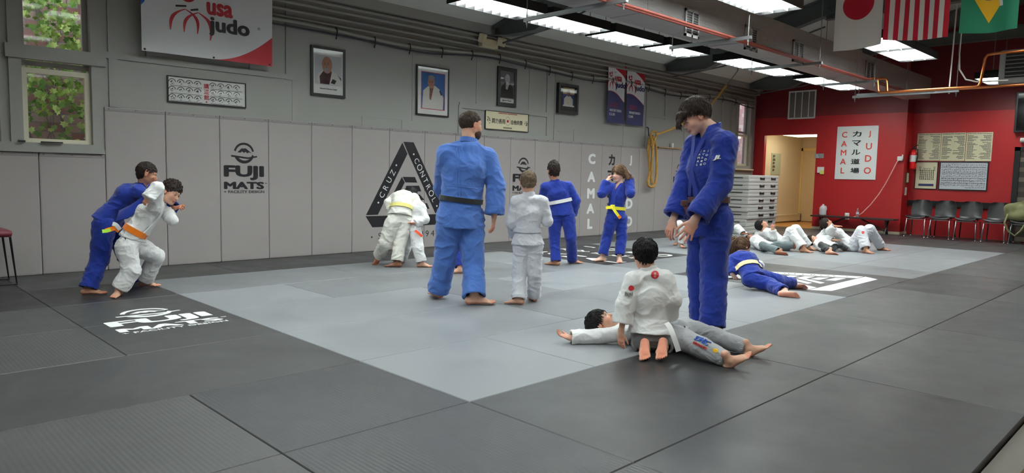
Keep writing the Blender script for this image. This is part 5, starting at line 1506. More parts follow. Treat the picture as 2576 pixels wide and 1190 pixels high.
def from_arrays(name, V, Fc, mats, parent, smooth=True):
    me = bpy.data.meshes.new(name)
    me.vertices.add(len(V)); me.vertices.foreach_set('co', np.ascontiguousarray(V, np.float32).ravel())
    me.loops.add(Fc.size); me.loops.foreach_set('vertex_index', Fc.astype(np.int32).ravel())
    me.polygons.add(len(Fc)); me.polygons.foreach_set('loop_start', np.arange(0, Fc.size, 4, dtype=np.int32))
    me.polygons.foreach_set('loop_total', np.full(len(Fc), 4, np.int32))
    me.update(calc_edges=True); me.validate()
    if smooth: me.polygons.foreach_set('use_smooth', [True]*len(me.polygons))
    for m in (mats if isinstance(mats, (list, tuple)) else [mats]): me.materials.append(m)
    o = bpy.data.objects.new(name, me); COL.objects.link(o)
    if parent is not None: adopt(o, parent)
    return o
def bvh_of(V, Fc): return BVHTree.FromPolygons([tuple(p) for p in V], [tuple(int(i) for i in f) for f in Fc])

# ---- materials of cloth, skin, hair
def cloth_mat(name, c, rough=0.85, weave=420, sheen=0.25):
    m = mat(name, c, rough, noise=(7, 0.07), bump=(weave, 0.35), sheen=sheen, spec=0.25)
    for n_ in m.node_tree.nodes:
        if n_.type == 'BUMP': n_.inputs['Distance'].default_value = 0.0012
    return m
CM = {'royal': cloth_mat('royal_blue_cotton', srf((24, 48, 140))), 'faded': cloth_mat('faded_blue_cotton', srf((74, 112, 186))), 'white': cloth_mat('white_cotton', srf((232, 233, 234))),
      'offwhite': cloth_mat('off_white_cotton', srf((226, 225, 216))), 'coolwhite': cloth_mat('cool_white_cotton', srf((214, 216, 224))), 'sweat': cloth_mat('grey_sweatpants', srf((164, 166, 170))), 'sweatdk': cloth_mat('dark_grey_sweatpants', srf((132, 134, 138))),
      'slate': cloth_mat('slate_grey_cotton', srf((112, 124, 128))), 'darkgrey': cloth_mat('charcoal_cloth', srf((62, 62, 66))), 'brown': cloth_mat('brown_belt', srf((92, 58, 52))), 'blackb': cloth_mat('black_belt', srf((40, 40, 42))),
      'yellow': cloth_mat('yellow_belt', srf((236, 224, 60))), 'paleyellow': cloth_mat('pale_yellow_belt', srf((238, 228, 140))), 'orange': cloth_mat('orange_belt', srf((236, 124, 24))), 'whiteb': cloth_mat('white_belt', srf((236, 236, 236))),
      'cream': cloth_mat('cream_belt', srf((234, 218, 172))), 'redcloth': cloth_mat('red_shirt', srf((200, 40, 60))), 'redbelt': cloth_mat('red_orange_belt', srf((214, 76, 40))), 'satin': cloth_mat('pale_blue_satin', srf((120, 178, 226)), 0.4)}
def skin_mat():
    m = mat('skin', (0.6, 0.4, 0.3), 0.5, spec=0.35)
    nt = m.node_tree; b = nt.nodes['Principled BSDF']
    at = nt.nodes.new('ShaderNodeAttribute'); at.attribute_name = 'tint'
    nt.links.new(at.outputs['Color'], b.inputs['Base Color'])
    b.inputs['Subsurface Weight'].default_value = 0.12
    b.inputs['Subsurface Radius'].default_value = (0.012, 0.005, 0.003)
    return m
SKM = skin_mat()
def hair_mat(name, c, rough=0.6):
    m = mat(name, c, rough, spec=0.25)
    nt = m.node_tree; b = nt.nodes['Principled BSDF']
    g_ = nt.nodes.new('ShaderNodeNewGeometry'); cr = nt.nodes.new('ShaderNodeValToRGB')
    cr.color_ramp.elements[0].color = (*[v*0.6 for v in c], 1); cr.color_ramp.elements[1].color = (*[min(1, v*1.7) for v in c], 1)
    nt.links.new(g_.outputs['Random Per Island'], cr.inputs[0]); nt.links.new(cr.outputs[0], b.inputs['Base Color'])
    return m
HM = {'coach': hair_mat('short_brown_hair', srf((66, 50, 42))), 'black': hair_mat('black_hair', srf((26, 24, 26))), 'darkbrown': hair_mat('dark_brown_hair', srf((46, 36, 32))), 'brown': hair_mat('brown_hair', srf((98, 74, 56))), 'ash': hair_mat('ash_brown_hair', srf((104, 88, 72)))}
EYE_W = mat('eye_white', srf((226, 222, 216)), 0.2); EYE_D = mat('eye_iris', srf((44, 30, 24)), 0.15)
SKIN = {'fair': srf((222, 182, 164)), 'light': srf((212, 166, 142)), 'tan': srf((190, 140, 114)), 'brown': srf((152, 108, 86))}

class Person:
    """one figure; pixel-measured joints set at real depths from the ground point it stands on"""
    def __init__(self, anchor, S, label, h=0.005, group=None):
        self.g = v3(onZ(*anchor)); self.S = S; self.h = h
        d = self.g-C_; d[2] = 0; self.f = nrm(d); self.r = np.array([self.f[1], -self.f[0], 0.0]); self.u = v3((0, 0, 1))
        self.root = empty('person', tuple(self.g)); tag(self.root, label, 'person', group)
        self.skin = []; self.paint = []; self.objs = {}
        self.sk_k = 0.012
    def P(self, x, y, d=0.0):
        """point seen at pixel x, y in the upright plane d metres behind the ground point"""
        rd = ray(x, y); base = self.g+self.f*d
        return C_ + rd*((base-C_).dot(self.f)/rd.dot(self.f))
    def G(self, x, y, z): return v3(onZ(x, y, z))
    def D(self, r, f, u): return nrm(self.r*r+self.f*f+self.u*u)
    def s(self, prim, k=None): self.skin.append((prim, self.sk_k if k is None else k, 0))
    def sc(self, prim, k=0.006): self.skin.append((prim, k, 1))
    # ---- head
    def head(self, c, fwd, up, H, hair=None, hairmat='darkbrown', skin='light', eyes='open', beard=None, bald=0.0, child=False):
        c = v3(c); fw = nrm(fwd); up = v3(up); up = nrm(up-fw*up.dot(fw)); sd = np.cross(fw, up)   # person's right
        self.hc, self.hf, self.hu, self.hs, self.H = c, fw, up, sd, H
        L = lambda x, y, z: c+sd*x*H+fw*y*H+up*z*H
        self.L = L
        R = np.array([sd, fw, up]); E = lambda p, r: ellp(L(*p), v3(r)*H, R)
        ck = 0.06*H
        w = 1.0 if not child else 1.04
        self.s(E((0, -0.07, 0.12), (0.325*w, 0.41, 0.365)), ck)
        self.s(E((0, 0.10, -0.13), (0.262*w, 0.27, 0.33)), ck)
        self.s(E((0, 0.24, -0.385), (0.10, 0.09, 0.085)), ck)
        for q in (-1, 1):
            self.s(cone(L(q*0.20, -0.02, -0.20), L(q*0.06, 0.23, -0.38), 0.085*H, 0.075*H), ck)
            self.s(E((q*0.15, 0.21, -0.12), (0.115, 0.11, 0.12)), ck)
            self.s(cone(L(q*0.05, 0.315, 0.085), L(q*0.19, 0.25, 0.09), 0.040*H, 0.035*H), ck)
        self.s(cone(L(0, 0.315, 0.03), L(0, 0.405, -0.125), 0.030*H, 0.046*H), 0.03*H)
        for q in (-1, 1):
            self.sc(ellp(L(q*0.135, 0.385, 0.005), v3((0.085, 0.075, 0.052))*H, R), 0.05*H)
            self.s(E((q*0.045, 0.355, -0.145), (0.036, 0.042, 0.030)), 0.015*H)
        if eyes != 'none':
            for q in (-1, 1):
                self.s(E((q*0.135, 0.268, -0.002), (0.070, 0.064, 0.052)), 0.012*H)
        self.s(E((0, 0.345, -0.255), (0.098, 0.038, 0.024)), 0.012*H); self.s(E((0, 0.335, -0.302), (0.082, 0.040, 0.028)), 0.012*H)
        self.sc(E((0, 0.39, -0.278), (0.085, 0.03, 0.006)), 0.006*H)
        for q in (-1, 1):
            self.s(E((q*0.330*w, -0.03, -0.03), (0.028, 0.075, 0.115)), 0.02*H); self.sc(E((q*0.362*w, -0.01, -0.01), (0.022, 0.042, 0.068)), 0.012*H)
        base = np.array(SKIN[skin]); self.base = base
        self.paint += [(L(0, 0.36, -0.278), 0.075*H, base*np.array([0.82, 0.50, 0.50]), 0.045*H, R)]
        for q in (-1, 1):
            self.paint += [(L(q*0.33, -0.03, -0.03), 0.13*H, base*np.array([1.0, 0.84, 0.82]), 0.10*H, None), (L(q*0.17, 0.28, -0.12), 0.10*H, base*np.array([1.03, 0.90, 0.88]), 0.10*H, None)]
        hm = HM[hairmat]
        par = self.root
        # eyes: white and iris in each socket, lids left by the skin around them
        if eyes in ('open', 'down'):
            for q in (-1, 1):
                e = MB(); cc = L(q*0.135, 0.287, -0.002 if eyes == 'open' else -0.024); rr = 0.060*H
                vs = []; fs = []; n = 10
                for i in range(n+1):
                    th = math.pi*i/n
                    for k in range(2*n):
                        a = math.pi*k/n
                        vs.append(cc+(sd*math.sin(th)*math.cos(a)*0.92+up*math.sin(th)*math.sin(a)*(0.52 if eyes == 'open' else 0.2)+fw*math.cos(th)*1.0)*rr)
                mi = []
                for i in range(n):
                    for k in range(2*n): fs.append((i*2*n+k, i*2*n+(k+1) % (2*n), (i+1)*2*n+(k+1) % (2*n), (i+1)*2*n+k)); mi.append(1 if i < 2 else 0)
                e.v = [tuple(p) for p in vs]; e.f = fs; e.mi = mi
                e.build('eye', [EYE_W, EYE_D], par, smooth=True)
        if eyes != 'none':
            for q in (-1, 1):
                z = 0.030 if eyes == 'open' else -0.028
                e = MB(); e.tube([L(q*0.070, 0.322, z-0.012), L(q*0.105, 0.342, z+0.002), L(q*0.145, 0.338, z+0.002), L(q*0.190, 0.300, z-0.014)], [0.004*H, 0.008*H, 0.008*H, 0.005*H], 5); e.build('eyelashes', hm, par, smooth=True)
        # eyebrows
        if eyes != 'none':
            for q in (-1, 1):
                e = MB(); e.tube([L(q*0.05, 0.345, 0.078), L(q*0.12, 0.325, 0.105), L(q*0.20, 0.265, 0.085)], [0.012*H, 0.016*H, 0.006*H], 6); e.build('eyebrow', hm, par, smooth=True)
        self._hair(hair, hm, beard)
    def _hair(self, style, hm, beard):
        if style is None and beard is None: return
        H, L, sd, fw, up = self.H, self.L, self.hs, self.hf, self.hu
        R = np.array([sd, fw, up]); rng = np.random.default_rng(int(abs(self.hc[0]*1000)) % 9999)
        if style:
            st = dict(t=0.035, fa=(0.33, 0.27), ear=(0.02, 0.06), nape=(-0.36, -0.30), lock=0.10, n=500, fr=0, lr=0.010, out=0.02, part=None, topx=0.0)
            st.update(style)
            t = st['t']
            V = Vol(L(0, -0.05, 0.1)-0.75*H, L(0, -0.05, 0.1)+0.75*H, 0.0045 if self.h <= 0.005 else 0.007)
            cap = ellp(L(0, -0.07-0.01, 0.12+st['topx']*0.5), v3((0.325+t, 0.41+t, 0.365+t+st['topx']*0.5))*H, R)
            ea = st['ear']
            def plane(a, b):
                """normal, in (forward, up), of the line a-b, pointing down and forward"""
                dy, dz = a[0]-b[0], a[1]-b[1]; n = np.array([dz, -dy]); n /= np.linalg.norm(n)
                return n if n[1] < 0 or (abs(n[1]) < 1e-6 and n[0] > 0) else -n
            nA = plane(st['fa'], ea); nB = plane(ea, st['nape'])
            if nB[0] < 0: nB = -nB
            pe = L(0, ea[0], ea[1])
            def fn(X, Y, Z, c0=cap[2]):
                y = (X-pe[0])*fw[0]+(Y-pe[1])*fw[1]+(Z-pe[2])*fw[2]; z = (X-pe[0])*up[0]+(Y-pe[1])*up[1]+(Z-pe[2])*up[2]
                dA = y*nA[0]+z*nA[1]; dB = y*nB[0]+z*nB[1]
                return np.maximum(c0(X, Y, Z), np.minimum(dA, dB)).astype(np.float32)
            V.add((cap[0], cap[1], fn), 0.0)
            nb = st.get('nb', 1.0 if self.S < 0.95 else 0.0)
            if nb: V.add(ellp(L(0, -0.17, -0.08), v3((0.285*nb, 0.27*nb, 0.27))*H, R), 0.04*H)
            for pr in st.get('extra', []): V.add(pr(self), 0.02*H)
            hv, hf = V.mesh(); N = normals(hv, hf)
            hv = hv+N*(perlin(hv/(0.09*H)+3)*0.035*H*st.get('rough', 1.0))[:, None]
            mb = MB(); mb.v = [tuple(p) for p in hv]; mb.f = [tuple(int(i) for i in q) for q in hf]; mb.mi = [0]*len(mb.f)
            # locks combed over the cap
            n = st['n']; pick = rng.integers(0, len(hv), n)
            crown = L(0, -0.22, 0.45)
            for i in pick:
                p = hv[i]+0; d = p-self.hc
                if (p-self.hc).dot(N[i]) < 0: continue
                ln = st['lock']*H*rng.uniform(0.6, 1.3); k = 5
                pts = [p-N[i]*0.01*H]; cur = p
                away = nrm(cur-crown)
                comb = st['comb'](self, cur) if 'comb' in st else away-up*0.4
                for q in range(k):
                    nn = nrm((cur-L(0, -0.07, 0.12))*np.array([1, 1, 1]))
                    dd = v3(comb)+rng.normal(size=3)*0.22
                    dd = nrm(dd-nn*dd.dot(nn)*0.92)
                    cur = cur+dd*ln/k+nn*ln/k*st['out']*(3 if q < 2 else -0.5)
                    pts.append(cur)
                r = st['lr']*H
                mb.tube(pts, [r*0.9, r*1.3, r*1.3, r*1.0, r*0.7, r*0.15], 4, cap=False)
            o = mb.build('hair', hm, self.root, smooth=True)
        if beard:
            V = Vol(L(0, 0.1, -0.3)-0.5*H, L(0, 0.1, -0.3)+0.5*H, 0.005)
            V.add(ellp(L(0, 0.13, -0.30), v3((0.265, 0.27, 0.25))*H, R), 0)
            V.add(ellp(L(0, 0.24, -0.41), v3((0.13, 0.13, 0.13))*H, R), 0.05*H)
            V.cut(slabcut(ellp(L(0, 0.1, -0.1), v3((0.8, 0.8, 0.8))*H, R), L(0, 0, -0.19), -up), 0.01*H)
            hv, hf = V.mesh(); N = normals(hv, hf); hv = hv+N*(perlin(hv/(0.04*H))*0.02*H)[:, None]
            from_arrays('beard', hv, hf, hm, self.root)
    # ---- hand
    def hand(self, w, d, n, t, curl=0.35, size=None, spread=0.12, curls=None, thumb=0.5):
        """w wrist, d toward the fingers, n out of the palm, t toward the thumb side"""
        w = v3(w); d = nrm(d); n = v3(n); n = nrm(n-d*n.dot(d)); t0 = np.cross(n, d); t_ = t0 if t0.dot(v3(t)) > 0 else -t0
        Lh = size or 0.185*self.S**0.8
        k = 0.004
        R_p = 0.0085*Lh/0.185
        self.s(cone(w-d*0.02, w+d*0.16*Lh, (0.030*Lh/0.185, 0.020*Lh/0.185), (0.036*Lh/0.185, 0.016*Lh/0.185), t_), 0.012)
        self.s(cone(w+d*0.14*Lh, w+d*0.44*Lh, (0.036*Lh/0.185, 0.015*Lh/0.185), (0.040*Lh/0.185, 0.012*Lh/0.185), t_), 0.01)
        self.s(ellp(w+d*0.22*Lh+t_*0.018*Lh/0.185+n*0.008, v3((0.020, 0.032, 0.014))*Lh/0.185, [t_, d, n]), 0.008)
        lens = (0.40, 0.45, 0.42, 0.33); off = (0.0315, 0.0108, -0.0108, -0.0305)
        for i in range(4):
            c_ = curls[i] if curls else curl*(1+0.12*i)
            base = w+d*(0.47-0.03*abs(i-1.2)*0.6)*Lh+t_*off[i]*Lh/0.185
            dd = nrm(d+t_*off[i]/0.03*spread); p = base-dd*0.06*Lh; ang = 0.25*c_
            r0 = R_p*(1.0 if i < 3 else 0.88)
            for j, fr in enumerate((0.50, 0.29, 0.21)):
                seg = nrm(dd*math.cos(ang)+n*math.sin(ang)); q = p+seg*lens[i]*Lh*fr*(1.12 if j == 0 else 1)
                self.s(cone(p, q, r0*(1.08-0.10*j), r0*(1.0-0.12*j)), 0.002 if j == 0 else 0.003)
                self.s(ellp(q, v3((1, 1, 1))*r0*(1.04-0.12*j)), 0.002)
                p = q; ang += c_*0.85
        p = w+d*0.12*Lh+t_*0.026*Lh/0.185+n*0.004; dd = nrm(d*(0.75)+t_*(0.75-0.3*thumb)+n*0.35*thumb)
        for j, fr in enumerate((0.20, 0.18, 0.14)):
            q = p+dd*Lh*fr; self.s(cone(p, q, R_p*(1.45-0.2*j), R_p*(1.22-0.2*j)), 0.006 if j == 0 else 0.002); p = q; dd = nrm(dd+d*0.35-t_*0.12+n*0.10*thumb)
        kn = self.base*np.array([1.0, 0.80, 0.76])
        self.paint.append((w+d*0.62*Lh, 0.30*Lh, kn, 0.35*Lh, None))
    # ---- foot
    def foot(self, a, d, up=(0, 0, 1), L=None, side=None, tw=1.0, big=1, splay=0.0):
        """a ankle, d toward the toes, up out of the instep; big = +1 if the big toe is on the person's own left of d"""
        a = v3(a); d = nrm(d); up = v3(up); up = nrm(up-d*up.dot(d)); s = np.cross(up, d)*big
        L = L or 0.25*self.S; q = L/0.25
        ah = 0.070*q
        P = lambda x, y, z: a+d*x*q+s*y*q+up*(z-0.07)*q
        self.s(cone(P(-0.045, 0, 0.034), P(-0.01, 0, 0.045), 0.034*q, 0.036*q), 0.015)
        self.s(cone(P(-0.045, 0, 0.030), P(0.11, 0.004, 0.020), (0.030*q, 0.028*q), (0.043*q, 0.019*q), s), 0.015)
        self.s(cone(P(0, 0, 0.075), P(0.09, 0.008, 0.030), (0.030*q, 0.030*q), (0.032*q, 0.020*q), s), 0.02)
        self.s(cone(P(0.0, 0, 0.13), P(-0.005, 0, 0.06), 0.036*q, 0.033*q), 0.02)
        for sy in (-1, 1): self.s(ellp(P(0, sy*0.028, 0.07), v3((.014, .014, .016))*q), 0.012)
        ty = (0.030, 0.011, -0.005, -0.019, -0.032); tl = (0.175, 0.172, 0.164, 0.153, 0.139); tr = (0.0145, 0.0095, 0.009, 0.0085, 0.008)
        for i in range(5):
            self.s(cone(P(0.10, ty[i], 0.018), P(tl[i]-0.018, ty[i]*1.12, 0.017), tr[i]*1.0*q, tr[i]*0.95*q), 0.003)
            self.s(cone(P(tl[i]-0.018, ty[i]*1.12, 0.017), P(tl[i], ty[i]*1.14, 0.012), tr[i]*0.98*q, tr[i]*0.85*q), 0.002)
        pk = self.base*np.array([1.08, 0.72, 0.66])
        for x in (-0.05, 0.02, 0.09, 0.15): self.paint.append((P(x, 0, -0.012), 0.030*q, pk, 0.028*q, None))
    # ---- build the skin
    def build_skin(self, floor=0.001):
        lo = np.min([p[0] for p, k, c in self.skin if c == 0], axis=0); hi = np.max([p[1] for p, k, c in self.skin if c == 0], axis=0)
        V = Vol(lo, hi, self.h)
        for p, k, c in self.skin:
            (V.cut if c else V.add)(p, k)
        V.clip_floor(floor)
        vv, ff = V.mesh()
        o = from_arrays('body', vv, ff, SKM, self.root)
        col = np.ones((len(vv), 4), np.float32); col[:, :3] = self.base
        mott = perlin(vv/0.035)*0.06+perlin(vv/0.012)*0.03
        col[:, :3] *= (1+mott)[:, None]
        for c, r, cl, fall, R in self.paint:
            q = vv-c
            if R is not None:
                q = q@np.array(R).T; q = q*np.array([0.75, 1.0, 1.9]); 
            d = np.linalg.norm(q, axis=1)
            w = np.clip((r+fall-d)/max(fall, 1e-5), 0, 1); w = w*w*(3-2*w)
            col[:, :3] = col[:, :3]*(1-w[:, None])+np.array(cl)*w[:, None]
        at = o.data.color_attributes.new('tint', 'FLOAT_COLOR', 'POINT'); at.data.foreach_set('color', np.clip(col, 0, 1).ravel())
        return o
    # ---- garments
    def garment(self, name, prims, m, h=0.008, amp=0.006, scale=0.15, seed=1, floor=0.003):
        adds = [p for p in prims if p[2] == 0]
        lo = np.min([p[0][0] for p in adds], axis=0)-0.02; hi = np.max([p[0][1] for p in adds], axis=0)+0.02
        V = Vol(lo, hi, h)
        for p, k, c in prims: (V.cut if c else V.add)(p, k)
        if floor is not None: V.clip_floor(floor)
        vv, ff = V.mesh()
        vv = crumple(vv, ff, amp, scale, seed)
        if floor is not None: vv[:, 2] = np.maximum(vv[:, 2], floor)
        o = from_arrays(name, vv, ff, m, self.root)
        b = bvh_of(vv, ff)
        self.objs[name] = (o, b)
        return o, b
    def merged(self, name, groups, m, h, amp, scale, seed, kk=0.02):
        """each group is melted and cut by itself, then the groups are joined into one surface"""
        adds = [p for g_ in groups for p in g_ if p[2] == 0]
        lo = np.min([p[0][0] for p in adds], axis=0)-0.02; hi = np.max([p[0][1] for p in adds], axis=0)+0.02
        V = None
        for g_ in groups:
            W = Vol(lo, hi, h)
            for p, k, c in g_: (W.cut if c else W.add)(p, k)
            if V is None: V = W
            else:
                q = np.maximum(kk-np.abs(V.A-W.A), 0)/kk; V.A = np.minimum(V.A, W.A)-q*q*kk*0.25
        V.clip_floor(0.003)
        vv, ff = V.mesh(); vv = crumple(vv, ff, amp, scale, seed); vv[:, 2] = np.maximum(vv[:, 2], 0.003)
        o = from_arrays(name, vv, ff, m, self.root); b = bvh_of(vv, ff); self.objs[name] = (o, b)
        return o, b
    def strip(self, name, pts, nrms, width, m, thick=0.006, parent=None, widths=None):
        """flat band along pts, faces along nrms"""
        pts = [v3(p) for p in pts]; nrms = [nrm(n) for n in nrms]
        if len(pts) <= 8 and not widths:
            P0, N0 = pts, nrms; pts = []; nrms = []
            for i in range(len(P0)-1):
                a, b, c, e = P0[max(i-1, 0)], P0[i], P0[i+1], P0[min(i+2, len(P0)-1)]
                for k in range(6):
                    t = k/6; pts.append(0.5*((2*b)+(-a+c)*t+(2*a-5*b+4*c-e)*t*t+(-a+3*b-3*c+e)*t**3)); nrms.append(nrm(N0[i]*(1-t)+N0[i+1]*t))
            pts.append(P0[-1]); nrms.append(N0[-1])
        mb = MB(); vs = []; n = len(pts)
        for i in range(n):
            t = nrm(pts[min(i+1, n-1)]-pts[max(i-1, 0)]); b = nrm(np.cross(t, nrms[i])); w = (widths[i] if widths else width)/2
            for (x, y) in ((-w, -thick/2), (w, -thick/2), (w, thick/2), (-w, thick/2)): vs.append(pts[i]+b*x+nrms[i]*y)
        fs = [(4*i+k, 4*i+(k+1) % 4, 4*i+4+(k+1) % 4, 4*i+4+k) for i in range(n-1) for k in range(4)]+[(3, 2, 1, 0), (4*n-4, 4*n-3, 4*n-2, 4*n-1)]
        mb.add(vs, fs); return mb.build(name, m, parent or self.root, smooth=False)
    def belt(self, bvh, c, ax, fwd, m, w=0.042, n=44, name='belt', lift=0.009, a0=0, a1=360, thick=0.007):
        c = v3(c); ax = nrm(ax); fwd = v3(fwd); fwd = nrm(fwd-ax*fwd.dot(ax)); sd = np.cross(fwd, ax)
        mb = MB(); rows = []
        closed = (a1-a0) >= 360
        N = n if closed else n+1
        for i in range(N):
            a = math.radians(a0+(a1-a0)*i/n); d = sd*math.cos(a)+fwd*math.sin(a)
            col = []
            for q in (-0.5, 0.5):
                o = c+ax*w*q
                hit = bvh.ray_cast(Vector(o), Vector(d), 0.6)
                r = hit[3] if hit[0] is not None else None
                col.append(r)
            rr = [x for x in col if x is not None]; r = max(rr) if rr else 0.12
            rows.append((d, r))
        rs = np.array([r for _, r in rows]); rs = np.minimum(rs, np.median(rs)*1.28)
        if closed: rs = np.array([np.median(rs[[(i+k) % N for k in (-2, -1, 0, 1, 2)]]) for i in range(N)])
        for i, (d, _) in enumerate(rows):
            r = rs[i]
            for (z, e) in ((-0.5, lift-thick*0.5), (-0.5, lift+thick*0.5), (0.5, lift+thick*0.5), (0.5, lift-thick*0.5)): mb.v.append(tuple(c+ax*w*z+d*(r+e)))
        for i in range(N if closed else N-1):
            j = (i+1) % N
            for k in range(4): mb.f.append((4*i+k, 4*j+k, 4*j+(k+1) % 4, 4*i+(k+1) % 4)); mb.mi.append(0)
        if not closed: mb.f += [(0, 1, 2, 3), (4*N-1, 4*N-2, 4*N-3, 4*N-4)]; mb.mi += [0, 0]
        return mb.build(name, m, self.root, smooth=False)
    # ---- standard judo suit
    def suit(self, J, jm, pm, girth=1.0, hem=0.28, sleeve=0.86, pant=0.90, leg_w=1.0, arm_w=1.0, amp=0.007, vneck=None, h=0.008, seed=1, skirt_open=True, jacket=True, collar=True, shoulder=1.0, torso=None, pants_name='pants', hem_w=1.0, cuff_hole=True):
        S = self.S; g_ = girth; Q = S
        pel, wst, chs, nk = J['pelvis'], J['waist'], J['chest'], J['neck']
        fwd = nrm(J['fwd']); ax = nrm(nk-pel)
        sdu = nrm(J['shR']-J['shL']); sdl = nrm(J['hipR']-J['hipL'])
        sdm = nrm(sdu+sdl)
        # flesh under the clothes
        self.s(cone(pel, wst, (0.125*Q*g_, 0.085*Q*g_), (0.115*Q*g_, 0.08*Q*g_), sdl), 0.03)
        self.s(cone(wst, chs, (0.115*Q*g_, 0.08*Q*g_), (0.125*Q*g_, 0.085*Q*g_), sdu), 0.03)
        self.s(cone(chs, nk-ax*0.03*Q, (0.12*Q*g_, 0.08*Q*g_), (0.07*Q, 0.06*Q), sdu), 0.03)
        if 'hc' in self.__dict__:
            self.s(cone(nk-ax*0.02*Q, self.L(0, -0.11, -0.20), 0.058*Q*(0.75+0.25*g_), 0.215*self.H*(0.6+0.4*g_)), 0.02)
        for s_ in ('L', 'R'):
            self.s(cone(J['sh'+s_], J['el'+s_], 0.042*Q, 0.036*Q), 0.02); self.s(cone(J['el'+s_], J['wr'+s_], 0.037*Q, 0.025*Q), 0.012)
            self.s(cone(nk-ax*0.05*Q, J['sh'+s_], 0.05*Q, 0.045*Q), 0.03)
            self.s(cone(J['hip'+s_], J['kn'+s_], 0.065*Q*g_, 0.045*Q), 0.02); self.s(cone(J['kn'+s_], J['an'+s_], 0.043*Q, 0.031*Q), 0.015)
        out = {}
        # trousers: thighs and seat, then each lower leg with its own open hem
        hpx = (wst-pel); hpx = hpx-sdl*hpx.dot(sdl)
        pr = [(ellp(pel, v3((0.165*g_, 0.120*g_, 0.13))*Q, [sdl, nrm(np.cross(nrm(hpx), sdl)), nrm(hpx)]), 0.02, 0)]
        lower = []
        for s_ in ('L', 'R'):
            hp, kn, an = J['hip'+s_], J['kn'+s_], J['an'+s_]; lw = leg_w
            d2 = nrm(an-kn); end = kn+(an-kn)*pant
            pr.append((cone(hp, kn, (0.100*Q*lw*g_**0.5, 0.105*Q*lw*g_**0.5), (0.080*Q*lw, 0.085*Q*lw), sdl), 0.03, 0))
            lower.append([(cone(kn-d2*0.01, end, (0.080*Q*lw, 0.085*Q*lw), (0.078*Q*lw*hem_w, 0.085*Q*lw*hem_w), sdl), 0.03, 0),
                          (cone(end, end+d2*0.25*Q, 0.16*Q, 0.16*Q, flat=True), 0.004, 1),
                          (cone(end-d2*0.10*Q, end+d2*0.05*Q, (0.058*Q*lw, 0.062*Q*lw), (0.066*Q*lw*hem_w, 0.072*Q*lw*hem_w), sdl, flat=True), 0.004, 1)])
        out['pants'] = self.merged(pants_name, [pr]+lower, pm, h, amp, 0.13*Q**0.5, seed+1)
        if not jacket: return out
        # jacket
        T = torso or {}
        wx, wy = T.get('waist', (0.150, 0.112)); cx_, cy_ = T.get('chest', (0.178, 0.125)); tx, ty = T.get('top', (0.150, 0.105))
        pr = [(cone(wst, chs, (wx*Q*g_, wy*Q*g_), (cx_*Q*g_, cy_*Q*g_), sdu), 0.03, 0),
              (cone(chs, nk-ax*0.10*Q, (cx_*Q*g_, cy_*Q*g_), (tx*0.84*Q*g_, ty*0.78*Q*g_), sdu), 0.04, 0)]
        for s_ in ('L', 'R'):
            sh, el, wr = J['sh'+s_], J['el'+s_], J['wr'+s_]
            pr.append((cone(nk-ax*0.056*Q, sh, (0.063*Q*g_**0.5, 0.063*Q*g_**0.5), (0.077*Q*shoulder, 0.077*Q*shoulder)), 0.05, 0))
        hd = nrm(J.get('hemdir', pel-wst)); L_h = hem*Q
        he = wst+hd*L_h; hx = T.get('hem', (0.200, 0.155))
        pr.append((cone(wst, he, (wx*Q*g_*1.02, wy*Q*g_*1.02), (hx[0]*Q*g_, hx[1]*Q*g_), sdl, flat=True), 0.02, 0))
        if skirt_open:
            pr.append((cone(wst+hd*0.10*Q, he+hd*0.02, ((wx*1.0-0.02)*Q*g_, (wy-0.015)*Q*g_), ((hx[0]-0.016)*Q*g_, (hx[1]-0.016)*Q*g_), sdl, flat=True), 0.004, 1))
        GV = Vol(np.min([q[0][0] for q in pr if q[2] == 0], axis=0)-0.02, np.max([q[0][1] for q in pr if q[2] == 0], axis=0)+0.02, max(h*1.4, 0.010))
        for q in pr:
            if q[2] == 0: GV.add(q[0], q[1])
        self.guide = bvh_of(*GV.mesh())
        pr.append((cone(nk-ax*0.03*Q, nk+ax*0.12*Q, 0.055*Q*(0.9+0.1*g_), 0.070*Q), 0.01, 1))
        if vneck:
            r_, t_ = vneck; hh = []
            for t in (0.02, t_):
                c_ = nk+(wst-nk)*t; q = self.guide.ray_cast(Vector(c_), Vector(fwd), 0.4); hh.append(v3(q[0]) if q[0] is not None else c_+fwd*0.1*Q)
            pr.append((cone(hh[0], hh[1], r_*Q, r_*0.15*Q), 0.01, 1))
        fore = []
        for s_ in ('L', 'R'):
            sh, el, wr = J['sh'+s_], J['el'+s_], J['wr'+s_]; aw = arm_w
            d2 = nrm(wr-el); end = el+(wr-el)*(sleeve if np.isscalar(sleeve) else sleeve[0 if s_ == 'L' else 1])
            fore.append([(cone(sh, el, 0.076*Q*aw, 0.070*Q*aw), 0.03, 0)])
            q = [(cone(el, end, 0.070*Q*aw, 0.076*Q*aw), 0.02, 0), (cone(end, end+d2*0.12*Q, 0.13*Q, 0.13*Q, flat=True), 0.003, 1)]
            if cuff_hole: q.append((cone(end-d2*0.07*Q, end+d2*0.03, 0.052*Q*aw, 0.064*Q*aw, flat=True), 0.004, 1))
            fore.append(q)
        out['jacket'] = self.merged('jacket', [pr]+fore, jm, h, amp, 0.14*Q**0.5, seed)
        self.J = J; self.ax = ax; self.sdu = sdu
        if collar: self.collar(J, jm, self.guide)
        return out
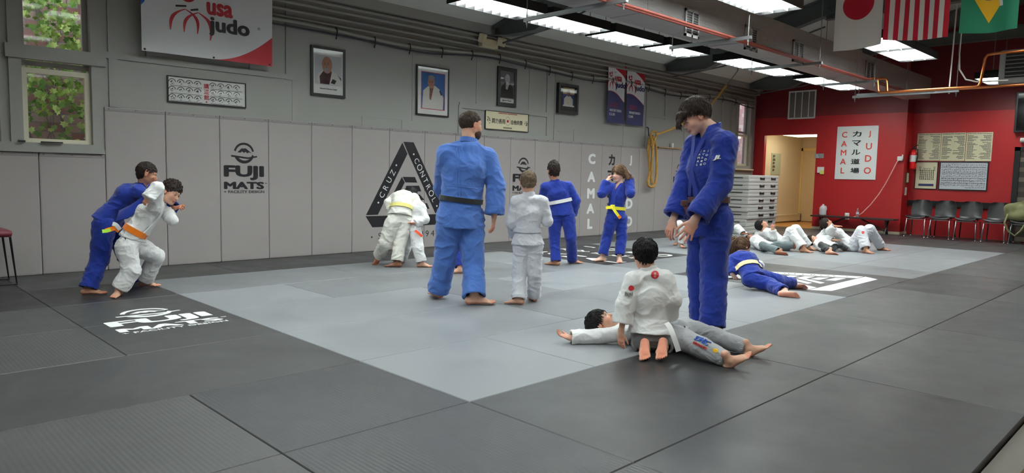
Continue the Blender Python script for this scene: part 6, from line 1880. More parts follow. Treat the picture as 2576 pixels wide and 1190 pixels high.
    def collar(self, J, m, bvh, w=0.042, low=None, spread=0.065, cross=True):
        """the thick lapel band: round the back of the neck and down both sides of the chest"""
        S = self.S; nk, wst, chs = J['neck'], J['waist'], J['chest']; fwd = nrm(J['fwd']); sd = self.sdu; ax = self.ax
        nr = 0.080*S
        def side(s):
            P_ = []; N_ = []
            for t in (0.0, 0.12, 0.25, 0.4, 0.55, 0.7, 0.85, 0.98):
                c = nk+(wst-nk)*t; lat = (spread*(1-t)**0.9-(0.045 if cross else -0.0)*t)*S*s
                if t < 0.1: lat = nr*0.95*s
                o = c+sd*lat
                hit = bvh.ray_cast(Vector(o), Vector(fwd), 0.4)
                if hit[0] is None or hit[3] > 0.24*S: continue
                hn = v3(hit[1]); hn = hn if hn.dot(fwd) > 0 else -hn
                P_.append(v3(hit[0])+hn*0.013); N_.append(hn*0.35+fwd*0.65)
            for _ in range(2):
                for i in range(1, len(P_)-1): P_[i] = P_[i]*0.6+(P_[i-1]+P_[i+1])*0.2; N_[i] = N_[i]*0.5+(N_[i-1]+N_[i+1])*0.25
            return P_, N_
        Lp, Ln = side(-1); Rp, Rn = side(1)
        arcP = []; arcN = []
        for k in range(17):
            a = math.pi*k/16
            d = -sd*math.cos(a)-fwd*math.sin(a)
            arcP.append(nk+d*nr*(1.0 if 0 < k < 16 else 1.02)+ax*(0.022*math.sin(a)-0.004)*S+fwd*0.005); arcN.append(nrm(d+ax*0.15))
        pts = Lp[::-1]+arcP+Rp; nn = Ln[::-1]+arcN+Rn
        fine = []; fn_ = []
        for i in range(len(pts)-1):
            n_ = max(1, int(np.linalg.norm(pts[i+1]-pts[i])/0.02))
            for k in range(n_): fine.append(pts[i]+(pts[i+1]-pts[i])*k/n_); fn_.append(nrm(nn[i]*(1-k/n_)+nn[i+1]*k/n_))
        pts, nn = fine+[pts[-1]], fn_+[nn[-1]]
        for _ in range(3):
            pts = [pts[0]]+[pts[i]*0.5+(pts[i-1]+pts[i+1])*0.25 for i in range(1, len(pts)-1)]+[pts[-1]]
            nn = [nn[0]]+[nrm(nn[i]*0.5+(nn[i-1]+nn[i+1])*0.25) for i in range(1, len(nn)-1)]+[nn[-1]]
        self.strip('lapel', pts, nn, w, m, 0.014*S**0.5)
def limb_report(name, J): pass


# ------------------------------------------------------------------ the figures
def joints(p, **k):
    """pixel joints -> world. a 3-tuple (x, y, d) lies d behind the ground point; ('g', x, y, z) lies at height z"""
    J = {}
    for n, q in k.items():
        if n in ('fwd', 'hemdir'): J[n] = p.D(*q)
        elif q[0] == 'g': J[n] = p.G(*q[1:])
        else: J[n] = p.P(*q)
    return J
def knot_tails(p, bvh, x, y, d, m, tails, w=0.038, size=0.03, name='belt'):
    """knot at a pixel point with hanging tails given as lists of pixel points"""
    b = MB(); c = p.P(x, y, d)
    Mx = Matrix.Translation(tuple(c))
    s = size
    b.bbox((-s, -s*0.6, -s*0.8), (s, s*0.6, s*0.8), s*0.35, M=Mx @ Matrix.Rotation(math.atan2(p.r[1], p.r[0]), 4, 'Z'))
    b.build('belt_knot', m, p.root, smooth=False)
    for T in tails:
        pts = [p.P(*q) for q in T]
        # smooth the path
        fine = []
        for i in range(len(pts)-1):
            for k in range(4): fine.append(pts[i]+(pts[i+1]-pts[i])*k/4)
        fine.append(pts[-1])
        p.strip('belt_end', fine, [-p.f+p.u*0.15]*len(fine), w, m, 0.006)

# ---- the coach
def fig_coach():
    p = Person((1170, 758), 1.02, 'stocky bearded coach in faded blue judo suit and black belt seen from behind', 0.0045)
    J = joints(p, pelvis=(1158, 534, 0), waist=(1160, 496, 0), chest=(1170, 420, 0.0), neck=(1180, 355, 0.0), shL=(1124, 388, -0.04), shR=(1226, 396, 0.05),
               elL=(1113, 470, 0.16), wrL=(1140, 520, 0.30), elR=(1248, 468, 0.02), wrR=(1243, 545, -0.02),
               hipL=(1134, 550, -0.02), hipR=(1184, 552, 0.02), knL=(1118, 662, 0.06), knR=(1190, 668, -0.03), anL=('g', 1103, 728, 0.085), anR=('g', 1193, 744, 0.085),
               fwd=(0.30, 0.95, 0))
    limb_report('coach', J)
    p.head(p.P(1186, 314, 0.03), p.D(0.86, 0.50, -0.05), p.D(0.02, 0.0, 1), 0.250, hairmat='coach', skin='light', eyes='open', beard=True,
           hair=dict(t=0.012, fa=(0.18, 0.40), ear=(0.0, 0.06), nape=(-0.40, -0.18), lock=0.04, n=1600, lr=0.005, out=0.005, rough=0.4))
    p.foot(J['anL'], p.D(-0.35, 0.9, 0), L=0.26); p.foot(J['anR'], p.D(0.93, 0.10, 0), L=0.27)
    p.hand(J['wrR'], p.D(-0.05, 0.10, -1), p.D(-0.9, 0.3, 0), p.D(-0.2, 0.95, 0), curl=0.45, size=0.19)
    p.hand(J['wrL'], p.D(0.8, 0.5, -0.2), p.D(0, -0.3, -1), p.D(0, 0.8, 0.4), curl=0.5, size=0.19)
    o = p.suit(J, CM['faded'], CM['faded'], girth=1.18, hem=0.27, sleeve=0.93, pant=1.03, leg_w=1.18, hem_w=1.12, arm_w=1.15, amp=0.008, seed=3, h=0.0075, torso=dict(waist=(0.150, 0.125), chest=(0.172, 0.130), top=(0.150, 0.105), hem=(0.170, 0.150)))
    bv = p.objs['jacket'][1]
    p.belt(bv, p.P(1160, 502, 0), p.ax, J['fwd'], CM['blackb'], 0.044)
    # seams down and across the back
    def seam(pts, name='seam'):
        P_ = [];
        for x, y in pts:
            o_ = p.P(x, y, -0.6); hit = bv.ray_cast(Vector(o_), Vector(nrm(o_-C_)), 1.2)
            if hit[0] is not None: P_.append(tuple(v3(hit[0])+v3(hit[1])*0.001))
        if len(P_) > 2:
            b = MB(); b.tube(P_, 0.0035, 5); b.build(name, CM['faded'], p.root, smooth=True)
    seam([(1148+i*0.4, 372+i*11) for i in range(12)]); seam([(1155+i*0.4, 372+i*11) for i in range(12)])
    seam([(1112+i*8, 466+i*0.8) for i in range(12)])
    b = MB(); c = p.P(1202, 575, -0.17)
    pts = [p.P(1200, 520, -0.20), p.P(1201, 560, -0.20)]
    p.skin_obj = p.build_skin()
    return p
# ---- tall young man
def fig_tall():
    p = Person((1790, 838), 1.03, 'tall young man in royal blue judo suit and brown belt looking down', 0.0040)
    J = joints(p, pelvis=(1783, 538, 0), waist=(1781, 498, 0), chest=(1784, 425, 0.0), neck=(1787, 319, 0.02), shL=(1824, 362, -0.15), shR=(1752, 362, 0.15),
               elL=(1812, 462, -0.20), wrL=(1746, 556, -0.32), elR=(1726, 455, 0.08), wrR=(1694, 552, -0.04),
               hipL=(1802, 552, -0.07), hipR=(1768, 550, 0.08), knL=(1796, 690, -0.07), knR=(1762, 688, 0.10), anL=('g', 1793, 822, 0.085), anR=('g', 1768, 806, 0.085),
               fwd=(-0.78, -0.62, 0))
    limb_report('tall', J)
    p.head(p.P(1749, 294, -0.02), p.D(-0.78, -0.30, -0.46), p.D(-0.42, -0.12, 0.86), 0.255, hairmat='darkbrown', skin='fair', eyes='down',
           hair=dict(t=0.055, fa=(0.42, 0.20), ear=(0.02, 0.10), nape=(-0.40, -0.14), lock=0.13, n=2200, lr=0.0085, out=0.01, topx=0.05,
                     comb=lambda s, c: (s.hf*0.35-s.u*1.0 if (c-s.hc).dot(s.hf) > 0.15*s.H else -s.hu*0.8+s.hf*0.5)+s.hs*0.1*np.sign((c-s.hc).dot(s.hs)),
                     extra=[lambda s: ellp(s.L(0.0, 0.27, 0.24), v3((0.28, 0.13, 0.13))*s.H, [s.hs, s.hf, s.hu])]+[(lambda s, q=q: cone(s.L(q, 0.34, 0.26), s.L(q, 0.44, 0.22)-s.u*s.H*0.30, 0.085*s.H, 0.012*s.H)) for q in (-0.12, -0.03, 0.06, 0.15, 0.22)]))
    p.foot(J['anL'], p.D(-0.9, -0.3, 0), L=0.27); p.foot(J['anR'], p.D(-0.95, -0.1, 0), L=0.27)
    p.hand(J['wrL'], p.D(-0.42, -0.05, -0.9), p.D(-0.25, 0.85, -0.15), p.D(-0.9, -0.1, 0.3), curl=0.32, size=0.20, spread=0.35, curls=(0.15, 0.45, 0.5, 0.5), thumb=0.3)
    p.hand(J['wrR'], p.D(-0.32, 0.0, -0.95), p.D(0.55, 0.6, -0.1), p.D(0.4, -0.85, 0.1), curl=0.5, size=0.19, spread=0.3)
    a_ = p.P(1770, 362, -0.10); b_ = p.P(1748, 452, -0.16)
    o = p.suit(J, CM['royal'], CM['royal'], girth=1.04, hem=0.27, sleeve=0.90, pant=1.0, leg_w=1.12, arm_w=1.12, amp=0.008, seed=9, h=0.0070, vneck=(0.042, 0.45),
               torso=dict(waist=(0.145, 0.115), chest=(0.180, 0.130), top=(0.150, 0.110), hem=(0.178, 0.150)))
    bv = p.objs['jacket'][1]
    p.belt(bv, p.P(1781, 503, 0), p.ax, J['fwd'], CM['brown'], 0.044)
    knot_tails(p, bv, 1722, 511, -0.19, CM['brown'], [[(1722, 512, -0.19), (1727, 524, -0.20), (1733, 540, -0.20)]], size=0.026, w=0.034)
    # lettering on the chest and sleeve
    C0 = p.P(1762, 393, -0.2); n_ = p.D(-0.25, -0.95, 0.1); ex = nrm(np.cross(p.u, n_)) if False else nrm(p.r*0.97-p.f*0.25); ey = nrm(p.u+p.r*0.10)
    f = Flat()
    for k, ch in enumerate('CAMAL'): f.text(ch, (-0.034, 0.05-0.026*k), 0.02, fit=(None, 0.018), bold=0.03)
    for k, ch in enumerate('JUDO'): f.text(ch, (0.026, 0.05-0.033*k), 0.02, fit=(None, 0.018), bold=0.03)
    for k, ch in enumerate('カマル道場'): f.text(ch, (-0.004, 0.05-0.026*k), 0.02, fit=(None, 0.016), bold=0.01)
    f.project('chest_lettering', bv, C0, ex, ey, n_, M['print_white'], p.root, 0.003)
    C0 = p.P(1804, 397, -0.25); n_ = p.D(0.1, -1, 0.1)
    f = Flat(); f.text('JI.', (0, 0), 0.03, fit=(0.052, 0.040), bold=0.05, shear=0.15)
    f.project('sleeve_lettering', bv, C0, p.r, nrm(p.u+p.r*0.15), n_, M['print_white'], p.root, 0.003)
    p.build_skin()
    return p
# ---- kneeling boy
def fig_kneeler():
    p = Person((1648, 893), 0.70, 'black haired boy in white jacket kneeling astride the boy lying down', 0.0038)
    J = joints(p, pelvis=(1637, 846, 0.10), waist=(1636, 806, 0.12), chest=(1636, 745, 0.12), neck=(1632, 677, 0.13), shL=(1595, 706, 0.10), shR=(1672, 704, 0.13),
               elL=(1573, 765, 0.06), wrL=(1562, 838, 0.03), elR=(1690, 755, 0.12), wrR=(1676, 812, 0.24),
               hipL=(1614, 852, 0.10), hipR=(1662, 850, 0.10), knL=(1602, 866, 0.34), knR=(1686, 862, 0.34), anL=(1622, 880, -0.05), anR=(1667, 878, -0.05),
               fwd=(0.0, 1, 0), hemdir=(0, -0.12, -1))
    limb_report('kneeler', J)
    p.head(p.P(1622, 643, 0.15), p.D(-0.22, 0.9, -0.35), p.D(-0.04, 0.2, 0.95), 0.215, hairmat='black', skin='light', eyes='open', child=True,
           hair=dict(t=0.05, fa=(0.36, 0.18), ear=(0.06, 0.0), nape=(-0.38, -0.26), lock=0.11, nb=0.94, n=2200, lr=0.009, out=0.03, topx=0.03))
    p.sk_k = 0.008
    for s_, x in (('L', 1), ('R', -1)):
        a = J['an'+s_]
        p.foot(a, p.D(0.05*x, -0.86, -0.50), up=p.D(0, 0.50, -0.86), L=0.20)
    p.hand(J['wrL'], p.D(0.05, -0.05, -1), p.D(0.5, 0.8, 0), p.D(0.8, -0.4, 0), curl=0.35, size=0.125)
    p.hand(J['wrR'], p.D(-0.3, 0.6, -0.7), p.D(-0.3, 0.6, -0.5), p.D(-0.9, 0, 0), curl=0.3, size=0.125)
    o = p.suit(J, CM['white'], CM['sweatdk'], girth=1.10, hem=0.12, sleeve=(0.66), pant=0.70, leg_w=0.88, arm_w=1.25, amp=0.005, seed=5, h=0.0055,
               torso=dict(waist=(0.150, 0.115), chest=(0.165, 0.120), top=(0.140, 0.10), hem=(0.205, 0.165)), skirt_open=True)
    bv = p.objs['jacket'][1]
    # red round patches
    RP = CM['redcloth']
    f = Flat(); f.disc((0, 0), 0.026, 0, 28); q = f.project('round_patch', bv, p.P(1647, 700, -0.1), p.r, p.u, -p.f, M['usa_red2'], p.root, 0.003, sub=0.01)
    f = Flat(); f.text('高', (0, 0.009), 0.02, fit=(None, 0.016)); f.text('寺', (0, -0.010), 0.02, fit=(None, 0.016)); f.project('patch_characters', bv, p.P(1647, 700, -0.1), p.r, p.u, -p.f, M['print_white'], p.root, 0.0055)
    f = Flat(); f.disc((0, 0), 0.018, 0, 20); f.project('round_patch', bv, p.P(1568, 731, -0.1), p.r, p.u, p.D(-0.35, -0.93, 0), M['usa_red2'], p.root, 0.003, sub=0.01)
    f = Flat(); f.text('PAN', (0, 0), 0.03, fit=(0.05, 0.026), bold=0.03); f.project('sleeve_lettering', bv, p.P(1563, 746, -0.1), p.r, nrm(p.u+p.r*-0.1), p.D(-0.35, -0.93, 0), M['grey_plastic'], p.root, 0.003)
    # hanging white belt end
    pts = [p.P(*q) for q in ((1676, 812, -0.02), (1684, 822, -0.06), (1692, 840, -0.09), (1700, 862, -0.10), (1707, 884, -0.10))]
    p.strip('belt_end', pts, [p.D(0.1, -0.9, 0.35)]*5, 0.034, CM['whiteb'], 0.006)
    p.build_skin()
    return p
# ---- boy lying on his back
def fig_lying():
    p = Person((1640, 880), 0.72, 'boy lying on his back in white jacket and light grey sweatpants beneath the kneeler', 0.0038)
    J = joints(p, pelvis=('g', 1700, 832, 0.10), waist=('g', 1655, 823, 0.10), chest=('g', 1602, 820, 0.11), neck=('g', 1556, 818, 0.12), shL=('g', 1566, 838, 0.08), shR=('g', 1590, 802, 0.08),
               elL=('g', 1502, 846, 0.05), wrL=('g', 1432, 850, 0.04), elR=('g', 1640, 800, 0.06), wrR=('g', 1680, 804, 0.06),
               hipL=('g', 1706, 848, 0.09), hipR=('g', 1722, 826, 0.09), knL=('g', 1768, 876, 0.08), knR=('g', 1800, 848, 0.085), anL=('g', 1834, 906, 0.045), anR=('g', 1885, 878, 0.045),
               fwd=(0, 0, 1), hemdir=(0.9, -0.2, -0.1))
    limb_report('lying', J)
    p.head(p.P(1513, 811, 0.17), p.D(0.50, -0.10, 0.86), p.D(-0.86, 0.08, 0.48), 0.215, hairmat='black', skin='light', eyes='open', child=True,
           hair=dict(t=0.045, fa=(0.36, 0.20), ear=(0.06, 0.0), nape=(-0.38, -0.28), lock=0.12, n=1200, lr=0.008, out=0.02))
    p.foot(J['anL'], p.D(0.80, -0.05, 0.62), up=p.D(-0.55, -0.15, 0.8), L=0.19); p.foot(J['anR'], p.D(0.85, 0.0, 0.55), up=p.D(-0.5, 0.1, 0.8), L=0.19)
    p.hand(J['wrL'], p.D(-0.95, 0.1, 0.22), p.D(0.2, -0.1, 0.95), p.D(0.1, 0.9, 0.2), curl=0.55, size=0.125, spread=0.3)
    p.hand(J['wrR'], p.D(1, 0, 0), p.D(0, 0, -1), p.D(0, -1, 0), curl=0.3, size=0.125)
    o = p.suit(J, CM['white'], CM['sweat'], girth=1.0, hem=0.12, sleeve=0.93, pant=0.86, leg_w=1.05, arm_w=1.0, amp=0.0055, seed=15, h=0.0055, pants_name='sweatpants', hem_w=0.80,
               torso=dict(waist=(0.150, 0.105), chest=(0.165, 0.115), top=(0.140, 0.10), hem=(0.175, 0.125)), collar=False)
    # gathered ankle cuffs
    for s_ in ('L', 'R'):
        a = J['kn'+s_]+(J['an'+s_]-J['kn'+s_])*0.80; e = J['kn'+s_]+(J['an'+s_]-J['kn'+s_])*0.90
        V, Fc = (lambda v: v.mesh())(Vol(np.minimum(a, e)-0.08, np.maximum(a, e)+0.08, 0.004).add(cone(a, e, 0.050, 0.047, flat=True), 0).cut(cone(e, e+(e-a), 0.038, 0.038, flat=True), 0.002))
        t = nrm(e-a); s1 = nrm(np.cross(t, (0, 0, 1))); s2 = np.cross(t, s1); q = V-a; ang = np.arctan2(q@s2, q@s1); rad = q-np.outer(q@t, t); V = V+rad*(0.045*np.sin(ang*22))[:, None]
        from_arrays('ankle_cuff', V, Fc, CM['sweat'], p.root)
    bp = p.objs['sweatpants'][1]
    # lettering down the thigh (the cartoon figure is left off)
    def hitp(x, y):
        o_ = Vector(C_); h_ = bp.ray_cast(o_, Vector(nrm(ray(x, y))), 12.0); return v3(h_[0]), v3(h_[1])
    def deco(x, y, fl, m, name):
        (a_, _), (b_, _), (c_, n_) = hitp(x-14, y-7), hitp(x+14, y+6), hitp(x, y)
        ex = nrm(b_-a_); n2 = nrm(-ray(x, y)*0.6+n_*0.4); n2 = nrm(n2-ex*n2.dot(ex)); fl.project(name, bp, c_, ex, np.cross(n2, ex), n2, m, p.root, 0.003, sub=0.012)
    f = Flat(); f.text('SONIC', (0, 0), 0.05, fit=(0.115, 0.040), bold=0.03, shear=0.2); deco(1766, 856, f, M['usa_sky'], 'leg_lettering')
    f = Flat(); f.text('THE HEDGEHOG', (0, 0), 0.03, fit=(0.105, 0.016), bold=0.02); deco(1760, 869, f, M['usa_red2'], 'leg_lettering')
    f = Flat(); f.disc((0, 0), 0.013, 0, 16, 1.5); deco(1800, 882, f, flag_m['yellow'], 'yellow_spot')
    # jacket hem flap with a woven label
    pts = [p.P(*q) for q in ((1678, 808, 0.22), (1692, 804, 0.20), (1706, 818, 0.16))]
    p.strip('jacket_flap', pts, [p.D(0, -0.7, 0.7)]*3, 0.07, CM['offwhite'], 0.010)
    pts = [p.P(*q) for q in ((1703, 819, 0.13), (1718, 822, 0.13), (1731, 826, 0.13))]
    p.strip('woven_label', pts, [p.D(0, -0.8, 0.6)]*3, 0.026, M['paper'], 0.003)
    pts = [p.P(*q) for q in ((1706, 820, 0.126), (1716, 822, 0.126), (1724, 824, 0.126))]
    p.strip('label_print', pts, [p.D(0, -0.8, 0.6)]*3, 0.022, M['usa_blue'], 0.004)
    p.build_skin()
    return p
# ---- small boy in white, back view
def fig_smallboy():
    p = Person((1322, 762), 0.69, 'small boy in off white suit and white belt standing with his back turned', 0.0045)
    J = joints(p, pelvis=(1328, 612, 0), waist=(1328, 577, 0), chest=(1330, 535, 0), neck=(1330, 490, 0), shL=(1299, 508, 0), shR=(1363, 508, 0),
               elL=(1287, 560, 0.02), wrL=(1296, 590, 0.16), elR=(1377, 556, 0.02), wrR=(1364, 530, 0.18),
               hipL=(1311, 622, 0), hipR=(1346, 620, 0), knL=(1306, 690, 0), knR=(1345, 688, 0.01), anL=('g', 1304, 751, 0.055), anR=('g', 1343, 743, 0.055), fwd=(-0.1, 1, 0))
    limb_report('smallboy', J)
    p.head(p.P(1328, 460, 0.02), p.D(-0.12, 0.92, -0.34), p.D(0.0, 0.25, 0.95), 0.212, hairmat='ash', skin='light', child=True,
           hair=dict(t=0.03, fa=(0.34, 0.22), ear=(0.04, 0.0), nape=(-0.38, -0.26), lock=0.08, n=1500, lr=0.007, out=0.01))
    p.foot(J['anL'], p.D(-0.9, 0.15, 0), L=0.175); p.foot(J['anR'], p.D(-0.25, 0.9, 0), L=0.175)
    p.hand(J['wrL'], p.D(0.5, 0.6, -0.3), p.D(0.5, 0, -0.5), p.D(0, 0.5, 0.6), curl=0.4, size=0.12)
    p.hand(J['wrR'], p.D(-0.3, 0.3, 0.85), p.D(-0.5, 0.3, 0), p.D(0, -0.6, 0.3), curl=0.5, size=0.12)
    p.suit(J, CM['coolwhite'], CM['coolwhite'], girth=1.02, hem=0.20, sleeve=1.0, pant=1.02, leg_w=1.10, arm_w=1.05, amp=0.006, seed=22, h=0.006, cuff_hole=False, hem_w=1.05,
           torso=dict(waist=(0.150, 0.112), chest=(0.170, 0.120), top=(0.140, 0.10), hem=(0.215, 0.165)))
    p.belt(p.objs['jacket'][1], p.P(1328, 578, 0), p.ax, J['fwd'], CM['coolwhite'], 0.040, name='belt')
    p.build_skin()
    return p
# ---- boy in blue, white belt, back view
def fig_blueboy():
    p = Person((1420, 667), 0.77, 'boy in royal blue suit with white belt and curly dark hair, hand on hip', 0.0055)
    J = joints(p, pelvis=(1412, 538, 0), waist=(1410, 506, 0), chest=(1403, 484, 0), neck=(1396, 457, 0), shL=(1372, 470, -0.02), shR=(1430, 468, 0.02),
               elL=(1364, 505, 0.05), wrL=(1378, 525, 0.18), elR=(1450, 505, 0.02), wrR=(1440, 540, 0.10),
               hipL=(1397, 548, 0), hipR=(1429, 545, 0), knL=(1395, 602, 0.02), knR=(1436, 598, -0.02), anL=('g', 1398, 656, 0.06), anR=('g', 1440, 652, 0.06), fwd=(-0.25, 0.95, 0))
    limb_report('blueboy', J)
    p.head(p.P(1392, 432, 0.0), p.D(-0.35, 0.93, -0.1), p.D(0, 0.05, 1), 0.215, hairmat='darkbrown', skin='tan', child=True,
           hair=dict(t=0.03, fa=(0.34, 0.24), ear=(0.04, 0.02), nape=(-0.38, -0.22), lock=0.10, n=900, lr=0.014, out=0.06, topx=0.16, rough=2.5, comb=lambda s, c: s.hu*0.6+nrm(c-s.hc)*0.5))
    p.foot(J['anL'], p.D(-0.85, 0.3, 0), L=0.20); p.foot(J['anR'], p.D(0.9, 0.05, 0), L=0.20)
    p.hand(J['wrL'], p.D(0.5, 0.5, -0.4), p.D(0.5, 0, -0.4), p.D(0, 0.6, 0.5), curl=0.4, size=0.13)
    p.hand(J['wrR'], p.D(-0.8, 0.2, -0.4), p.D(-0.5, 0, -0.5), p.D(0.3, 0.2, 0.8), curl=0.4, size=0.13)
    p.suit(J, CM['royal'], CM['royal'], girth=1.12, hem=0.24, sleeve=1.0, pant=1.02, leg_w=1.15, arm_w=1.05, amp=0.006, seed=31, h=0.0075, cuff_hole=False,
           torso=dict(waist=(0.155, 0.115), chest=(0.165, 0.120), top=(0.140, 0.10), hem=(0.19, 0.155)))
    p.belt(p.objs['jacket'][1], p.P(1410, 506, 0), p.ax, J['fwd'], CM['whiteb'], 0.045)
    p.build_skin()
    # rolled trouser cuff
    return p
# ---- girl with yellow belt
def fig_girl():
    p = Person((1535, 656), 0.80, 'girl in royal blue suit with yellow belt holding her hair with both hands', 0.0050)
    J = joints(p, pelvis=(1550, 545, 0), waist=(1549, 522, 0), chest=(1554, 492, 0), neck=(1560, 463, 0), shL=(1582, 470, 0.06), shR=(1535, 472, -0.04),
               elR=(1514, 487, -0.10), wrR=(1527, 455, -0.04), elL=(1586, 486, -0.10), wrL=(1583, 449, 0.04),
               hipL=(1562, 551, 0.03), hipR=(1539, 551, -0.03), knL=(1564, 595, 0.0), knR=(1527, 597, 0.0), anL=('g', 1558, 648, 0.06), anR=('g', 1515, 646, 0.06), fwd=(-0.5, -0.85, 0))
    limb_report('girl', J)
    p.head(p.P(1556, 437, -0.02), p.D(-0.62, -0.76, -0.10), p.D(-0.03, -0.08, 1), 0.225, hairmat='brown', skin='fair', child=True, eyes='open',
           hair=dict(t=0.055, fa=(0.34, 0.34), ear=(0.06, -0.10), nape=(-0.38, -0.40), lock=0.35, n=1300, lr=0.012, out=0.02,
                     comb=lambda s, c: -s.hu*0.55+s.hs*0.9*np.sign((c-s.hc).dot(s.hs))-s.hf*0.8,
                     extra=[lambda s: cone(s.L(-0.25, -0.10, 0.20), s.L(-0.48, -0.30, -0.28), 0.20*s.H, 0.14*s.H), lambda s: cone(s.L(0.28, -0.02, 0.12), s.L(0.36, -0.05, -0.30), 0.12*s.H, 0.09*s.H)]))
    p.foot(J['anR'], p.D(-0.75, -0.6, 0), L=0.21); p.foot(J['anL'], p.D(0.0, -1, 0), L=0.21)
    p.hand(J['wrR'], p.D(0.45, 0.1, 0.9), p.D(0.7, 0.5, 0), p.D(0, -0.9, 0.1), curl=0.5, size=0.12)
    p.hand(J['wrL'], p.D(-0.25, 0.1, 0.9), p.D(-0.7, -0.5, 0), p.D(-0.6, -0.6, 0), curl=0.55, size=0.14)
    a_ = p.P(1552, 464, -0.07); b_ = p.P(1541, 492, -0.11)
    p.suit(J, CM['royal'], CM['royal'], girth=1.0, hem=0.20, sleeve=0.92, pant=0.88, leg_w=1.12, arm_w=1.1, amp=0.006, seed=41, h=0.007, vneck=(0.062, 0.42),
           torso=dict(waist=(0.140, 0.108), chest=(0.150, 0.115), top=(0.135, 0.10), hem=(0.185, 0.145)))
    # red shirt in the open neck
    V = Vol(J['chest']-0.2, J['neck']+0.15, 0.006); sd = p.sdu
    V.add(cone(J['waist'], J['chest'], (0.095, 0.066), (0.104, 0.076), sd), 0.02); V.add(cone(J['chest'], J['neck']-p.u*0.03, (0.104, 0.076), (0.062, 0.058), sd), 0.03)
    vv, ff = V.mesh(); from_arrays('undershirt', vv, ff, CM['redcloth'], p.root)
    bv = p.objs['jacket'][1]
    p.belt(bv, p.P(1549, 523, 0), p.ax, J['fwd'], CM['yellow'], 0.045)
    knot_tails(p, bv, 1541, 520, -0.14, CM['yellow'], [[(1541, 522, -0.16), (1549, 534, -0.17), (1556, 543, -0.16)], [(1541, 520, -0.16), (1533, 522, -0.19), (1524, 523, -0.22)]], size=0.032)
    pts = [p.P(1556, 543, -0.162), p.P(1561, 549, -0.16)]
    p.strip('belt_tip', pts, [-p.f]*2, 0.042, CM['orange'], 0.007)
    p.build_skin()
    return p
# ---- the pair clinching at the wall
def fig_clinch_blue():
    p = Person((270, 735), 0.76, 'boy in royal blue suit leaning over and gripping the boy in white at the wall', 0.0045)
    J = joints(p, pelvis=(272, 553, 0.05), waist=(290, 525, 0.05), chest=(322, 490, 0.05), neck=(362, 468, 0.05), shL=(348, 482, -0.06), shR=(362, 478, 0.16),
               elR=(402, 506, 0.05), wrR=(440, 524, -0.14), elL=(375, 500, -0.14), wrL=(388, 468, -0.17),
               hipL=(262, 566, -0.02), hipR=(284, 566, 0.12), knL=(250, 652, 0.0), knR=(318, 645, 0.30), anL=('g', 222, 725, 0.06), anR=('g', 340, 697, 0.06), fwd=(0.55, 0.0, -0.8))
    J['fwd'] = p.D(0.62, 0.15, -0.72)
    limb_report('clinch_blue', J)
    p.head(p.P(371, 438, 0.02), p.D(0.93, -0.10, -0.28), p.D(0.28, 0.0, 0.95), 0.212, hairmat='darkbrown', skin='tan', child=True, eyes='open',
           hair=dict(t=0.022, fa=(0.33, 0.27), ear=(0.02, 0.02), nape=(-0.38, -0.22), lock=0.06, n=1400, lr=0.007, out=0.01, topx=0.03))
    p.foot(J['anL'], p.D(0.88, -0.25, 0), L=0.20); p.foot(J['anR'], p.D(0.9, 0.0, 0), L=0.20)
    p.hand(J['wrR'], p.D(0.55, -0.5, 0.2), p.D(0.2, 0.5, -0.7), p.D(0, -0.3, 0.9), curl=1.15, size=0.13)
    p.hand(J['wrL'], p.D(-0.2, -0.2, 0.95), p.D(0.9, 0.1, 0), p.D(0, -1, 0), curl=1.0, size=0.12)
    p.suit(J, CM['royal'], CM['royal'], girth=1.05, hem=0.20, sleeve=0.95, pant=1.0, leg_w=1.22, arm_w=1.0, amp=0.007, seed=51, h=0.0065,
           torso=dict(waist=(0.150, 0.112), chest=(0.165, 0.120), top=(0.140, 0.10), hem=(0.20, 0.16)), collar=True)
    # loose jacket front swinging out
    n = 7; pts = []; 
    A_ = [p.P(372, 488, -0.16), p.P(352, 500, -0.16), p.P(330, 515, -0.15), p.P(300, 530, -0.13)]; B_ = [p.P(358, 512, -0.20), p.P(346, 532, -0.22), p.P(322, 550, -0.22), p.P(290, 558, -0.18)]
    mb = MB(); vs = []; fs = []
    for th in (0.0, 0.012):
        for a, b in zip(A_, B_):
            for k in range(n+1):
                t = k/n; q = a*(1-t)+b*t+p.f*(0.015*math.sin(t*5+a[0]*20)+th); vs.append(q)
    W_n = n+1; o2 = 4*W_n
    for s0 in (0, o2):
        for i in range(3):
            for k in range(n):
                a = s0+i*W_n+k; q = (a, a+1, a+W_n+1, a+W_n); fs.append(q if s0 else q[::-1])
    for k in range(n):
        fs += [(k, k+1, o2+k+1, o2+k), (3*W_n+k+1, 3*W_n+k, o2+3*W_n+k, o2+3*W_n+k+1)]
    for i in range(3):
        fs += [(i*W_n+W_n, i*W_n, o2+i*W_n, o2+i*W_n+W_n), (i*W_n+n, (i+1)*W_n+n, o2+(i+1)*W_n+n, o2+i*W_n+n)]
    mb.add(vs, fs); mb.build('jacket_flap', CM['royal'], p.root, smooth=True)
    p.build_skin()
    return p
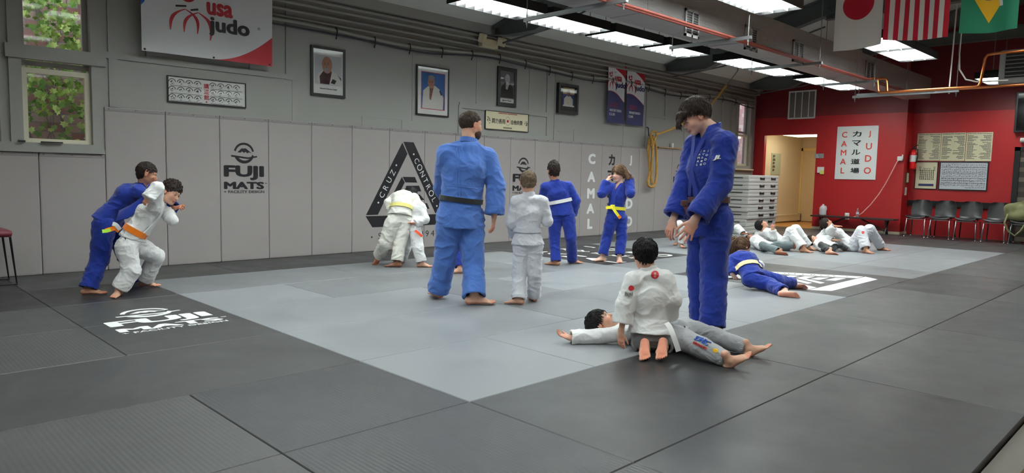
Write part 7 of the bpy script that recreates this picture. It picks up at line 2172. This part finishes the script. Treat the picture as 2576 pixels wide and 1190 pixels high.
def fig_clinch_white():
    p = Person((310, 740), 0.74, 'boy in white suit and orange belt bending forward in a headlock at the wall', 0.0045)
    J = joints(p, pelvis=(330, 607, 0), waist=(345, 572, 0), chest=(372, 535, 0), neck=(402, 502, 0), shL=(392, 520, -0.13), shR=(400, 512, 0.13),
               elL=(398, 470, -0.18), wrL=(378, 497, -0.24), elR=(432, 552, -0.02), wrR=(418, 530, 0.06),
               hipL=(318, 622, -0.06), hipR=(345, 617, 0.08), knL=(330, 682, -0.10), knR=(392, 645, 0.22), anL=('g', 298, 730, 0.055), anR=('g', 364, 707, 0.06), fwd=(0.5, -0.5, -0.6))
    limb_report('clinch_white', J)
    J['elL'] = p.P(395, 472, -0.22); J['wrL'] = p.P(372, 500, -0.26)
    p.head(p.P(430, 486, -0.04), p.D(0.66, -0.62, -0.34), p.D(0.42, 0.0, 0.86), 0.212, hairmat='darkbrown', skin='light', child=True, eyes='open',
           hair=dict(t=0.04, fa=(0.34, 0.24), ear=(0.04, 0.02), nape=(-0.38, -0.22), lock=0.10, n=900, lr=0.014, out=0.05, topx=0.10, rough=2.2, comb=lambda s, c: s.hf*0.4+s.hu*0.4))
    p.foot(J['anL'], p.D(-0.35, -0.9, 0), L=0.19); p.foot(J['anR'], p.D(0.9, -0.35, 0), L=0.19)
    p.hand(J['wrL'], p.D(-0.5, 0.2, -0.6), p.D(0.3, 0.9, 0), p.D(0.5, 0, -0.5), curl=1.2, size=0.10)
    p.hand(J['wrR'], p.D(-0.4, -0.3, 0.8), p.D(-0.5, 0.5, 0), p.D(0.2, -0.8, 0), curl=0.9, size=0.12)
    p.suit(J, CM['white'], CM['white'], girth=1.02, hem=0.15, sleeve=1.0, pant=0.93, leg_w=1.20, arm_w=1.0, amp=0.007, seed=61, h=0.006, hem_w=1.0, cuff_hole=False,
           torso=dict(waist=(0.150, 0.115), chest=(0.165, 0.122), top=(0.140, 0.10), hem=(0.175, 0.14)))
    bv = p.objs['jacket'][1]
    c = J['waist']*0.72+J['pelvis']*0.28
    p.belt(bv, c, p.ax, J['fwd'], CM['orange'], 0.055, lift=0.006)
    pts = [p.P(*q) for q in ((300, 582, -0.14), (290, 574, -0.16), (278, 577, -0.17), (266, 581, -0.18))]
    p.strip('belt_end', pts, [p.D(0, -1, 0.2)]*4, 0.04, CM['orange'], 0.007)
    pts = [p.P(*q) for q in ((278, 578, -0.175), (268, 581, -0.18), (257, 582, -0.185))]
    p.strip('belt_tip', pts, [p.D(0, -1, 0.2)]*3, 0.03, mat('lime_tape', srf((170, 230, 60)), 0.6), 0.009)
    pts = [p.P(*q) for q in ((302, 578, -0.15), (292, 566, -0.17), (283, 563, -0.17))]
    p.strip('jacket_corner', pts, [p.D(0, -1, 0.2)]*3, 0.035, CM['white'], 0.008)
    f = Flat(); f.poly([(-.022, -.014), (.022, -.006), (.020, .022), (-.022, .014)]); f.project('woven_label', p.objs['pants'][1], p.P(314, 593, -0.2), p.r, p.u, -p.f, M['print_black'], p.root, 0.004, sub=0.01)
    p.build_skin()
    return p
# ---- the pair bent over before the triangle
def fig_bent():
    p = Person((995, 670), 0.78, 'child in off white suit with pale yellow belt bent double before the triangle emblem', 0.0055)
    J = joints(p, pelvis=(1005, 548, 0), waist=(1010, 518, 0.04), chest=(1014, 500, 0.16), neck=(1024, 492, 0.30), shL=(992, 500, 0.22), shR=(1040, 498, 0.26),
               elL=(978, 512, 0.16), wrL=(990, 545, 0.12), elR=(1052, 520, 0.22), wrR=(1050, 550, 0.20),
               hipL=(988, 560, -0.02), hipR=(1018, 558, 0.02), knL=(968, 612, -0.02), knR=(1006, 612, -0.02), anL=('g', 953, 645, 0.10), anR=('g', 998, 660, 0.06), fwd=(0.1, 0.6, -0.8), hemdir=(-0.1, -0.25, -0.95))
    limb_report('bent', J)
    p.head(p.P(1034, 492, 0.42), p.D(0.2, 0.3, -0.93), p.D(0.2, 0.9, 0.3), 0.215, hairmat='black', skin='brown', child=True,
           hair=dict(t=0.05, fa=(0.36, 0.20), ear=(0.04, 0.0), nape=(-0.38, -0.28), lock=0.10, n=400, lr=0.012))
    p.foot(J['anL'], p.D(-0.55, -0.35, -0.75), up=p.D(-0.4, 0.9, 0.1), L=0.20); p.foot(J['anR'], p.D(-0.9, 0.15, 0), L=0.20)
    p.hand(J['wrL'], p.D(0.3, 0.3, -0.8), p.D(1, 0, 0), p.D(0, 1, 0), size=0.13); p.hand(J['wrR'], p.D(-0.3, 0.3, -0.8), p.D(-1, 0, 0), p.D(0, 1, 0), size=0.13)
    p.suit(J, CM['offwhite'], CM['offwhite'], girth=1.05, hem=0.16, sleeve=0.98, pant=0.93, leg_w=1.22, arm_w=1.1, amp=0.007, seed=71, h=0.0075, cuff_hole=False,
           torso=dict(waist=(0.150, 0.13), chest=(0.165, 0.125), top=(0.140, 0.11), hem=(0.185, 0.16)), collar=False)
    p.belt(p.objs['jacket'][1], p.P(1009, 521, 0.03), nrm(p.D(0.12, 0.35, 0.93)), J['fwd'], CM['paleyellow'], 0.045)
    p.build_skin()
    return p
def fig_bent2():
    p = Person((1050, 672), 0.72, 'child in white with red belt end showing, gripped by the bent-over child', 0.0055)
    J = joints(p, pelvis=(1040, 570, 0.12), waist=(1046, 548, 0.14), chest=(1046, 528, 0.18), neck=(1040, 508, 0.24), shL=(1022, 512, 0.30), shR=(1060, 525, 0.12),
               elL=(1020, 530, 0.35), wrL=(1015, 515, 0.30), elR=(1070, 552, 0.06), wrR=(1045, 562, 0.02),
               hipL=(1030, 580, 0.18), hipR=(1045, 582, 0.08), knL=(1020, 625, 0.30), knR=(1052, 626, 0.02), anL=('g', 1012, 650, 0.055), anR=('g', 1060, 661, 0.055), fwd=(-0.7, -0.1, -0.5))
    limb_report('bent2', J)
    p.head(p.P(1028, 500, 0.34), p.D(-0.5, 0.2, -0.8), p.D(-0.6, 0.3, 0.5), 0.205, hairmat='black', skin='light', child=True, hair=dict(t=0.04, n=300, lock=0.1))
    p.foot(J['anR'], p.D(0.92, -0.15, 0), L=0.19); p.foot(J['anL'], p.D(-0.3, -0.9, 0), L=0.19)
    p.hand(J['wrR'], p.D(-0.9, 0, 0), p.D(0, -0.5, -0.8), p.D(0, -0.5, 0.8), size=0.12); p.hand(J['wrL'], p.D(-0.9, 0, 0.3), p.D(0, -0.5, -0.8), p.D(0, -0.5, 0.8), size=0.12)
    p.suit(J, CM['white'], CM['white'], girth=0.95, hem=0.12, sleeve=1.0, pant=0.93, leg_w=1.1, arm_w=1.0, amp=0.007, seed=81, h=0.0075, cuff_hole=False, collar=False)
    pts = [p.P(*q) for q in ((1044, 580, -0.02), (1052, 586, -0.06), (1062, 595, -0.08))]
    p.strip('belt_end', pts, [p.D(0, -1, 0.3)]*3, 0.028, CM['redbelt'], 0.007)
    p.build_skin()
    return p
def fig_hidden():
    p = Person((1152, 684), 0.72, 'child in royal blue almost wholly hidden behind the coach, one bare foot showing', 0.006)
    J = joints(p, pelvis=(1168, 575, 0), waist=(1168, 552, 0), chest=(1168, 522, 0), neck=(1168, 490, 0), shL=(1146, 502, 0), shR=(1190, 502, 0),
               elL=(1143, 535, 0.02), wrL=(1150, 560, 0.05), elR=(1193, 535, 0.02), wrR=(1188, 560, 0.05),
               hipL=(1157, 582, 0), hipR=(1180, 582, 0), knL=(1155, 632, 0), knR=(1182, 632, 0), anL=('g', 1156, 676, 0.055), anR=('g', 1184, 676, 0.055), fwd=(-0.9, -0.3, 0))
    p.head(p.P(1166, 466, 0), p.D(-0.9, -0.3, 0), p.D(0, 0, 1), 0.20, hairmat='black', skin='light', child=True, hair=dict(t=0.04, n=200, lock=0.1))
    p.foot(J['anL'], p.D(-0.9, -0.2, 0), L=0.18); p.foot(J['anR'], p.D(-0.7, -0.6, 0), L=0.18)
    p.hand(J['wrL'], p.D(0, 0, -1), p.D(1, 0, 0), p.D(0, 1, 0), size=0.12); p.hand(J['wrR'], p.D(0, 0, -1), p.D(-1, 0, 0), p.D(0, 1, 0), size=0.12)
    p.suit(J, CM['royal'], CM['royal'], girth=0.95, hem=0.18, pant=0.92, leg_w=1.0, seed=91, h=0.009, cuff_hole=False)
    p.belt(p.objs['jacket'][1], p.P(1168, 554, 0), p.ax, J['fwd'], CM['whiteb'], 0.04, n=24)
    p.build_skin()
    return p
# ---- groundwork group at the back
def fig_ponytail():
    p = Person((1905, 728), 0.74, 'girl with a ponytail in royal blue suit lying on her side over her partner', 0.005)
    J = joints(p, pelvis=(1893, 694, 0.0), waist=(1882, 674, 0.07), chest=(1872, 655, 0.14), neck=(1862, 638, 0.22), shL=(1888, 648, 0.22), shR=(1848, 652, 0.12),
               elL=(1906, 672, 0.18), wrL=(1902, 695, 0.10), elR=(1840, 672, 0.05), wrR=(1842, 690, 0.0),
               hipL=(1905, 694, 0.06), hipR=(1885, 702, -0.06), knL=(1956, 706, 0.10), knR=(1938, 717, -0.12), anL=('g', 1996, 714, 0.045), anR=('g', 1974, 735, 0.045), fwd=(0.35, 0.55, -0.75))
    limb_report('ponytail', J)
    p.head(p.P(1868, 622, 0.30), p.D(0.72, 0.62, -0.30), p.D(-0.05, 0.30, 0.95), 0.212, hairmat='brown', skin='fair', child=True,
           hair=dict(t=0.045, fa=(0.36, 0.30), ear=(0.13, -0.18), nape=(-0.38, -0.50), lock=0.22, nb=1.2, n=900, lr=0.010, comb=lambda s, c: -s.hf*1.0+s.hu*0.2))
    # ponytail
    mb = MB(); rg = np.random.default_rng(3)
    b0 = p.L(0, -0.47, 0.22)
    for k in range(160):
        q = rg.normal(size=3)*0.02; pts = []
        for i in range(6):
            t = i/5; pts.append(b0+p.D(-0.45, -0.2, 0)*0.075*t*(1+rg.normal()*0.05)-p.u*0.19*t**1.5+q*(0.3+1.3*math.sin(math.pi*min(1, t*0.8+0.1)))+p.u*0.02*math.sin(t*3))
        mb.tube(pts, [0.004, 0.004, 0.004, 0.0035, 0.003, 0.001], 4, cap=False)
    mb.build('ponytail', HM['brown'], p.root, smooth=True)
    b = MB(); b.tube([b0-p.D(-0.4, -0.2, 0)*0.012, b0+p.D(-0.4, -0.2, 0)*0.012], 0.022, 12); b.build('hair_tie', mat('purple_band', srf((92, 50, 122)), 0.6), p.root)
    p.foot(J['anL'], p.D(0.95, -0.1, 0.12), up=p.D(0.1, 0.75, 0.6), L=0.20); p.foot(J['anR'], p.D(0.98, -0.15, 0.08), up=p.D(0, 0.9, 0.4), L=0.20)
    p.hand(J['wrL'], p.D(0.2, 0.5, -0.3), p.D(0, 0, -1), p.D(-1, 0, 0), size=0.13); p.hand(J['wrR'], p.D(0.2, 0.5, -0.3), p.D(0, 0, -1), p.D(1, 0, 0), size=0.13)
    p.suit(J, CM['royal'], CM['royal'], girth=1.02, hem=0.20, sleeve=0.95, pant=0.92, leg_w=1.08, arm_w=1.0, amp=0.007, seed=101, h=0.0065, cuff_hole=False, collar=False,
           torso=dict(waist=(0.155, 0.115), chest=(0.165, 0.12), top=(0.14, 0.10), hem=(0.19, 0.14)))
    p.belt(p.objs['jacket'][1], J['waist'], p.ax, J['fwd'], CM['cream'], 0.05)
    p.build_skin()
    return p
def fig_under_ponytail():
    p = Person((1850, 700), 0.72, 'child in white lying under the ponytailed girl with a hand on her back', 0.0055)
    J = joints(p, pelvis=(1856, 702, 0.02), waist=(1850, 688, 0.10), chest=(1845, 672, 0.20), neck=(1838, 654, 0.32), shL=(1870, 662, 0.26), shR=(1828, 668, 0.14),
               elL=(1910, 668, 0.0), wrL=(1893, 656, -0.13), elR=(1830, 690, 0.0), wrR=(1836, 708, -0.05),
               hipL=(1866, 700, 0.10), hipR=(1852, 706, -0.02), knL=(1890, 702, 0.22), knR=(1872, 708, 0.14), anL=(1925, 706, 0.32), anR=(1905, 712, 0.18), fwd=(0.0, -0.3, 0.95))
    limb_report('under', J)
    p.head(p.P(1822, 640, 0.42), p.D(0.3, 0, 0.9), p.D(-0.5, 0.8, 0.2), 0.205, hairmat='black', skin='light', child=True, hair=dict(t=0.04, n=200, lock=0.1))
    p.foot(J['anL'], p.D(0.9, 0.4, 0.1), up=p.D(-0.1, 0, 1), L=0.14); p.foot(J['anR'], p.D(0.9, 0.4, 0.1), up=p.D(-0.1, 0, 1), L=0.14)
    p.hand(J['wrL'], p.D(-0.85, 0.1, 0.35), p.D(0, 0.5, -0.8), p.D(-0.1, 0.5, 0.7), curl=0.35, size=0.13, spread=0.3)
    p.hand(J['wrR'], p.D(0, -0.5, -0.2), p.D(0, 0, -1), p.D(1, 0, 0), size=0.12)
    p.suit(J, CM['white'], CM['white'], girth=0.9, hem=0.16, sleeve=0.80, pant=0.80, leg_w=0.75, arm_w=1.0, amp=0.006, seed=111, h=0.0075, collar=False)
    p.build_skin()
    return p
def reclined(anchor, label, Jk, head, skin, jm, pm, seed, hairc='black', feet=None, hands=None, girth=1.0, S=0.76, hair=None, belt=None, collar=False, pant=0.92, lw=1.1, sleeve=0.95, labels=None):
    p = Person(anchor, S, label, 0.0055)
    J = joints(p, **Jk); limb_report(label[:20], J)
    hp, hf, hu = head
    p.head(p.P(*hp) if hp[0] != 'g' else p.G(*hp[1:]), p.D(*hf), p.D(*hu), 0.208, hairmat=hairc, skin=skin, child=True, hair=hair or dict(t=0.045, fa=(0.36, 0.20), ear=(0.04, 0.0), nape=(-0.38, -0.28), lock=0.10, n=500, lr=0.011))
    for s_, (d, u, L) in feet.items(): p.foot(J['an'+s_], p.D(*d), up=p.D(*u), L=L)
    for s_, (d, n, t, c) in hands.items(): p.hand(J['wr'+s_], p.D(*d), p.D(*n), p.D(*t), curl=c, size=0.135, spread=0.25)
    p.suit(J, jm, pm, girth=girth, hem=0.22, sleeve=sleeve, pant=pant, leg_w=lw, arm_w=1.05, amp=0.007, seed=seed, h=0.0075, collar=collar)
    if belt is not None: p.belt(p.objs['jacket'][1], J['waist'], p.ax, J['fwd'], belt, 0.045)
    p.build_skin()
    return p
def fig_back_group():
    # pair beside the mat stack: top one leans back with knees drawn up
    reclined((1965, 628), 'dark haired child in white leaning back with fist raised before the mat stack',
             dict(pelvis=(1972, 617, 0), waist=(1956, 604, 0.04), chest=(1939, 592, 0.08), neck=(1923, 580, 0.12), shL=(1910, 587, 0.20), shR=(1932, 586, -0.02),
                  elL=(1900, 603, 0.16), wrL=(1908, 615, 0.08), elR=(1946, 598, -0.12), wrR=(1943, 577, -0.14),
                  hipL=(1977, 613, 0.08), hipR=(1974, 620, -0.06), knL=(2002, 577, 0.09), knR=(1990, 583, -0.08), anL=('g', 2034, 621, 0.06), anR=('g', 2022, 626, 0.06), fwd=(0.45, -0.35, 0.8)),
             ((1916, 566, 0.16), (0.5, 0.3, 0.7), (-0.55, 0.25, 0.75)), 'tan', CM['white'], CM['white'], 121,
             feet={'L': ((0.97, -0.15, 0), (0, 0, 1), 0.20), 'R': ((0.93, -0.3, 0), (0, 0, 1), 0.20)}, hands={'R': ((0.1, 0.1, 0.95), (0.4, 0.8, 0), (-0.9, 0.3, 0), 1.1), 'L': ((0.7, -0.3, -0.3), (0, 0, -1), (0, 1, 0), 0.4)}, lw=1.25)
    reclined((1930, 632), 'child in white jacket and slate grey trousers lying under the fist-raising child',
             dict(pelvis=(1927, 622, 0.15), waist=(1915, 614, 0.20), chest=(1904, 608, 0.26), neck=(1892, 602, 0.33), shL=(1882, 600, 0.42), shR=(1900, 606, 0.22),
                  elL=(1855, 573, 0.36), wrL=(1869, 588, 0.26), elR=(1908, 615, 0.08), wrR=(1918, 622, 0.02),
                  hipL=(1928, 618, 0.22), hipR=(1925, 626, 0.10), knL=(1960, 616, 0.18), knR=(1920, 617, -0.24), anL=(1998, 617, 0.20), anR=('g', 1962, 633, 0.05), fwd=(0.1, -0.2, 1)),
             ((1884, 600, 0.40), (0.2, -0.3, 0.9), (-0.8, 0.3, 0.2)), 'brown', CM['white'], CM['slate'], 131,
             feet={'L': ((0.6, 0, 0.7), (-0.6, 0, 0.6), 0.18), 'R': ((0.90, -0.25, -0.05), (0.1, 0.8, 0.5), 0.20)}, hands={'L': ((0.93, -0.1, 0.1), (0, -0.3, -0.9), (0, -0.9, 0.2), 0.3), 'R': ((0.8, -0.3, -0.2), (0, 0, -1), (0, 1, 0), 0.4)}, lw=0.92, pant=0.90)
    # pair below the bench
    q = reclined((2150, 632), 'child in white with a knee badge leaning back before the bench',
             dict(pelvis=(2142, 617, 0), waist=(2124, 604, 0.04), chest=(2107, 591, 0.08), neck=(2090, 578, 0.12), shL=(2076, 585, 0.22), shR=(2106, 586, -0.03),
                  elL=(2062, 598, 0.18), wrL=(2068, 612, 0.10), elR=(2086, 580, -0.20), wrR=(2100, 569, -0.22),
                  hipL=(2147, 613, 0.09), hipR=(2144, 621, -0.06), knL=(2188, 577, 0.14), knR=(2166, 581, -0.08), anL=('g', 2216, 621, 0.06), anR=('g', 2178, 628, 0.06), fwd=(0.45, -0.35, 0.8)),
             ((2079, 562, 0.16), (0.55, 0.4, 0.55), (-0.45, 0.2, 0.8)), 'tan', CM['white'], CM['coolwhite'], 141,
             feet={'L': ((0.98, -0.15, 0), (0, 0, 1), 0.21), 'R': ((0.75, -0.65, 0), (0, 0, 1), 0.20)}, hands={'R': ((0.8, 0.1, 0.1), (0, 0, -1), (0.2, -0.9, 0.2), 0.3), 'L': ((0.7, -0.3, -0.3), (0, 0, -1), (0, 1, 0), 0.4)}, lw=1.28, hairc='darkbrown')
    f = Flat(); f.poly([(-.022, .018), (0, .026), (.022, .018), (.020, -.006), (0, -.028), (-.020, -.006)])
    f.project('knee_badge', q.objs['pants'][1], q.P(2171, 586, -0.3), q.r, q.u, -q.f, M['usa_red2'], q.root, 0.005, sub=0.012)
    reclined((2080, 634), 'child in charcoal and pale blue trousers lying under the child by the bench',
             dict(pelvis=(2088, 622, 0.15), waist=(2077, 616, 0.20), chest=(2067, 611, 0.26), neck=(2056, 607, 0.32), shL=(2062, 600, 0.42), shR=(2056, 613, 0.20),
                  elL=(2082, 600, 0.36), wrL=(2096, 604, 0.30), elR=(2062, 620, 0.06), wrR=(2072, 626, 0.0),
                  hipL=(2094, 618, 0.22), hipR=(2085, 625, 0.10), knL=(2116, 618, 0.22), knR=(2066, 616, -0.20), anL=(2128, 626, 0.34), anR=('g', 2087, 632, 0.05), fwd=(0.1, -0.2, 1)),
             ((2044, 604, 0.34), (0.3, -0.45, 0.8), (-0.85, 0.1, 0.1)), 'light', CM['white'], CM['darkgrey'], 151,
             feet={'L': ((0.9, 0.3, 0.1), (-0.1, 0, 0.9), 0.12), 'R': ((0.88, -0.4, 0.08), (0, 0.6, 0.8), 0.20)}, hands={'L': ((0.8, 0, 0.1), (0, 0, -1), (0, -1, 0), 0.3), 'R': ((0.8, -0.2, -0.1), (0, 0, -1), (0, 1, 0), 0.4)}, hairc='darkbrown', lw=0.80, S=0.70)
    # the one half hidden by the tall man
    reclined((1735, 624), 'child in white half hidden behind the tall man, knee drawn up',
             dict(pelvis=(1746, 605, 0), waist=(1760, 592, 0.03), chest=(1774, 580, 0.06), neck=(1788, 568, 0.10), shL=(1782, 578, 0.20), shR=(1784, 578, -0.08),
                  elL=(1770, 592, 0.22), wrL=(1755, 602, 0.18), elR=(1756, 590, -0.14), wrR=(1728, 598, -0.16),
                  hipL=(1742, 602, 0.09), hipR=(1740, 606, -0.06), knL=(1708, 565, 0.10), knR=(1722, 572, -0.06), anL=('g', 1702, 608, 0.06), anR=('g', 1714, 614, 0.06), fwd=(-0.45, -0.35, 0.8)),
             ((1798, 556, 0.2), (-0.55, 0.1, 0.7), (0.5, 0.1, 0.8)), 'light', CM['white'], CM['white'], 161,
             feet={'L': ((-0.3, -0.9, 0), (0, 0, 1), 0.18), 'R': ((0.3, -0.95, 0), (0, 0, 1), 0.18)}, hands={'R': ((-0.3, -0.5, -0.7), (0, 0, -1), (1, 0, 0), 0.5), 'L': ((-0.7, 0, -0.3), (0, 0, -1), (0, 1, 0), 0.4)}, lw=1.0)
ALL = [fig_coach, fig_tall, fig_kneeler, fig_lying, fig_smallboy, fig_blueboy, fig_girl, fig_clinch_blue, fig_clinch_white, fig_bent, fig_bent2, fig_hidden, fig_ponytail, fig_under_ponytail, fig_back_group]
for _f in ALL: _f()
